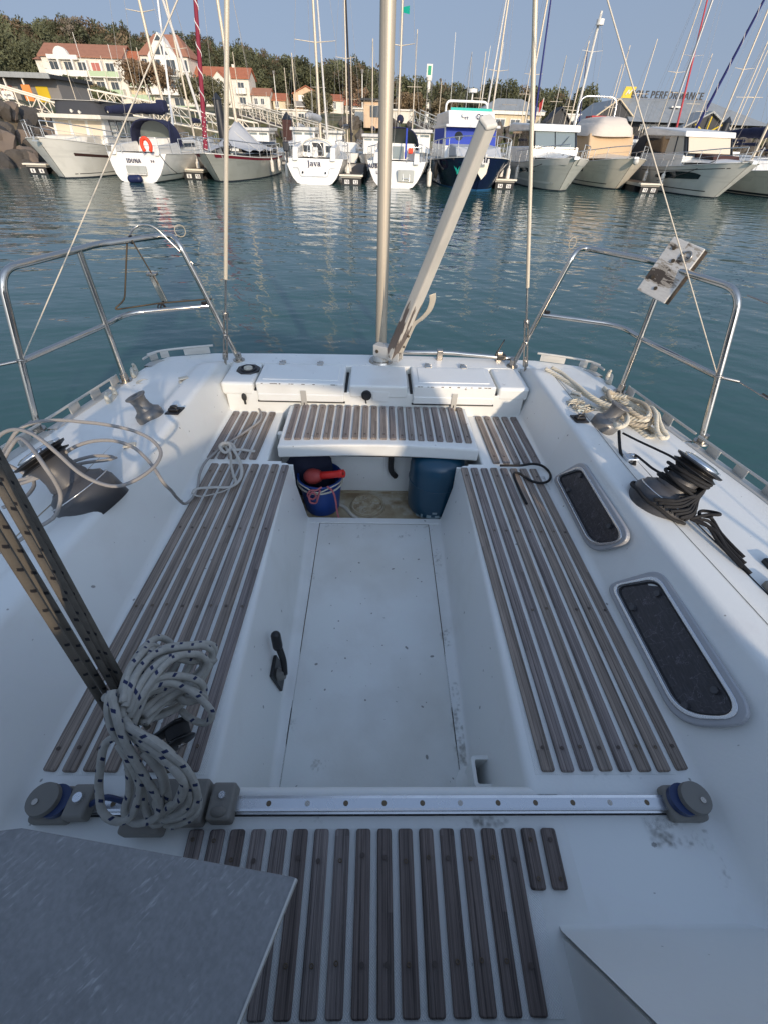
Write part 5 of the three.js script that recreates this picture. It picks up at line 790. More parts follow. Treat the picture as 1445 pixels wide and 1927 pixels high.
// ---- 4 sloop stern-on, name on the transom
{
  const o = thing('cruising_sloop', 'white sloop stern-on with a steering wheel, Java lettered on its transom', 'sailboat', [-4.5, 0, -29.4], Math.PI + rad(2));
  const H = hull(o, { Ln: 9.6, B: 3.45, tw: .92, fs: 1.10, fb: 1.3, rake: .10, full: .38, wlk: .48, rt: .45, flare: .48 }, W.white); for (const y of [.16, .22]) part(o, 'boot_stripe', strip(H, .02, .96, y, y + .03, 20, .006), W.dark);
  part(o, 'boat_name', text('Java', .24, .02, fontS).rotateY(Math.PI).translate(.0, .86, .24), W.decal); part(o, 'transom_panel', merge([sweep(roundPoly([[-1.15, .72, .14], [-.85, .72, .14], [-.75, .36, -.02], [.75, .36, -.02], [.85, .72, .14], [1.15, .72, .14]], .1), .012, { n: 5 })]), W.grey);
  for (const s of [-1, 1]) part(o, 'drain', cyl(.05, .05, .03, 12).rotateX(1.2).translate(s * .62, .52, .02), W.dark);
  for (const s of [-1, 1]) part(o, 'cockpit_coaming', across([[.3, 1.05], [2.8, 1.05], [2.8, 1.62], [.7, 1.50]], .30, .06).translate(s * 1.02, 0, 0), W.white);
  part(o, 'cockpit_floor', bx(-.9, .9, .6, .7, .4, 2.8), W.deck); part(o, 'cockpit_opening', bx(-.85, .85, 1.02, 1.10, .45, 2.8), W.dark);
  part(o, 'wheel', merge([new THREE.TorusGeometry(.42, .018, 6, 28).translate(0, 1.40, 1.1), ...[0, 1, 2].map(k => rod([Math.cos(k * 1.05) * .42, 1.40 + Math.sin(k * 1.05) * .42, 1.1], [-Math.cos(k * 1.05) * .42, 1.40 - Math.sin(k * 1.05) * .42, 1.1], .01, 5))]), W.rail); part(o, 'binnacle', rbox(-.14, .14, .7, 1.55, 1.15, 1.45, .05), W.white);
  part(o, 'coachroof', across([[2.8, 1.05], [7.2, 1.2], [6.6, 1.45], [2.9, 1.75]], 2.0, .10), W.white); part(o, 'companionway', bx(-.32, .32, 1.1, 1.72, 2.72, 2.80), W.dark); part(o, 'bulkhead_window', merge([bx(.45, .85, 1.3, 1.6, 2.74, 2.79), bx(-.85, -.45, 1.3, 1.6, 2.74, 2.79)]), W.glass);
  part(o, 'hood_frame', merge([sweep(smooth(zs(0, Math.PI, 10).map(a => [Math.cos(a) * .9, 1.5 + Math.sin(a) * .42, 2.5]), .1), .03, { n: 6 })]), W.cream);
  boomCover(o, [0, 2.66, 4.4], [.35, 2.74, 1.5], .16, .14, W.canvasPale); rigging(o, 0, 4.55, 1.4, 13.4, { beam: 1.5, spread: [5.8, 9.0], sw: 1.1, fore: 9.5, fy: 1.4, back: .2 }); furl(o, [0, 1.5, 9.4], [0, 12.8, 4.7], .07, W.stripe);
  rails(o, H, .06, .92, .58, 6); fender(o, -1.78, .4, 1.4, 1.1); fender(o, -1.80, .45, 3.2); fender(o, 1.80, .45, 2.0); part(o, 'outboard', merge([rbox(1.3, 1.6, 1.35, 1.75, .2, .5, .06), rod([1.45, 1.35, .35], [1.45, .9, .3], .05)]), W.dark);
}
// ---- 5 sloop stern-on with navy hood, behind the pole
{
  const o = thing('cruising_sloop', 'white sloop stern-on with navy sprayhood and boarding platform, left of the dark blue boat', 'sailboat', [-.05, 0, -29.1], Math.PI + rad(-2));
  const H = hull(o, { Ln: 9.4, B: 3.5, tw: .90, fs: 1.12, fb: 1.3, rake: .1, full: .38, wlk: .48, rt: .55, flare: .48 }, W.white); part(o, 'boot_stripe', strip(H, .02, .96, .14, .19, 20, .006), W.dark);
  part(o, 'boat_name', merge([text('AUBADE', .19, .02).rotateY(Math.PI).translate(1.0, .90, .34), text('LR', .14, .02).rotateY(Math.PI).translate(.95, .64, .24)]), W.decal);
  part(o, 'transom_recess', rbox(-1.0, -.1, .28, .78, -.04, .3, .03), W.grey); part(o, 'folded_ladder', merge([rod([-.75, .3, -.1], [-.75, .62, -.02], .02), rod([-.4, .3, -.1], [-.4, .62, -.02], .02), rod([-.75, .42, -.08], [-.4, .42, -.08], .02)]), W.rail); part(o, 'boarding_step', rbox(-.92, -.2, .34, .62, .02, .2, .03), W.white);
  for (const s of [-1, 1]) part(o, 'cockpit_coaming', across([[.3, 1.05], [2.8, 1.05], [2.8, 1.52], [.7, 1.40]], .30, .06).translate(s * 1.08, 0, 0), W.white);
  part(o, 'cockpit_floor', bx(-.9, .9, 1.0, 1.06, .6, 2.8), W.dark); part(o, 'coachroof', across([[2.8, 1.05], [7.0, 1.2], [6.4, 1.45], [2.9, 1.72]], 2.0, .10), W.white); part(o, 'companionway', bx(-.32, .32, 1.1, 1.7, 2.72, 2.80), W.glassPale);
  hood(o, 'sprayhood', 4.4, 2.4, 1.12, 1.40, 2.48, W.canvasNavy); part(o, 'hood_post', merge([rod([-.45, 1.2, 1.7], [-.45, 2.45, 2.3], .05, 8)]), W.canvasBlue); part(o, 'red_bag', rbox(-.85, -.55, 1.4, 1.65, 2.2, 2.5, .06), W.orange);
  for (const s of [-1, 1]) part(o, 'pushpit', merge([sweep(roundPoly([[s * 1.44, 1.1, 1.6], [s * 1.44, 1.72, 1.5], [s * 1.34, 1.72, .4], [s * .6, 1.70, .25], [s * .6, 1.1, .3]], .12), .018, { n: 6 }), rod([s * 1.34, 1.1, .4], [s * 1.34, 1.72, .4], .016, 6)]), W.rail);
  part(o, 'liferaft_case', rbox(-1.5, -1.2, 1.5, 1.8, .5, .7, .03), W.white); fender(o, -1.85, .38, 1.0, 1.15); fender(o, -1.85, .45, 3.0); fender(o, 1.85, .5, 2.4, .95, W.blackRub);
  boomCover(o, [0, 2.72, 4.4], [0, 2.72, 2.2], .2, .14, W.canvasNavy); rigging(o, .15, 4.9, 1.4, 13.0, { beam: 1.5, spread: [5.8, 9.0], fore: 9.3, fy: 1.4, back: .2, r: .06 }); rails(o, H, .2, .92, .58, 5);
  part(o, 'flag', across([[5.0, 6.95], [5.5, 7.05], [5.5, 7.2], [5.0, 7.25]], .02, 0).rotateY(1.2).translate(-4.9, 0, 3.3), W.teal);
}
// ---- 6 dark blue fishing cruiser, bow on
{
  const o = thing('fishing_cruiser', 'dark blue hulled cruiser with royal blue window covers and turquoise flybridge screen', 'motorboat', [3.75, 0, -39.2], rad(4));
  const H = hull(o, { Ln: 11.0, B: 4.3, tw: .9, fs: 1.1, fb: 1.46, rake: .10, full: .62, wlk: .80 }, W.navy, W.antiBlue);
  part(o, 'foredeck_trunk', across([[5.5, 1.35], [9.4, 1.45], [8.9, 1.72], [5.5, 1.86]], 2.5, .08), W.canvasPale);
  part(o, 'cabin', across([[1.5, 1.2], [6.9, 1.3], [6.3, 2.66], [1.5, 2.66]], 3.0, .06), W.white);
  const ws = group(o, 'window_cover'); part(ws, 'front_panel', rbox(-1.46, 1.46, -.42, .42, -.02, .02, .01), W.canvasBlue); for (const x of [-.72, .55]) part(ws, 'vision_port', cyl(.24, .24, .05, 20).rotateX(1.57).scale(1, .9, 1).translate(x, .02, .006), W.glass); ws.position.set(0, 2.20, 6.60); ws.rotation.x = -.42;
  for (const s of [-1, 1]) part(o, 'side_cover', across([[2.2, 1.85], [6.2, 1.85], [6.0, 2.55], [2.2, 2.55]], .03, .004).translate(s * 1.51, 0, 0), W.canvasBlue);
  part(o, 'flybridge', across([[1.2, 2.64], [6.6, 2.64], [5.9, 3.26], [1.2, 3.20]], 2.7, .06), W.white); const fl = part(o, 'screen', rbox(-1.2, 1.2, 0, .20, -.02, .02, .01), W.turq); fl.position.set(0, 3.25, 5.8); fl.rotation.x = -.35;
  part(o, 'roof_edge', across([[1.0, 2.62], [7.0, 2.62], [6.9, 2.70], [1.0, 2.70]], 3.1, .02), W.white);
  part(o, 'hull_emblem', merge([[0, 0, .5], [.12, .05, -.4], [-.12, .08, .9]].map(([x, y, a]) => new THREE.ConeGeometry(.06, .34, 6).rotateZ(a).translate(x, y, 0))).applyMatrix4(new THREE.Matrix4().makeRotationY(-.9).setPosition(-1.25, .85, 10.12)), W.decalGreen);
  part(o, 'flybridge_name', text('17', .16, .02).translate(-.35, 2.98, 6.32), W.decal); part(o, 'flybridge_emblem', merge([[.35, .1, .1], [.55, .08, .08], [.8, -.08, .1], [.95, -.12, .08]].map(([x, y, r]) => new THREE.TorusGeometry(r, .022, 6, 12).translate(x, 2.98 + y, 6.34))), W.decal);
  part(o, 'radar_arch', sweep(roundPoly([[-1.25, 3.1, 4.4], [-1.25, 3.78, 4.2], [1.25, 3.78, 4.2], [1.25, 3.1, 4.4]], .3), .06, { n: 8 }), W.white); part(o, 'radar', merge([cyl(.26, .26, .16, 18, .3, 4.25, 4.0), rod([.3, 3.8, 4.0], [.3, 4.2, 4.0], .04)]), W.white); part(o, 'search_light', merge([cyl(.09, .09, .16, 12).rotateX(1.57).translate(-.5, 3.12, 6.3)]), W.white);
  part(o, 'aerial', merge([rod([-1.0, 3.7, 4.2], [-1.05, 6.5, 4], .016, 5), rod([.85, 3.7, 4.2], [.9, 5.2, 4.1], .02, 5), rod([1.1, 3.2, 3], [1.25, 6.2, 2.8], .016, 5), rod([2.0, 1.3, 2.4], [2.1, 6.4, 2.4], .018, 5)]), W.deck);
  rails(o, H, .45, .985, .82, 8); part(o, 'pulpit', sweep(roundPoly([[-.6, 2.24, 10.2], [0, 2.26, 10.85], [.6, 2.24, 10.2]], .3), .02, { n: 6 }), W.rail);
  part(o, 'anchor', merge([box(.10, .10, .8, 0, 1.52, 10.75), rod([0, 1.50, 11.1], [0, 1.22, 11.12], .04), box(.34, .07, .12, 0, 1.20, 11.12), box(.09, .2, .07, .14, 1.29, 11.14), box(.09, .2, .07, -.14, 1.29, 11.14)]), W.mastGrey); part(o, 'anchor_plate', outline([[-.3, 0], [.3, 0], [.22, -.5], [0, -.75], [-.22, -.5]], .02, .004).translate(0, 1.28, 10.72), W.brass);
  part(o, 'tyre_fender', new THREE.TorusGeometry(.22, .08, 8, 18).rotateY(1.2).scale(1, 1.3, 1).translate(-2.10, .75, 8.2), W.blackRub); fender(o, 2.15, .6, 6.5, 1.1); fender(o, 2.1, .6, 8.2, 1.1);
}
// ---- bow-on motor cruisers
function cruiser(label, pos, turn, o, build) { const g = thing('motor_cruiser', label, 'motorboat', pos, turn, undefined); const H = hull(g, o, o.mat || W.white); build(g, H); return g; }
cruiser('white motor cruiser with dark side glass and forward-raked windscreen, right of the dark blue boat', [9.0, 0, -39.4], rad(3), { Ln: 10.0, B: 3.5, tw: .92, fs: 1.1, fb: 1.52, rake: .14, full: .55, wlk: .78, mat: paint(.55, .56, .52) }, (g, H) => {
  part(g, 'white_band', strip(H, .05, .97, .30, .40, 22), W.white); part(g, 'topside', strip(H, 0, .995, s => H.top(s) * .80, s => H.top(s) * .998, 24), W.white); part(g, 'hull_window', strip(H, .50, .80, s => H.top(s) * .60, s => H.top(s) * (.60 + .17 * Math.sin((s - .5) / .3 * Math.PI * .9 + .3)), 14, .012), W.glass);
  part(g, 'foredeck', loft(zs(0, 1, 8).map(t => { const z = lerp(5.2, 9.5, t), w = 1.45 * Math.sqrt(1 - Math.pow(t * .96, 2.2)); return zs(-1, 1, 8).map(u => [u * w, 1.36 + .13 * t + .36 * (1 - u * u) * (1 - t * .7), z]); }), true), W.white);
  part(g, 'cabin_lower', across([[.8, 1.1], [6.3, 1.2], [6.2, 1.85], [.8, 1.75]], 2.9, .06), W.white); part(g, 'cabin_glass', across([[1.0, 1.75], [6.25, 1.82], [5.5, 2.66], [1.2, 2.66]], 2.7, .03), W.glass); const ws = part(g, 'windscreen', rbox(-1.2, 1.2, -.45, .45, -.02, .02, .015), W.glassPale); ws.position.set(0, 2.24, 5.96); ws.rotation.x = -.72; for (const x of [-1.22, 0, 1.22]) part(g, 'mullion', rod([x, 1.86, 6.31], [x, 2.62, 5.65], .035), W.dark); part(g, 'wiper', rod([.3, 1.95, 6.36], [.8, 2.4, 5.98], .014), W.dark);
  part(g, 'roof', across([[.6, 2.64], [5.7, 2.64], [5.6, 2.82], [1.2, 2.94], [.6, 2.86]], 3.0, .07), W.white); rails(g, H, .42, .985, .55, 5); part(g, 'bow_roller', box(.25, .12, .7, 0, 1.52, 9.8), W.rail); part(g, 'bow_line', sweep(smooth([[-.3, 1.62, 8.9], [-1.2, 1.2, 8.4], [-2.2, .7, 7.2]], .2), .018, { n: 5 }), W.blackRub);
  fender(g, -1.78, .6, 3.5); fender(g, -1.78, .6, 5.5);
});
cruiser('white motor cruiser whose high cabin is wrapped in beige and sand canvas', [13.55, 0, -42.0], rad(2), { Ln: 9.8, B: 3.5, tw: .92, fs: 1.1, fb: 1.55, rake: .15, full: .55, wlk: .78, mat: W.cream }, (g, H) => {
  part(g, 'line', strip(H, .1, .95, .22, .26, 20), W.dark); part(g, 'hull_port', strip(H, .60, .66, s => H.top(s) * .60, s => H.top(s) * .76, 6, .012), W.dark); part(g, 'foredeck', loft(zs(0, 1, 8).map(t => { const z = lerp(5.6, 9.3, t), w = 1.4 * Math.sqrt(1 - Math.pow(t * .96, 2.2)); return zs(-1, 1, 8).map(u => [u * w, 1.38 + .12 * t + .28 * (1 - u * u) * (1 - t * .7), z]); }), true), W.cream);
  part(g, 'screen_canvas', across([[1.0, 1.2], [6.0, 1.4], [5.4, 2.50], [1.0, 2.50]], 2.9, .12), W.canvasBeige); part(g, 'flybridge_canvas', loft([[2.48, 1.62, 0], [2.6, 1.60, 0], [2.95, 1.45, .1], [3.12, 1.15, .3], [3.14, 1.12, .32], [3.34, .98, .5], [3.42, .5, 1.0], [3.46, .01, 1.6]].map(([y, w, i]) => zs(0, 1, 28).map(t => { const a = t * 6.283, c = Math.cos(a), n = Math.sin(a); return [Math.sign(c) * Math.pow(Math.abs(c), .5) * w, y + .02 * Math.sin(t * 40), 3.3 + Math.sign(n) * Math.pow(Math.abs(n), .5) * (2.6 - i)]; })), false), W.canvasSand);
  part(g, 'light_arch', sweep(roundPoly([[-1.3, 2.6, 2.0], [-1.3, 4.5, 1.6], [1.3, 4.5, 1.6], [1.3, 2.6, 2.0]], .6), .05, { n: 8 }), W.rail); rails(g, H, .40, .985, .55, 5); part(g, 'bow_roller', box(.25, .12, .6, 0, 1.55, 9.6), W.rail); part(g, 'fender_ball', new THREE.SphereGeometry(.16, 14, 10).translate(0, 1.4, 9.95), W.deck);
});
cruiser('white motor cruiser with black cabin sides and long black hull window', [17.4, 0, -38.6], rad(4), { Ln: 10.4, B: 3.6, tw: .92, fs: 1.15, fb: 1.62, rake: .17, full: .52, wlk: .76 }, (g, H) => {
  part(g, 'line', strip(H, .1, .95, .26, .30, 20), W.dark); part(g, 'hull_window', strip(H, .48, .86, s => H.top(s) * (.56 - .05 * (s - .48)), s => H.top(s) * (.58 + .23 * Math.pow(Math.sin(clamp((s - .46) / .42, 0, 1) * Math.PI), .5)), 16, .012), W.glass); part(g, 'upper_line', strip(H, .3, .97, s => H.top(s) * .84, s => H.top(s) * .86, 20, .008), W.dark);
  part(g, 'foredeck', loft(zs(0, 1, 8).map(t => { const z = lerp(5.6, 9.8, t), w = 1.45 * Math.sqrt(1 - Math.pow(t * .96, 2.2)); return zs(-1, 1, 8).map(u => [u * w, 1.42 + .13 * t + .34 * (1 - u * u) * (1 - t * .7), z]); }), true), W.white); part(g, 'sun_pad', across([[6.3, 1.70], [8.3, 1.66], [8.2, 1.78], [6.3, 1.84]], 1.5, .03), W.brown);
  part(g, 'cabin_lower', across([[1.8, 1.1], [6.6, 1.3], [6.5, 1.78], [1.8, 1.7]], 2.9, .06), W.white); part(g, 'cabin_glass', across([[1.6, 1.68], [6.6, 1.76], [5.9, 2.66], [2.0, 2.66]], 2.75, .03), W.glass); part(g, 'sun_screen', merge([across([[4.5, 1.80], [6.4, 1.82], [5.85, 2.58], [4.5, 2.58]], 2.84, .01)]), W.shadeCloth); const ws = part(g, 'windscreen', rbox(-1.25, 1.25, -.45, .45, -.02, .02, .015), W.shadeCloth); ws.position.set(0, 2.22, 6.34); ws.rotation.x = -.66; for (const s of [-1, 1]) { part(g, 'mullion', rod([s * 1.40, 1.80, 6.62], [s * 1.34, 2.66, 5.92], .05), W.dark); part(g, 'mullion', rod([s * 1.43, 1.8, 5.5], [s * 1.43, 2.6, 5.3], .04), W.dark); }
  part(g, 'roof', across([[1.4, 2.66], [6.1, 2.60], [6.0, 2.74], [2.0, 2.96], [1.4, 2.84]], 3.0, .06), W.white); part(g, 'roof_hatch', bx(-.9, .9, 2.90, 2.93, 2.3, 3.6), W.dark); part(g, 'cockpit_canvas', across([[-.2, 1.3], [1.6, 1.5], [1.6, 2.75], [.7, 2.45]], 2.7, .05), W.canvasGrey); part(g, 'cockpit_cover', across([[-.6, 1.1], [.8, 1.2], [.8, 2.3], [-.1, 2.1]], 2.5, .1), W.canvasPale); rails(g, H, .30, .985, .60, 7); part(g, 'bow_roller', box(.25, .12, .8, 0, 1.62, 10.2), W.rail); part(g, 'bow_line', sweep(smooth([[-.9, 1.62, 8.8], [-1.6, 1.1, 8.0], [-2.6, .6, 6.8]], .2), .018, { n: 5 }), W.blackRub); fender(g, -1.85, .6, 4.0); fender(g, -1.85, .6, 6.0);
});
cruiser('white hull with black boot top cut off by the right edge', [22.3, 0, -41.0], rad(2), { Ln: 11.5, B: 3.7, tw: .8, fs: 1.1, fb: 1.35, rake: .13, full: .5, wlk: .8, mat: W.cream }, (g, H) => {
  part(g, 'boot_top', strip(H, .02, .98, .08, .18, 22), W.dark); part(g, 'coachroof', across([[2.5, 1.1], [7.5, 1.2], [7.0, 1.52], [2.5, 1.62]], 2.2, .1), W.white); boomCover(g, [0, 2.7, 6.0], [0, 2.7, 1.5], .28, .18, W.canvasNavy); rigging(g, -.3, 6.2, 1.2, 14, { beam: 1.6, spread: [7, 10], back: .2 }); furl(g, [0, 1.5, 11.3], [-.2, 13.4, 6.4], .10, W.blueStay, W.stripe, 12); rails(g, H, .1, .98, .6, 8);
});

// ---- pontoons: a long walkway and the fingers between the boats
function pontoon(label, x0, x1, z0, z1, deckBoards, plate_) {
  const o = thing('pontoon', label, 'pontoon', null, 0, 'floating pontoons of the marina'); const alongX = x1 - x0 > z1 - z0;
  part(o, 'frame', bx(x0, x1, .30, .44, z0, z1), W.conc);
  for (let k = 0, n = Math.max(2, Math.round((alongX ? x1 - x0 : z1 - z0) / 3)); k < n; k++) { const t = (k + .5) / n; part(o, 'float', alongX ? rbox(lerp(x0, x1, t) - .8, lerp(x0, x1, t) + .8, -.3, .30, z0 + .1, z1 - .1, .05) : rbox(x0 + .06, x1 - .06, -.3, .30, lerp(z0, z1, t) - .7, lerp(z0, z1, t) + .7, .05), W.float); }
  part(o, 'walkway', bx(x0 + .05, x1 - .05, .44, .462, z0 + .05, z1 - .05), W.plank);
  if (plate_) { part(o, 'end_panel', bx(x0 + .02, x1 - .02, -.05, .32, z1, z1 + .04), W.float); plate_.forEach((s, i) => { const xx = lerp(x0, x1, i ? .72 : .28); part(o, 'berth_plate', bx(xx - .13, xx + .13, .06, .24, z1 + .04, z1 + .05), W.white); part(o, 'berth_number', text(s, .14, .006).translate(xx, .15, z1 + .052), W.decal); }); part(o, 'end_step', bx(x0 - .1, x1 + .1, .40, .47, z1 - .2, z1 + .12), W.brass); }
  return o;
}
pontoon('long grey walkway behind the front row of boats', -24, 26, -43.0, -41.2, true);
[[-20.0, -29.6, ['6', '4'], 'left of the trawler yacht'], [-11.35, -29.8, ['8', '10'], 'between the orange buoy sloop and the ketch'], [-2.5, -29.8, ['10', '12'], 'between the two stern-on white sloops'], [6.25, -30.8, ['14', '16'], 'right of the dark blue boat'], [15.0, -31.6, ['18', '20'], 'left of the cruiser with the black hull window']].forEach(([x, z, n, l]) => pontoon('finger pontoon with numbered end ' + l, x - .55, x + .55, -41.2, z, true, n));
pontoon('second walkway farther back across the basin', -30, 40, -58.5, -57, true);
[[-11.3, -36.2], [24.0, -42.3]].forEach(([x, z], i) => { const o = thing('mooring_pile', ['dark steel pile with cap behind the grey-green ketch', 'dark steel pile near the right edge'][i], 'pile', [x, 0, z], 0, 'steel mooring piles'); part(o, 'shaft', cyl(.26, .26, 6.2, 16, 0, .4, 0), W.dark); part(o, 'cap', new THREE.ConeGeometry(.30, .35, 16).translate(0, 3.68, 0), W.dark); });
{ const o = thing('mooring_pile', 'brown pile with pointed cap standing by the gangway', 'pile', [-10.7, 0, -55]); part(o, 'shaft', bx(-.42, .42, -1, 3.0, -.42, .42), W.brown); part(o, 'cap', new THREE.ConeGeometry(.62, .6, 4).rotateY(.785).translate(0, 3.3, 0), W.dark); }
// ================================================================ back rows of boats
function sloopParts(o, k) { // k: {Ln,B,mastH,mat,cover,furl,furl2,mastMat,bowAway}
  const H = hull(o, { Ln: k.Ln, B: k.B, tw: .82, fs: 1.0, fb: 1.25, rake: .12, full: .42, wlk: .72, flare: .8 }, k.mat || W.white);
  part(o, 'coachroof', across([[k.Ln * .26, 1.0], [k.Ln * .74, 1.15], [k.Ln * .68, 1.40], [k.Ln * .30, 1.55]], k.B * .58, .08), W.white);
  rigging(o, 0, k.Ln * .5, 1.3, k.mastH, { beam: k.B * .45, spread: [k.mastH * (k.sp || .5)], fore: k.Ln * .97, fy: 1.25, back: .2, mat: k.mastMat, r: k.r || .07, sw: .8 });
  boomCover(o, [0, 2.5, k.Ln * .48], [.1, 2.5, k.Ln * .12], .17, .1, k.cover || W.canvasNavy);
  if (k.furl) furl(o, [0, 1.4, k.Ln * .96], [0, k.mastH - .6, k.Ln * .52], k.fr || .09, k.furl, k.furl2, 12);
  rails(o, H, .06, .95, .55, 4);
}
const backRow = [
  [-16.7, -45.2, 0, { Ln: 9.2, B: 3.1, mastH: 13, furl: W.stripe, r: .08 }, 'back-row sloop whose tall cream mast rises between the buoy sloop and the ketch'],
  [-4.35, -44.4, 1, { Ln: 9, B: 3, mastH: 13.2, furl: W.mastDark, fr: .10, cover: W.dark, r: .06 }, 'back-row sloop with black furled headsail right of the Java transom'],
  [8.0, -45.4, 1, { Ln: 9, B: 3, mastH: 13.4, sp: .47, furl: W.stripe, r: .08 }, 'back-row sloop whose cream mast rises behind the tiller tip'],
  [11.7, -52.6, 0, { Ln: 9.4, B: 3.1, mastH: 14, sp: .46, furl: W.blueStay, r: .085 }, 'back-row sloop with navy furled headsail above the grey cruiser'],
  [15.1, -44.8, 1, { Ln: 9.2, B: 3.2, mastH: 9.6, sp: .78, mastMat: W.deck, r: .11, cover: W.canvasPale }, 'back-row sloop with stout white mast and radar dome above the beige cruiser'],
  [23.3, -45.0, 1, { Ln: 9.6, B: 3.2, mastH: 15, mastMat: W.mastGrey, r: .10 }, 'back-row sloop with plain grey mast right of the black-windowed cruiser roof'],
  [24.6, -53.8, 0, { Ln: 9.4, B: 3.1, mastH: 14, furl: W.redStay, r: .05 }, 'back-row sloop with red furled headsail above the black-windowed cruiser'],
  [28.4, -46.0, 1, { Ln: 10, B: 3.3, mastH: 14, furl: W.blueStay, furl2: W.stripe, fr: .13, cover: W.canvasNavy }, 'back-row sloop with navy headsail striped white at the right edge'],
  [-9.2, -52.0, 0, { Ln: 8, B: 2.7, mastH: 7.1, r: .05, cover: W.canvasPale }, 'small back-row sloop with short mast in front of the peach house'],
  [-.9, -47.0, 1, { Ln: 8.6, B: 2.9, mastH: 8.4, r: .06, furl: W.redStay, fr: .05 }, 'back-row sloop with thin mast just right of the stern pole'],
  [16.0, -53.5, 0, { Ln: 8.6, B: 2.9, mastH: 8.6, r: .065, furl: W.blueStay, fr: .05 }, 'back-row sloop with blue-banded mast left of the stout radar mast'],
  [6.0, -52.5, 0, { Ln: 8.2, B: 2.8, mastH: 7.6, r: .04, mastMat: W.mastGrey }, 'small back-row sloop with grey mast behind the dark blue boat'],
  [-2.4, -53.0, 0, { Ln: 8.2, B: 2.8, mastH: 8.2, r: .05 }, 'back-row sloop whose pale mast stands left of the stern pole'],
];
backRow.forEach(([x, z, away, k, label]) => { const o = thing('moored_sloop', label, 'sailboat', [x, 0, away ? z : z - k.Ln + 4], away ? Math.PI : 0, 'sailing boats in the back rows'); sloopParts(o, k); if (label.includes('radar dome')) part(o, 'radar_dome', cyl(.28, .28, .3, 16, 0, 9.0, k.Ln * .5 - .3), W.white); });
// far small sloops: only hull, roof and mast can be made out
{
  const proto = thing('distant_sloop', 'tiny distant sloop whose bare mast crowds the far rows of the marina', 'sailboat', [0, 0, 0], 0, 'distant sloops in the far rows');
  hull(proto, { Ln: 8, B: 2.8, tw: .8, fs: 1.0, fb: 1.2, rake: .12 }, W.white); part(proto, 'coachroof', across([[2.2, 1.0], [5.8, 1.1], [5.3, 1.38], [2.4, 1.5]], 1.6, .08), W.white); part(proto, 'mast', rod([0, 1.3, 4], [0, 9.2, 4.05], .055, 6, .04), W.mast); part(proto, 'spreader', rod([-.7, 5.6, 4], [.7, 5.6, 4], .02, 5), W.mast); part(proto, 'rigging_wire', rod([0, 1.2, 7.8], [0, 9.0, 4.05], .012, 4), W.rig); part(proto, 'sail_cover', rod([0, 2.4, 3.9], [0, 2.4, 1.2], .15, 7, .09), W.canvasNavy);
  const ordinal = n => ['first', 'second', 'third', 'fourth', 'fifth', 'sixth', 'seventh', 'eighth', 'ninth', 'tenth', 'eleventh', 'twelfth', 'thirteenth', 'fourteenth', 'fifteenth', 'sixteenth', 'seventeenth', 'eighteenth', 'nineteenth', 'twentieth', 'twenty-first', 'twenty-second', 'twenty-third', 'twenty-fourth', 'twenty-fifth', 'twenty-sixth', 'twenty-seventh', 'twenty-eighth', 'twenty-ninth', 'thirtieth'][n]; globalThis.ordinalWord = ordinal;
  const spots = [[-29.5, -50, .72], [-26.6, -51, .74], [-24.8, -52, .76], [-21.2, -52.5, .78], [-18.2, -63, .9], [-12.5, -62, .86], [-8.0, -63, 1.0], [-5.2, -61, .85], [-2.0, -62.5, .95], [1.4, -61.5, 1.0], [4.6, -63, .8], [9.0, -62, 1.0], [12.6, -63, .95], [17.5, -61.5, 1.02], [19.2, -63, .9], [21.0, -62, 1.05], [24.2, -63.5, .95], [26.8, -62, 1.08], [29.6, -63.5, 1.0], [31.2, -62, 1.15], [34.6, -63, 1.0], [36.8, -62, 1.05], [39.6, -63.5, 1.1], [42.4, -62, .9], [27.6, -50, .9], [32.0, -51, 1.1], [35.6, -50, .85], [39.0, -51, 1.0], [43.0, -50.5, .9]];
  const rankOf = (l, k) => l.filter(q => q[0] / -q[1] < l[k][0] / -l[k][1]).length;
  spots.forEach(([x, z, s], i) => { const o = i ? proto.clone() : proto; if (i) { o.name = numbered('distant_sloop'); scene.add(o); } o.position.set(x, 0, z); o.rotation.y = i % 3 ? 0 : Math.PI; o.scale.set(s, s * (.92 + .16 * ((i * 7) % 5) / 5), s); o.userData = { ...o.userData, label: 'tiny far-row sloop, ' + ordinal(rankOf(spots, i)) + ' bare mast from the left among them' }; });
}
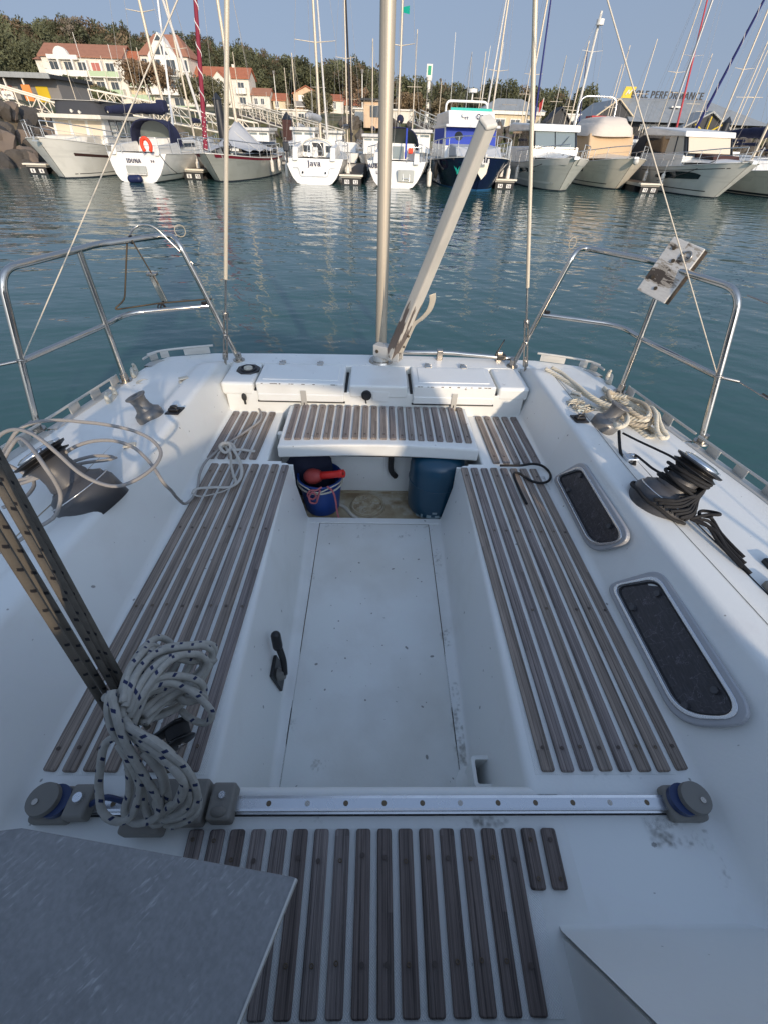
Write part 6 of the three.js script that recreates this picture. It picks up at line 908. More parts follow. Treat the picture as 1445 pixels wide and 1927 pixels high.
{
  const proto = thing('cabin_boat', 'small white cabin boat in the crowded rows behind the stern-on sloops', 'motorboat', [0, 0, 0], 0, 'small cabin boats in the back rows');
  hull(proto, { Ln: 6.4, B: 2.5, tw: .92, fs: .9, fb: 1.2, rake: .12, full: .55 }, W.white); part(proto, 'wheelhouse', across([[1.6, .9], [4.4, 1.0], [4.2, 2.3], [1.8, 2.35]], 1.7, .06), W.white); part(proto, 'roof', across([[1.3, 2.32], [4.5, 2.28], [4.4, 2.40], [1.3, 2.44]], 1.95, .03), W.deck);
  for (const s of [-1, 1]) for (const z of [2.3, 3.4]) part(proto, 'window', box(.02, .5, .8, s * .86, 1.85, z), W.glass); for (const x of [-.42, .42]) part(proto, 'windscreen', box(.66, .52, .03, x, 1.88, 4.29), W.glassPale); part(proto, 'outboard', rbox(-.22, .22, .6, 1.35, -.5, -.05, .08), W.dark); part(proto, 'aerial', rod([.5, 2.4, 2], [.5, 4.6, 1.9], .012, 4), W.deck);
  const cb = [[-10.8, -47.5, .95, 0], [-7.2, -47.2, 1, 0], [-1.9, -47.5, .9, 0], [1.6, -48, 1.05, 0], [5.2, -50.5, 1.0, 1], [-12.9, -51, .9, 1], [-6.0, -51, .95, 1], [19.4, -49.0, 1.0, 0], [-20.2, -48, 1, 0], [33.5, -44.5, 1, 1], [30.6, -46, 1.1, 0]]; cb.forEach(([x, z, s, f], i) => { const o = i ? proto.clone() : proto; if (i) { o.name = numbered('cabin_boat'); scene.add(o); } o.position.set(x, 0, z); o.rotation.y = f ? Math.PI : 0; o.scale.setScalar(s); o.userData = { ...o.userData, label: 'small white cabin boat, ' + globalThis.ordinalWord(cb.filter(q => q[0] / -q[1] < x / -z).length) + ' from the left in the back rows' }; });
}

// ================================================================ land
const hillTop = x => interp([[-160, 21], [-122, 22], [-100, 21.5], [-89, 20.5], [-60, 19], [-45, 17], [-39, 15.5], [-27, 14.8], [-17, 15.4], [-9, 14.6], [1, 13], [17, 12.6], [34, 11.8], [54, 10.2], [80, 9], [130, 7]], x);
function ground(x, z) {
  const back = -71 - z, left = -24.2 - x - Math.max(0, z + 34) * .35, d = Math.max(back, left);
  let h = -1.6 + 5.0 * sst(-3, 5, d); if (d < -2.9) h = -1.6;
  const k = sst(-148, -196, z); h += k * Math.max(0, hillTop(x * 190 / Math.max(60, -z)) - 8 - 3.4);
  h += sst(74, 120, -z) * 1.2 * sst(14, -8, x) + sst(112, 150, -z) * 1.6 * sst(10, -30, x) + .25 * Math.sin(x * .31) * Math.sin(z * .27) * sst(4, 14, d);
  return h;
}
const earthMap = tex(512, 512, (x, y) => { const a = N512a[y * 512 + x], b = N512b[y * 512 + x], f = N512f[y * 512 + x]; let c = mixc([.085, .085, .035], [.20, .155, .095], clamp((a - .40) * 4, 0, 1)); c = mixc(c, [.055, .07, .022], clamp((b - .5) * 5, 0, 1)); return S(...c.map(v => v * (.6 + .8 * f))); }, true, [1 / 14, 1 / 14]);
{
  const nx = 150, nz = 90, pos = [], uv = [], idx = [];
  for (let j = 0; j <= nz; j++) for (let i = 0; i <= nx; i++) { const z = -24 - 240 * Math.pow(j / nz, 1.35), x = lerp(-190, 170, i / nx); pos.push(x, ground(x, z), z); uv.push(x, z); }
  for (let j = 0; j < nz; j++) for (let i = 0; i < nx; i++) { const a = j * (nx + 1) + i, b = a + 1, c = a + nx + 1, d = c + 1; idx.push(a, b, c, b, d, c); }
  const g = new THREE.BufferGeometry(); g.setAttribute('position', new THREE.Float32BufferAttribute(pos, 3)); g.setAttribute('uv', new THREE.Float32BufferAttribute(uv, 2)); g.setIndex(idx); g.computeVertexNormals(); struct('terrain', g, std(0xffffff, .95, { map: earthMap }));
}
// boulders of the bank at the left
{
  const geos = [0, 1, 2, 3].map(v => { const g = new THREE.IcosahedronGeometry(1, 2), p = g.attributes.position, q = V3(); for (let i = 0; i < p.count; i++) { q.fromBufferAttribute(p, i); const n = 1 + .22 * Math.sin(q.x * 3.1 + v) * Math.cos(q.y * 2.7 + v * 2) + .16 * Math.sin(q.z * 5 + v * 3) + .06 * Math.sin(q.x * 11 + q.y * 9); p.setXYZ(i, q.x * n, q.y * n * .72, q.z * n * .9); } g.computeVertexNormals(); return toCreasedNormals(boxUV(g), .5); });
  const rm = [std([.11, .095, .08], .9, { map: paintMap, bumpMap: gelBump, bumpScale: .05 }), std([.06, .055, .05], .9, { map: paintMap }), std([.16, .125, .10], .9, { map: paintMap })];
  let n = 0;
  const lay = (x, z, s) => { const o = solo('boulder', geos[n % 4], rm[(n * 5) % 3], 'rough boulder in the rock bank below the gangway at far left', 'rock', 'boulders of the rock bank'); o.scale.setScalar(s); o.position.set(x, ground(x, z) + s * .25, z); o.rotation.set(rr(0, 6), rr(0, 6), rr(-.4, .4)); n++; };
  for (let z = -29; z > -45; z -= 1.05) for (let r = 0; r < 4; r++) lay(-23.2 - r * 1.15 - Math.max(0, z + 34) * .35 + rr(-.4, .4), z + rr(-.4, .4), rr(.5, .95));
  { const im = new THREE.InstancedMesh(geos[1], rm[0], 260), m = new THREE.Matrix4(), q = new THREE.Quaternion(); for (let k = 0; k < 260; k++) { const x = rr(-22, 60), z = -69.5 - rr(0, 5.5), s = rr(.4, .8); q.setFromEuler(new THREE.Euler(rr(0, 6), rr(0, 6), 0)); m.compose(V3(x, ground(x, z) + .2, z), q, V3(s, s, s)); im.setMatrixAt(k, m); } im.name = 'riprap'; im.castShadow = im.receiveShadow = true; im.userData = { kind: 'stuff', label: 'rough stone riprap along the far quay bank', category: 'rocks' }; scene.add(im); }
}
// gangways: trussed bridges from the quay to the pontoons
function gangway(label, a, b, h) {
  const o = thing('gangway', label, 'gangway'), A = arr(a), B = arr(b), d = B.clone().sub(A), n = Math.max(4, Math.round(d.length() / 1.5)), side = V3(d.z, 0, -d.x).normalize().multiplyScalar(.7), up = V3(0, h, 0);
  for (const s of [-1, 1]) { const off = side.clone().multiplyScalar(s), P = (t, u) => A.clone().addScaledVector(d, t).add(off).addScaledVector(up, u);
    part(o, 'lower_chord', rod(P(0, 0), P(1, 0), .07, 6), W.brass); part(o, 'upper_chord', rod(P(0, 1), P(1, 1), .06, 6), W.brass); part(o, 'mid_rail', rod(P(0, .5), P(1, .5), .03, 5), W.brass);
    for (let k = 0; k <= n; k++) { part(o, 'upright', rod(P(k / n, 0), P(k / n, 1), .04, 5), W.brass); if (k < n) part(o, 'diagonal', rod(P(k / n, k % 2), P((k + 1) / n, (k + 1) % 2), .035, 5), W.brass); } }
  part(o, 'walkway', loft([0, 1].map(t => [-1, 1].map(s => A.clone().addScaledVector(d, t).addScaledVector(side, s).add(V3(0, .05, 0)).toArray()))), W.plank);
}
gangway('cream trussed gangway running down behind the trawler yacht', [-33.0, 3.4, -41.5], [-21.5, 1.0, -42.2], 1.55);
gangway('cream trussed gangway behind the buoy sloop and the ketch', [-27.5, 3.3, -52.5], [-13.0, 1.5, -52], 1.15);
gangway('cream trussed gangway leading down behind the Java sloop', [-19.0, 3.5, -71], [-6.0, 1.3, -58.5], 1.1);
gangway('cream trussed gangway right of the stern pole', [2.0, 3.5, -72], [7.5, 1.4, -58.5], 1.1);
// ---- buildings
const B_ = { white: std([.70, .66, .58], .85, { map: paintMap }), cream: std([.66, .55, .38], .85, { map: paintMap }), peach: std([.66, .47, .31], .85, { map: paintMap }), tile: std([.42, .145, .075], .85, { map: paintMap, bumpMap: weaveBump, bumpScale: .02 }), tileBrown: std([.34, .155, .095], .85, { map: paintMap }), glass: phys([.045, .055, .06], .1, { clearcoat: .6 }), shutter: std([.42, .15, .12], .8), green: std([.42, .52, .33], .7), slateRoof: std([.30, .315, .315], .6, { map: paintMap }), dark: std([.035, .037, .04], .7), trim: std([.74, .71, .64], .7), yellow: std([.62, .44, .02], .6), grey: std([.22, .21, .20], .8), red: std([.45, .04, .035], .7) };
function wnd(p, x, y, z, w, h, m = B_.glass) { const g = group(p, 'window'); part(g, 'frame', box(w + .24, h + .24, .10, x, y, z + .05), B_.trim); part(g, 'pane', box(w, h, .04, x, y, z + .10), m); part(g, 'glazing_bar', box(.07, h, .04, x, y, z + .13), B_.trim); part(g, 'sill', box(w + .5, .1, .22, x, y - h / 2 - .16, z + .11), B_.trim); }
function gableRoof(x0, x1, z0, z1, ye, yr, ov = .4, axis = 'x') { // ridge along axis
  const t = .18; const mk = pts => boxUV(new THREE.ExtrudeGeometry(new THREE.Shape(pts.map(p => new THREE.Vector2(...p))), { depth: axis === 'x' ? x1 - x0 + 2 * ov : z1 - z0 + 2 * ov, bevelEnabled: false }));
  if (axis === 'x') { const zm = (z0 + z1) / 2, hw = (z1 - z0) / 2 + ov, sl = (yr - ye) / ((z1 - z0) / 2), e = ye - ov * sl; return mk([[-hw, e], [0, yr], [hw, e], [hw, e + t], [0, yr + t], [-hw, e + t]]).rotateY(-Math.PI / 2).translate(x1 + ov, 0, zm); }
  const xm = (x0 + x1) / 2, hw = (x1 - x0) / 2 + ov, sl = (yr - ye) / ((x1 - x0) / 2), e = ye - ov * sl; return mk([[-hw, e], [0, yr], [hw, e], [hw, e + t], [0, yr + t], [-hw, e + t]]).translate(xm, 0, z0 - ov);
}
function prism(x0, x1, z0, z1, y0, ye, yr, axis = 'x') { // walls with gables
  if (axis === 'x') return boxUV(new THREE.ExtrudeGeometry(new THREE.Shape([[-z1, y0], [-z0, y0], [-z0, ye], [-(z0 + z1) / 2, yr], [-z1, ye]].map(p => new THREE.Vector2(...p))), { depth: x1 - x0, bevelEnabled: false }).rotateY(Math.PI / 2).translate(x0, 0, 0));
  return boxUV(new THREE.ExtrudeGeometry(new THREE.Shape([[x0, y0], [x1, y0], [x1, ye], [(x0 + x1) / 2, yr], [x0, ye]].map(p => new THREE.Vector2(...p))), { depth: z1 - z0, bevelEnabled: false }).translate(0, 0, z0));
}
function hipRoof(x0, x1, z0, z1, ye, yr, r0, r1, ov = .5) { const X0 = x0 - ov, X1 = x1 + ov, Z0 = z0 - ov, Z1 = z1 + ov, zm = (z0 + z1) / 2, a = [X0, ye, Z1], b = [X1, ye, Z1], c = [X1, ye, Z0], d = [X0, ye, Z0], e = [r0, yr, zm], f = [r1, yr, zm]; const T = [a, b, f, a, f, e, b, c, f, c, d, e, c, e, f, d, a, e, a, d, c, a, c, b]; const g = new THREE.BufferGeometry(); g.setAttribute('position', new THREE.Float32BufferAttribute(T.flat(), 3)); g.computeVertexNormals(); return boxUV(g); }
function balcony(p, x0, x1, y, z, d, m) { const g = group(p, 'balcony'); part(g, 'slab', bx(x0, x1, y - .15, y, z, z + d), B_.trim); part(g, 'parapet', bx(x0, x1, y, y + .95, z + d - .06, z + d), m); part(g, 'side_wall', bx(x0 - .12, x0, y - .1, y + 1.1, z, z + d), B_.white); part(g, 'side_wall', bx(x1, x1 + .12, y - .1, y + 1.1, z, z + d), B_.white); }
{ // A
  const o = thing('apartment_house', 'long white house with brown tiled roof and arched pediment at far left', 'building'); const z = -150;
  part(o, 'wall', prism(-89, -69, z - 9, z, 5.5, 14.6, 16.8), B_.white); part(o, 'roof', gableRoof(-89, -69, z - 9, z, 14.6, 16.9, .5), B_.tileBrown); part(o, 'wing_wall', bx(-91, -89, 5.5, 13.8, z - 8, z - .6), B_.white); part(o, 'wing_roof', hipRoof(-91.2, -88.9, z - 8.4, z - .2, 13.8, 15.4, -89.8, -89.2, .2), B_.tileBrown);
  part(o, 'pediment', (() => { const s = new THREE.Shape(); s.moveTo(-87, 13.9); s.lineTo(-79.5, 13.9); s.lineTo(-79.5, 14.7); s.absarc(-83.3, 14.2, 1.9, .26, Math.PI - .26, false); s.lineTo(-87, 14.7); s.closePath(); return boxUV(new THREE.ExtrudeGeometry(s, { depth: .9, bevelEnabled: false }).translate(0, 0, z)); })(), B_.trim);
  for (const [x, m] of [[-86.2, B_.glass], [-82.6, B_.glass], [-79.2, B_.glass], [-75.8, B_.shutter], [-72.2, B_.glass]]) { wnd(o, x, 12.6, z, 2.0, 1.9, m); wnd(o, x, 9.3, z, 2.0, 1.9, B_.glass); wnd(o, x, 6.6, z, 2.0, 1.6, B_.dark); }
  for (const [x0, x1, m] of [[-88, -77.8, B_.trim], [-77.2, -70, B_.green]]) { balcony(o, x0, x1, 11.1, z, 1.6, m); balcony(o, x0, x1, 7.9, z, 1.6, m); } for (const x of [-84.4, -80.9, -77.5, -74]) part(o, 'buttress', bx(x - .2, x + .2, 5.5, 13.9, z, z + 1.2), B_.trim);
  const r = thing('link_house', 'low house with orange tiled roof between the two tall white houses', 'building'); part(r, 'wall', bx(-69, -62.5, 6, 13.0, -158, -151.2), B_.cream); part(r, 'roof', gableRoof(-69.0, -62.4, -158, -151.2, 13.1, 16, .3), B_.tile); wnd(r, -66, 11.4, -151.2, 1.8, 1.6); balcony(r, -68.6, -62.8, 9.6, -151.2, 1.5, B_.green); balcony(r, -68.6, -62.8, 7.2, -151.2, 1.5, B_.green);
}
{ // B
  const o = thing('gabled_house', 'tall white house with steep brown roof and glazed triangular gable', 'building'); const z = -150;
  part(o, 'wall', bx(-64.2, -52.4, 5.5, 15.2, z - 9, z), B_.white); part(o, 'roof', hipRoof(-64.2, -52.4, z - 9, z, 15.1, 19.2, -61.3, -55.3, .5), B_.tileBrown);
  part(o, 'gable', prism(-61.9, -54.9, z - 3, z + .6, 12.6, 15.1, 19.0, 'z'), B_.trim); part(o, 'gable_glass', outline([[-60.0, 15.3], [-58.6, 15.3], [-58.6, 17.2]], .06, 0).translate(0, 0, z + .6), B_.glass); part(o, 'gable_glass', outline([[-58.2, 15.3], [-56.8, 15.3], [-58.2, 17.2]], .06, 0).translate(0, 0, z + .6), B_.glass); part(o, 'gable_glass', outline([[-59.4, 17.6], [-57.4, 17.6], [-58.4, 18.6]], .06, 0).translate(0, 0, z + .6), B_.glass);
  for (const x of [-63.2, -53.3]) wnd(o, x, 13.6, z, 1.2, 1.9); for (const x of [-60.2, -56.6]) { wnd(o, x, 13.4, z + .6, 2.2, 2.1); wnd(o, x, 9.9, z, 2.4, 1.9); wnd(o, x, 7.0, z, 2.4, 1.6); } balcony(o, -61.6, -55.2, 11.7, z + .6, 1.4, B_.glass); balcony(o, -64, -52.6, 8.4, z, 1.6, B_.trim); balcony(o, -64, -52.6, 5.4, z, 1.6, B_.green);
  const c = thing('row_house', 'white house with orange tiled roof and small gable near the furled burgundy sail', 'building'); part(c, 'wall', prism(-52, -38.5, -159, -152, 6, 12.0, 13.6), B_.white); part(c, 'roof', gableRoof(-52, -38.5, -159, -152, 12.0, 13.9, .4), B_.tile); part(c, 'gable', prism(-47.6, -44.2, -152.4, -151.2, 7, 11.6, 13.0, 'z'), B_.white); part(c, 'gable_roof', gableRoof(-47.6, -44.2, -153.5, -151.2, 11.6, 13.0, .3, 'z'), B_.tile); wnd(c, -45.9, 10.2, -151.2, 1.4, 1.8); wnd(c, -40.6, 10.3, -152, 1.5, 1.7); wnd(c, -50, 10.3, -152, 1.3, 1.6); wnd(c, -40.6, 7.8, -152, 1.5, 1.3); balcony(c, -41.8, -39.4, 9.2, -152, .9, B_.trim); part(c, 'chimney', merge([bx(-43.2, -42.6, 13, 14.6, -156, -155.4)]), B_.white);
}
for (const [lab, x0, x1, z, y0, ye, yr, w, rf] of [['low pinkish house with dark roof left of the peach house', -38.2, -33.6, -152, 5.6, 9.0, 10.2, B_.white, B_.tileBrown], ['small cream house with orange roof beside the timbered one', -33.0, -29.8, -153, 5.6, 8.2, 9.4, B_.cream, B_.tile], ['small house with two orange roofs right of the peach house', -14.5, -9.6, -158, 5.6, 8.0, 9.0, B_.white, B_.tile]]) { const o = thing('small_house', lab, 'building'); part(o, 'wall', prism(x0, x1, z - 6, z, y0, ye, yr), w); part(o, 'roof', gableRoof(x0, x1, z - 6, z, ye, yr + .1, .3), rf); for (let x = x0 + 1; x < x1 - .6; x += 1.7) wnd(o, x, (y0 + ye) / 2 + .5, z, .8, 1.1); }
{ const o = thing('peach_house', 'peach house with low gable facing the water above the embankment', 'building'); part(o, 'wall', prism(-27, -20.2, -160, -150, 4.5, 9.4, 10.7, 'z'), B_.peach); part(o, 'roof', gableRoof(-27, -20.2, -160, -150, 9.4, 10.8, .35, 'z'), B_.tile); wnd(o, -25, 8.3, -150, 1.3, 1.5, B_.trim); wnd(o, -22.8, 8.6, -150, .5, .9); wnd(o, -21.9, 8.6, -150, .5, .9); balcony(o, -26.6, -24, 7.1, -150, .9, B_.grey); part(o, 'annex', prism(-20.2, -14.8, -162, -155, 4.5, 8.6, 9.7), B_.white); part(o, 'annex_roof', gableRoof(-20.2, -14.8, -162, -155, 8.6, 9.8, .3), B_.tile); wnd(o, -18.6, 7.7, -155, .6, 1.3); wnd(o, -17, 7.7, -155, .6, 1.3); }
{ const o = thing('harbour_light', 'white light tower topped by a green square lamp board', 'light tower', [7.2, 4, -150]); part(o, 'shaft', cyl(.42, .55, 8.6, 16, 0, 4.3, 0), B_.trim); part(o, 'ladder', merge([rod([.6, 3, .3], [.6, 8.4, .3], .05), rod([.85, 3, .2], [.85, 8.4, .2], .05)]), B_.grey); part(o, 'gallery', cyl(.75, .65, .7, 16, 0, 8.9, 0), B_.trim); part(o, 'board', bx(-.75, .65, 9.2, 11.4, .1, .5), B_.trim); part(o, 'lamp_panel', bx(-.45, .35, 9.5, 11.1, .5, .56), std([.02, .30, .16], .6)); }
{ const o = thing('harbour_office', 'cream harbour office with low grey hipped roof behind the dark blue boat', 'building'); part(o, 'wall', bx(12.3, 21.0, 1.5, 5.0, -93, -85), B_.cream); part(o, 'fascia', bx(12.0, 21.3, 4.9, 5.3, -93.3, -84.7), B_.trim); part(o, 'roof', hipRoof(12.1, 21.2, -93, -85, 5.3, 6.75, 14.8, 18.4, .35), B_.slateRoof); part(o, 'roof_light', bx(15.2, 17.4, 5.9, 6.05, -87.6, -86.6), B_.grey); for (const x of [15.0, 17.2]) wnd(o, x, 3.6, -85, 1.3, 1.5); wnd(o, 19.4, 3.6, -85, .9, 1.5); part(o, 'terrace', bx(12, 22, 1.4, 2.9, -85, -83.6), B_.grey); part(o, 'terrace_rail', merge([rod([12, 3.6, -83.7], [22, 3.6, -83.7], .03)]), B_.trim);
  const f = thing('flag', 'red flag on a white pole before the harbour office', 'flag', [20.0, 2.6, -82]); part(f, 'pole', cyl(.05, .06, 4.0, 8, 0, 2, 0), B_.trim); part(f, 'cloth', loft(zs(0, 1, 6).map(t => [[-.05 - .4 * t, 3.9 - .5 * t, .1 * Math.sin(t * 6)], [-.05 - .25 * t, 3.0 - .7 * t, .1 * Math.sin(t * 6 + 1)]])), B_.red);
  const k = thing('kiosk', 'small black gabled kiosk right of the harbour office', 'building'); part(k, 'wall', prism(20.6, 23.4, -82, -79, 2.0, 4.2, 5.4, 'z'), B_.dark); part(k, 'roof', gableRoof(20.6, 23.4, -82, -79, 4.2, 5.5, .3, 'z'), B_.dark);
  const s = thing('white_store', 'plain white box store right of the black kiosk', 'building'); part(s, 'wall', bx(23.6, 28.2, 2.0, 5.0, -88, -84), B_.trim); part(s, 'door', bx(25, 26.2, 2.6, 4.4, -84, -83.95), B_.grey); part(s, 'coping', bx(23.5, 28.3, 5.0, 5.2, -88.1, -83.9), B_.trim); }
{ // chandlery with lettering on the ridge
  const o = thing('chandlery', 'black walled shop with big pale grey roof and EOLE PERFORMANCE lettering on its ridge', 'building'); const z = -75, zr = -84;
  part(o, 'wall', bx(30.0, 48, 1.4, 4.4, -93, z - 1), B_.dark); part(o, 'roof', hipRoof(30.2, 48, -93, z, 4.35, 6.9, 31.2, 44.0, .4), B_.slateRoof); part(o, 'left_wing', prism(25.4, 31.4, -86, -76.5, 1.6, 4.3, 6.2, 'z'), B_.dark); part(o, 'left_wing_roof', gableRoof(25.4, 31.4, -86, -76.6, 4.3, 6.3, .2, 'z'), B_.slateRoof); part(o, 'verge', merge([rod([25.2, 4.3, -76.3], [28.4, 6.45, -76.3], .08), rod([28.4, 6.45, -76.3], [31.6, 4.3, -76.3], .08)]), B_.cream);
  part(o, 'porch', prism(36.6, 42.0, -78, -73.6, 1.6, 4.0, 5.3, 'z'), B_.dark); part(o, 'porch_roof', gableRoof(36.6, 42.0, -78, -73.6, 4.0, 5.35, .4, 'z'), B_.slateRoof); part(o, 'porch_truss', merge([rod([37.6, 4.25, -73.2], [39.3, 3.4, -73.2], .09), rod([41, 4.25, -73.2], [39.3, 3.4, -73.2], .09), rod([39.3, 3.4, -73.2], [39.3, 5.0, -73.2], .09)]), B_.yellow);
  for (const x of [32.4, 33.6, 35.0]) wnd(o, x, 3.2, z - 1, .9, 1.7); for (const x of [43.2, 44.6, 46.0]) wnd(o, x, 3.2, z - 1, .9, 1.6); part(o, 'skylight', bx(37.0, 38.2, 6.0, 6.15, -80.6, -79.9), B_.trim);
  part(o, 'sign_lettering', text('EOLE PERFORMANCE', .74, .12).translate(37.7, 7.42, zr), B_.dark); part(o, 'sign_board', (() => { const q = box(1.5, 1.15, .12, 0, 0, 0); return q.applyMatrix4(new THREE.Matrix4().makeShear(0, 0, .25, 0, 0, 0)).translate(32.2, 7.55, zr); })(), B_.yellow); part(o, 'sign_logo', merge([rod([31.8, 7.3, zr + .1], [32.1, 7.8, zr + .1], .06), rod([32.1, 7.8, zr + .1], [32.2, 7.4, zr + .1], .06), rod([32.2, 7.4, zr + .1], [32.6, 7.8, zr + .1], .06)]), B_.trim); part(o, 'sign_rail', merge([rod([31, 6.98, zr], [44.0, 6.98, zr], .04)]), B_.grey);
  const r = thing('red_hut', 'low red and white hut left of the chandlery', 'building'); part(r, 'wall', bx(23.6, 26.0, 1.5, 4.2, -72.5, -70.5), B_.white); part(r, 'fascia', bx(23.4, 26.2, 4.1, 4.6, -72.6, -70.3), B_.red); part(r, 'door', bx(24.2, 25.2, 2, 3.9, -70.5, -70.45), B_.grey);
}
{ // row of shops on the quay at far left
  const o = thing('shop_row', 'long low row of quayside shops with flat dark canopy at far left', 'building'); part(o, 'wall', bx(-52, -36, 2.4, 5.6, -68, -62), B_.grey); part(o, 'canopy', bx(-53, -35.6, 5.55, 5.85, -68.5, -60.4), B_.dark); part(o, 'canopy_edge', bx(-53, -35.6, 5.5, 5.9, -60.4, -60.25), B_.slateRoof); part(o, 'rear_storey', bx(-52, -46, 5.8, 7.4, -68, -63), B_.white); part(o, 'rear_roof', gableRoof(-52, -45.8, -68, -63, 7.4, 8.6, .3), B_.tile);
  for (let x = -52, k = 0; x < -37; x += 1.9, k++) { part(o, 'post', bx(x - .06, x + .06, 2.4, 5.5, -60.7, -60.55), B_.trim); part(o, 'shopfront', bx(x + .25, x + 1.5, 3.4, 5.0, -62, -61.93), [B_.glass, B_.yellow, B_.glass, B_.trim, B_.cream, B_.shutter][k % 6]); }
  for (const [x, y, m, w, h, l] of [[-38.4, 4.2, std([.75, .24, .06], .7), .9, 1.6, 'orange banner hanging from the shop canopy'], [-40.6, 3.9, B_.trim, 1.2, 1.2, 'white notice board under the shop canopy'], [-43.6, 3.7, B_.cream, 1.1, 1.6, 'cream display board beside the white notice board']]) { const b = thing('sign_board', l, 'sign'); part(b, 'panel', rbox(x - w / 2, x + w / 2, y - h / 2, y + h / 2, -60.3, -60.2, .03), m); part(b, 'leg', merge([rod([x - w * .4, 2.6, -60.3], [x - w * .4, y, -60.3], .04)]), B_.grey); part(b, 'leg', merge([rod([x + w * .4, 2.6, -60.3], [x + w * .4, y, -60.3], .04)]), B_.grey); if (m === B_.trim) part(b, 'print', merge([bx(x - .4, x - .1, 3.5, 3.8, -60.2, -60.19), bx(x + .05, x + .4, 3.45, 3.7, -60.2, -60.19), bx(x - .35, x + .35, 4.1, 4.25, -60.2, -60.19)]), B_.grey); }
  const w = thing('quay_shed', 'long pale flat-roofed shed on the embankment below the peach house', 'building'); part(w, 'wall', bx(-17.4, -13.6, 2.8, 4.5, -90, -86), B_.white); part(w, 'coping', bx(-17.6, -13.4, 4.5, 4.65, -90.1, -85.8), B_.trim); part(w, 'door', bx(-16.6, -15.8, 2.9, 4.2, -86, -85.95), B_.grey); wnd(w, -14.5, 3.9, -86, .8, .6);
  const s = thing('quay_shed', 'brown pontoon hut right of the stern pole', 'building'); part(s, 'wall', bx(-4.4, -1.4, 2.8, 5.3, -76, -73), B_.peach); part(s, 'roof', bx(-4.8, -1.0, 5.3, 5.5, -76.4, -72.6), B_.dark); part(s, 'window', bx(-3.6, -2.2, 3.8, 4.9, -73, -72.95), B_.glass);
  const wl = thing('retaining_wall', 'stone retaining wall on the embankment right of the bare tree', 'wall'); part(wl, 'face', bx(-6, 2, 3.0, 4.7, -80, -79.5), B_.white); part(wl, 'coping', bx(-6.2, 2.2, 4.7, 4.85, -80.2, -79.3), B_.trim);
  for (const [x, z, h, l] of [[-26.2, -125, 6.0, 'slim street lamp left of the peach house'], [-6.3, -101, 5.6, 'slim street lamp right of the bare tree'], [-44.5, -104, 5.5, 'slim street lamp before the tall gabled house']]) { const q = thing('street_lamp', l, 'street lamp', [x, ground(x, z) - .2, z]); part(q, 'column', cyl(.07, .11, h, 8, 0, h / 2, 0), B_.trim); part(q, 'lantern', cyl(.30, .16, .5, 10, 0, h + .2, 0), B_.grey); }
}
// ---- trees: leaf-sized faces spread through lumpy crowns
function leafClump(n, R, size, seed, flat = .75) { const rg = mulberry(seed), pos = [], nor = []; for (let k = 0; k < n; k++) { const u = rg() * 2 - 1, a = rg() * 6.283, q = Math.sqrt(1 - u * u), r = R * Math.pow(rg(), .45); const c = V3(q * Math.cos(a), u * flat, q * Math.sin(a)).multiplyScalar(r); const t1 = V3(rg() - .5, rg() - .5, rg() - .5).normalize(), t2 = V3(rg() - .5, rg() - .5, rg() - .5).cross(t1).normalize(), s = size * (.6 + .8 * rg()); const A = c.clone().addScaledVector(t1, -s), B = c.clone().addScaledVector(t2, s * .45), C = c.clone().addScaledVector(t1, s), D = c.clone().addScaledVector(t2, -s * .45); const nn = t2.clone().cross(t1); pos.push(...A.toArray(), ...B.toArray(), ...C.toArray(), ...A.toArray(), ...C.toArray(), ...D.toArray()); for (let i = 0; i < 6; i++) nor.push(nn.x, nn.y, nn.z); } const g = new THREE.BufferGeometry(); g.setAttribute('position', new THREE.Float32BufferAttribute(pos, 3)); g.setAttribute('normal', new THREE.Float32BufferAttribute(nor, 3)); return g; }
const leafMat = std(0xffffff, .85, { side: THREE.DoubleSide });
{
  const protos = [leafClump(110, 1.6, .34, 301), leafClump(110, 1.6, .30, 302, .9)], list = [[], []]; const rg = mulberry(555);
  for (let k = 0; k < 1500; k++) {
    const z = -150 - 62 * Math.pow(rg(), .8), x = (rg() * 270 - 165) * (-z / 190) ; if (x * 190 / -z > 62) continue; if (z > -164 && x < -36 && x > -93) continue; if (z > -165 && x > -40 && x < -8) continue;
    const gy = ground(x, z), th = 6.0 + 4.0 * rg(), cw = 1.5 + 1.1 * rg(), tone = .55 + .7 * rg(), warm = rg() < .22 ? 1 : 0;
    for (let c = 0; c < 7; c++) { const a = rg() * 6.283, rr_ = cw * Math.sqrt(rg()), yy = gy + th * (.35 + .65 * rg()) - rr_ * .4; list[c & 1].push([x + Math.cos(a) * rr_, yy, z + Math.sin(a) * rr_, .75 + .65 * rg(), a, tone * (.8 + .4 * rg()), warm]); }
  }
  list.forEach((L_, i) => { const im = new THREE.InstancedMesh(protos[i], leafMat, L_.length), m = new THREE.Matrix4(), q = new THREE.Quaternion(), c = new THREE.Color(); L_.forEach(([x, y, z, s, a, t, w], k) => { q.setFromEuler(new THREE.Euler(a, a * 2, a * 3)); m.compose(V3(x, y, z), q, V3(s, s * .85, s)); im.setMatrixAt(k, m); w ? c.setRGB(.145 * t, .105 * t, .06 * t) : c.setRGB(.088 * t, .094 * t, .046 * t); im.setColorAt(k, c); }); im.name = i ? 'pine_wood_001' : 'pine_wood'; im.castShadow = im.receiveShadow = true; im.userData = { kind: 'stuff', label: i ? 'looser crowns of the pine wood on the hill' : 'dark pine wood covering the hill behind the houses', category: 'wood' }; scene.add(im); });
}
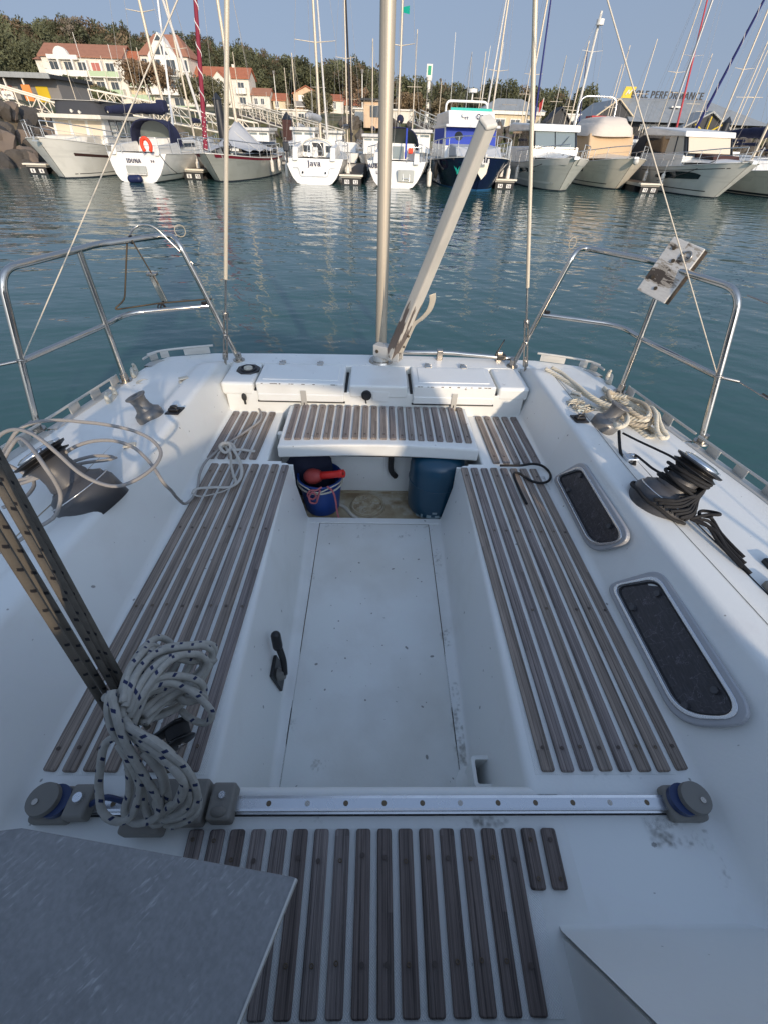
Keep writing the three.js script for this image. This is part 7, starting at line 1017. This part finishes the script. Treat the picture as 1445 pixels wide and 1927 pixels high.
function tree(name, label, x, z, h, R, o = {}) {
  const t = thing(name, label, 'tree', [x, ground(x, z) - .3, z]); const rg = mulberry(Math.round(Math.abs(x * 31 + z * 7))); const bark = std([.10, .075, .055], .95); const th = h * (o.clear || .5);
  part(t, 'trunk', sweep(smooth([[0, 0, 0], [.15 * R * (rg() - .5), th * .5, .1], [.2 * R * (rg() - .5), th, 0]], .5), k => lerp(.16, .09, k) * (h / 7), { n: 8 }), bark);
  const tips = [], nb = o.limbs || 9; for (let k = 0; k < nb; k++) { const a = k / nb * 6.283 + rg(), r = R * (.45 + .5 * rg()), y = lerp(th + .4, h * .95, rg()); const e = V3(Math.cos(a) * r, y, Math.sin(a) * r); tips.push(e); part(t, 'limb', sweep(smooth([[0, th * (.75 + .25 * rg()), 0], [e.x * .45, lerp(th, y, .6), e.z * .45], e.toArray()], .4), q => lerp(.07, .02, q) * (h / 7), { n: 6 }), bark); if (o.bare) for (let j = 0; j < 9; j++) { const f = e.clone().multiplyScalar(.5 + .5 * rg()); f.y = lerp(th, y, .5 + .5 * rg()); part(t, 'twig', rod(f, f.clone().add(V3((rg() - .5) * R * .8, rg() * h * .25, (rg() - .5) * R * .8)), .025, 4, .006), bark); } }
  const gs = [], n = o.clumps || 26; for (let k = 0; k < n; k++) { const e = tips[k % nb], q = e.clone().multiplyScalar(.55 + .6 * rg()); q.y = lerp(th + (h - th) * .25, h, Math.pow(rg(), .7)) - (o.umbrella ? (Math.hypot(q.x, q.z) / R) * (h - th) * .35 : 0); gs.push(leafClump(o.leaves || 130, R * (o.cr || .30) * (.7 + .6 * rg()), .22, 900 + k, .6).translate(q.x, q.y, q.z)); }
  part(t, 'crown', merge(gs), std(o.col || [.05, .055, .022], .85, { side: THREE.DoubleSide })); return t;
}
tree('umbrella_pine', 'umbrella pine with bare forked trunk in front of the gabled house', -40.4, -95, 6.2, 4.2, { umbrella: true, clear: .55, col: [.17, .11, .06], clumps: 40 });
tree('umbrella_pine', 'bushy dark pine right of the forked umbrella pine', -31.8, -95, 5.0, 3.5, { umbrella: true, clear: .3, clumps: 40, col: [.11, .105, .055] });
tree('bare_tree', 'leafless spreading tree on the embankment right of the peach house', -8.4, -109, 4.2, 3.0, { clear: .3, bare: true, limbs: 12, clumps: 14, leaves: 60, col: [.22, .14, .08] });
tree('hill_tree', 'tall thin-crowned tree rising above the hill at left', -93.6, -178, 11.5, 3.2, { clear: .4, col: [.19, .16, .12], leaves: 70 });
tree('garden_shrub', 'round dark shrub before the long white house', -57.0, -104, 4.0, 2.6, { clear: .12, clumps: 36, col: [.075, .085, .04] }); tree('garden_shrub', 'brownish hedge shrub below the long white house', -52.0, -98, 3.0, 3.0, { clear: .1, clumps: 36, col: [.15, .12, .06] }); tree('garden_shrub', 'low green shrub by the quay shops', -47.0, -92, 2.6, 2.6, { clear: .1, clumps: 30, col: [.10, .11, .05] }); tree('garden_shrub', 'low scrubby bush left of the light tower', 2.0, -118, 4.4, 3.2, { clear: .12, clumps: 36, col: [.17, .12, .065] }); tree('garden_shrub', 'low scrubby bush below the light tower', 8.5, -116, 4.0, 3.0, { clear: .12, clumps: 36, col: [.14, .11, .06] }); tree('garden_shrub', 'brown scrub bush left of the retaining wall', -14.5, -104, 3.2, 2.8, { clear: .1, clumps: 30, col: [.12, .11, .055] });
const renderer = new THREE.WebGLRenderer({ antialias: true });
renderer.setSize(767, 1024); renderer.shadowMap.enabled = true; renderer.shadowMap.type = THREE.PCFSoftShadowMap;
renderer.toneMapping = THREE.LinearToneMapping; renderer.toneMappingExposure = EXPOSURE;
renderer.render(scene, camera);
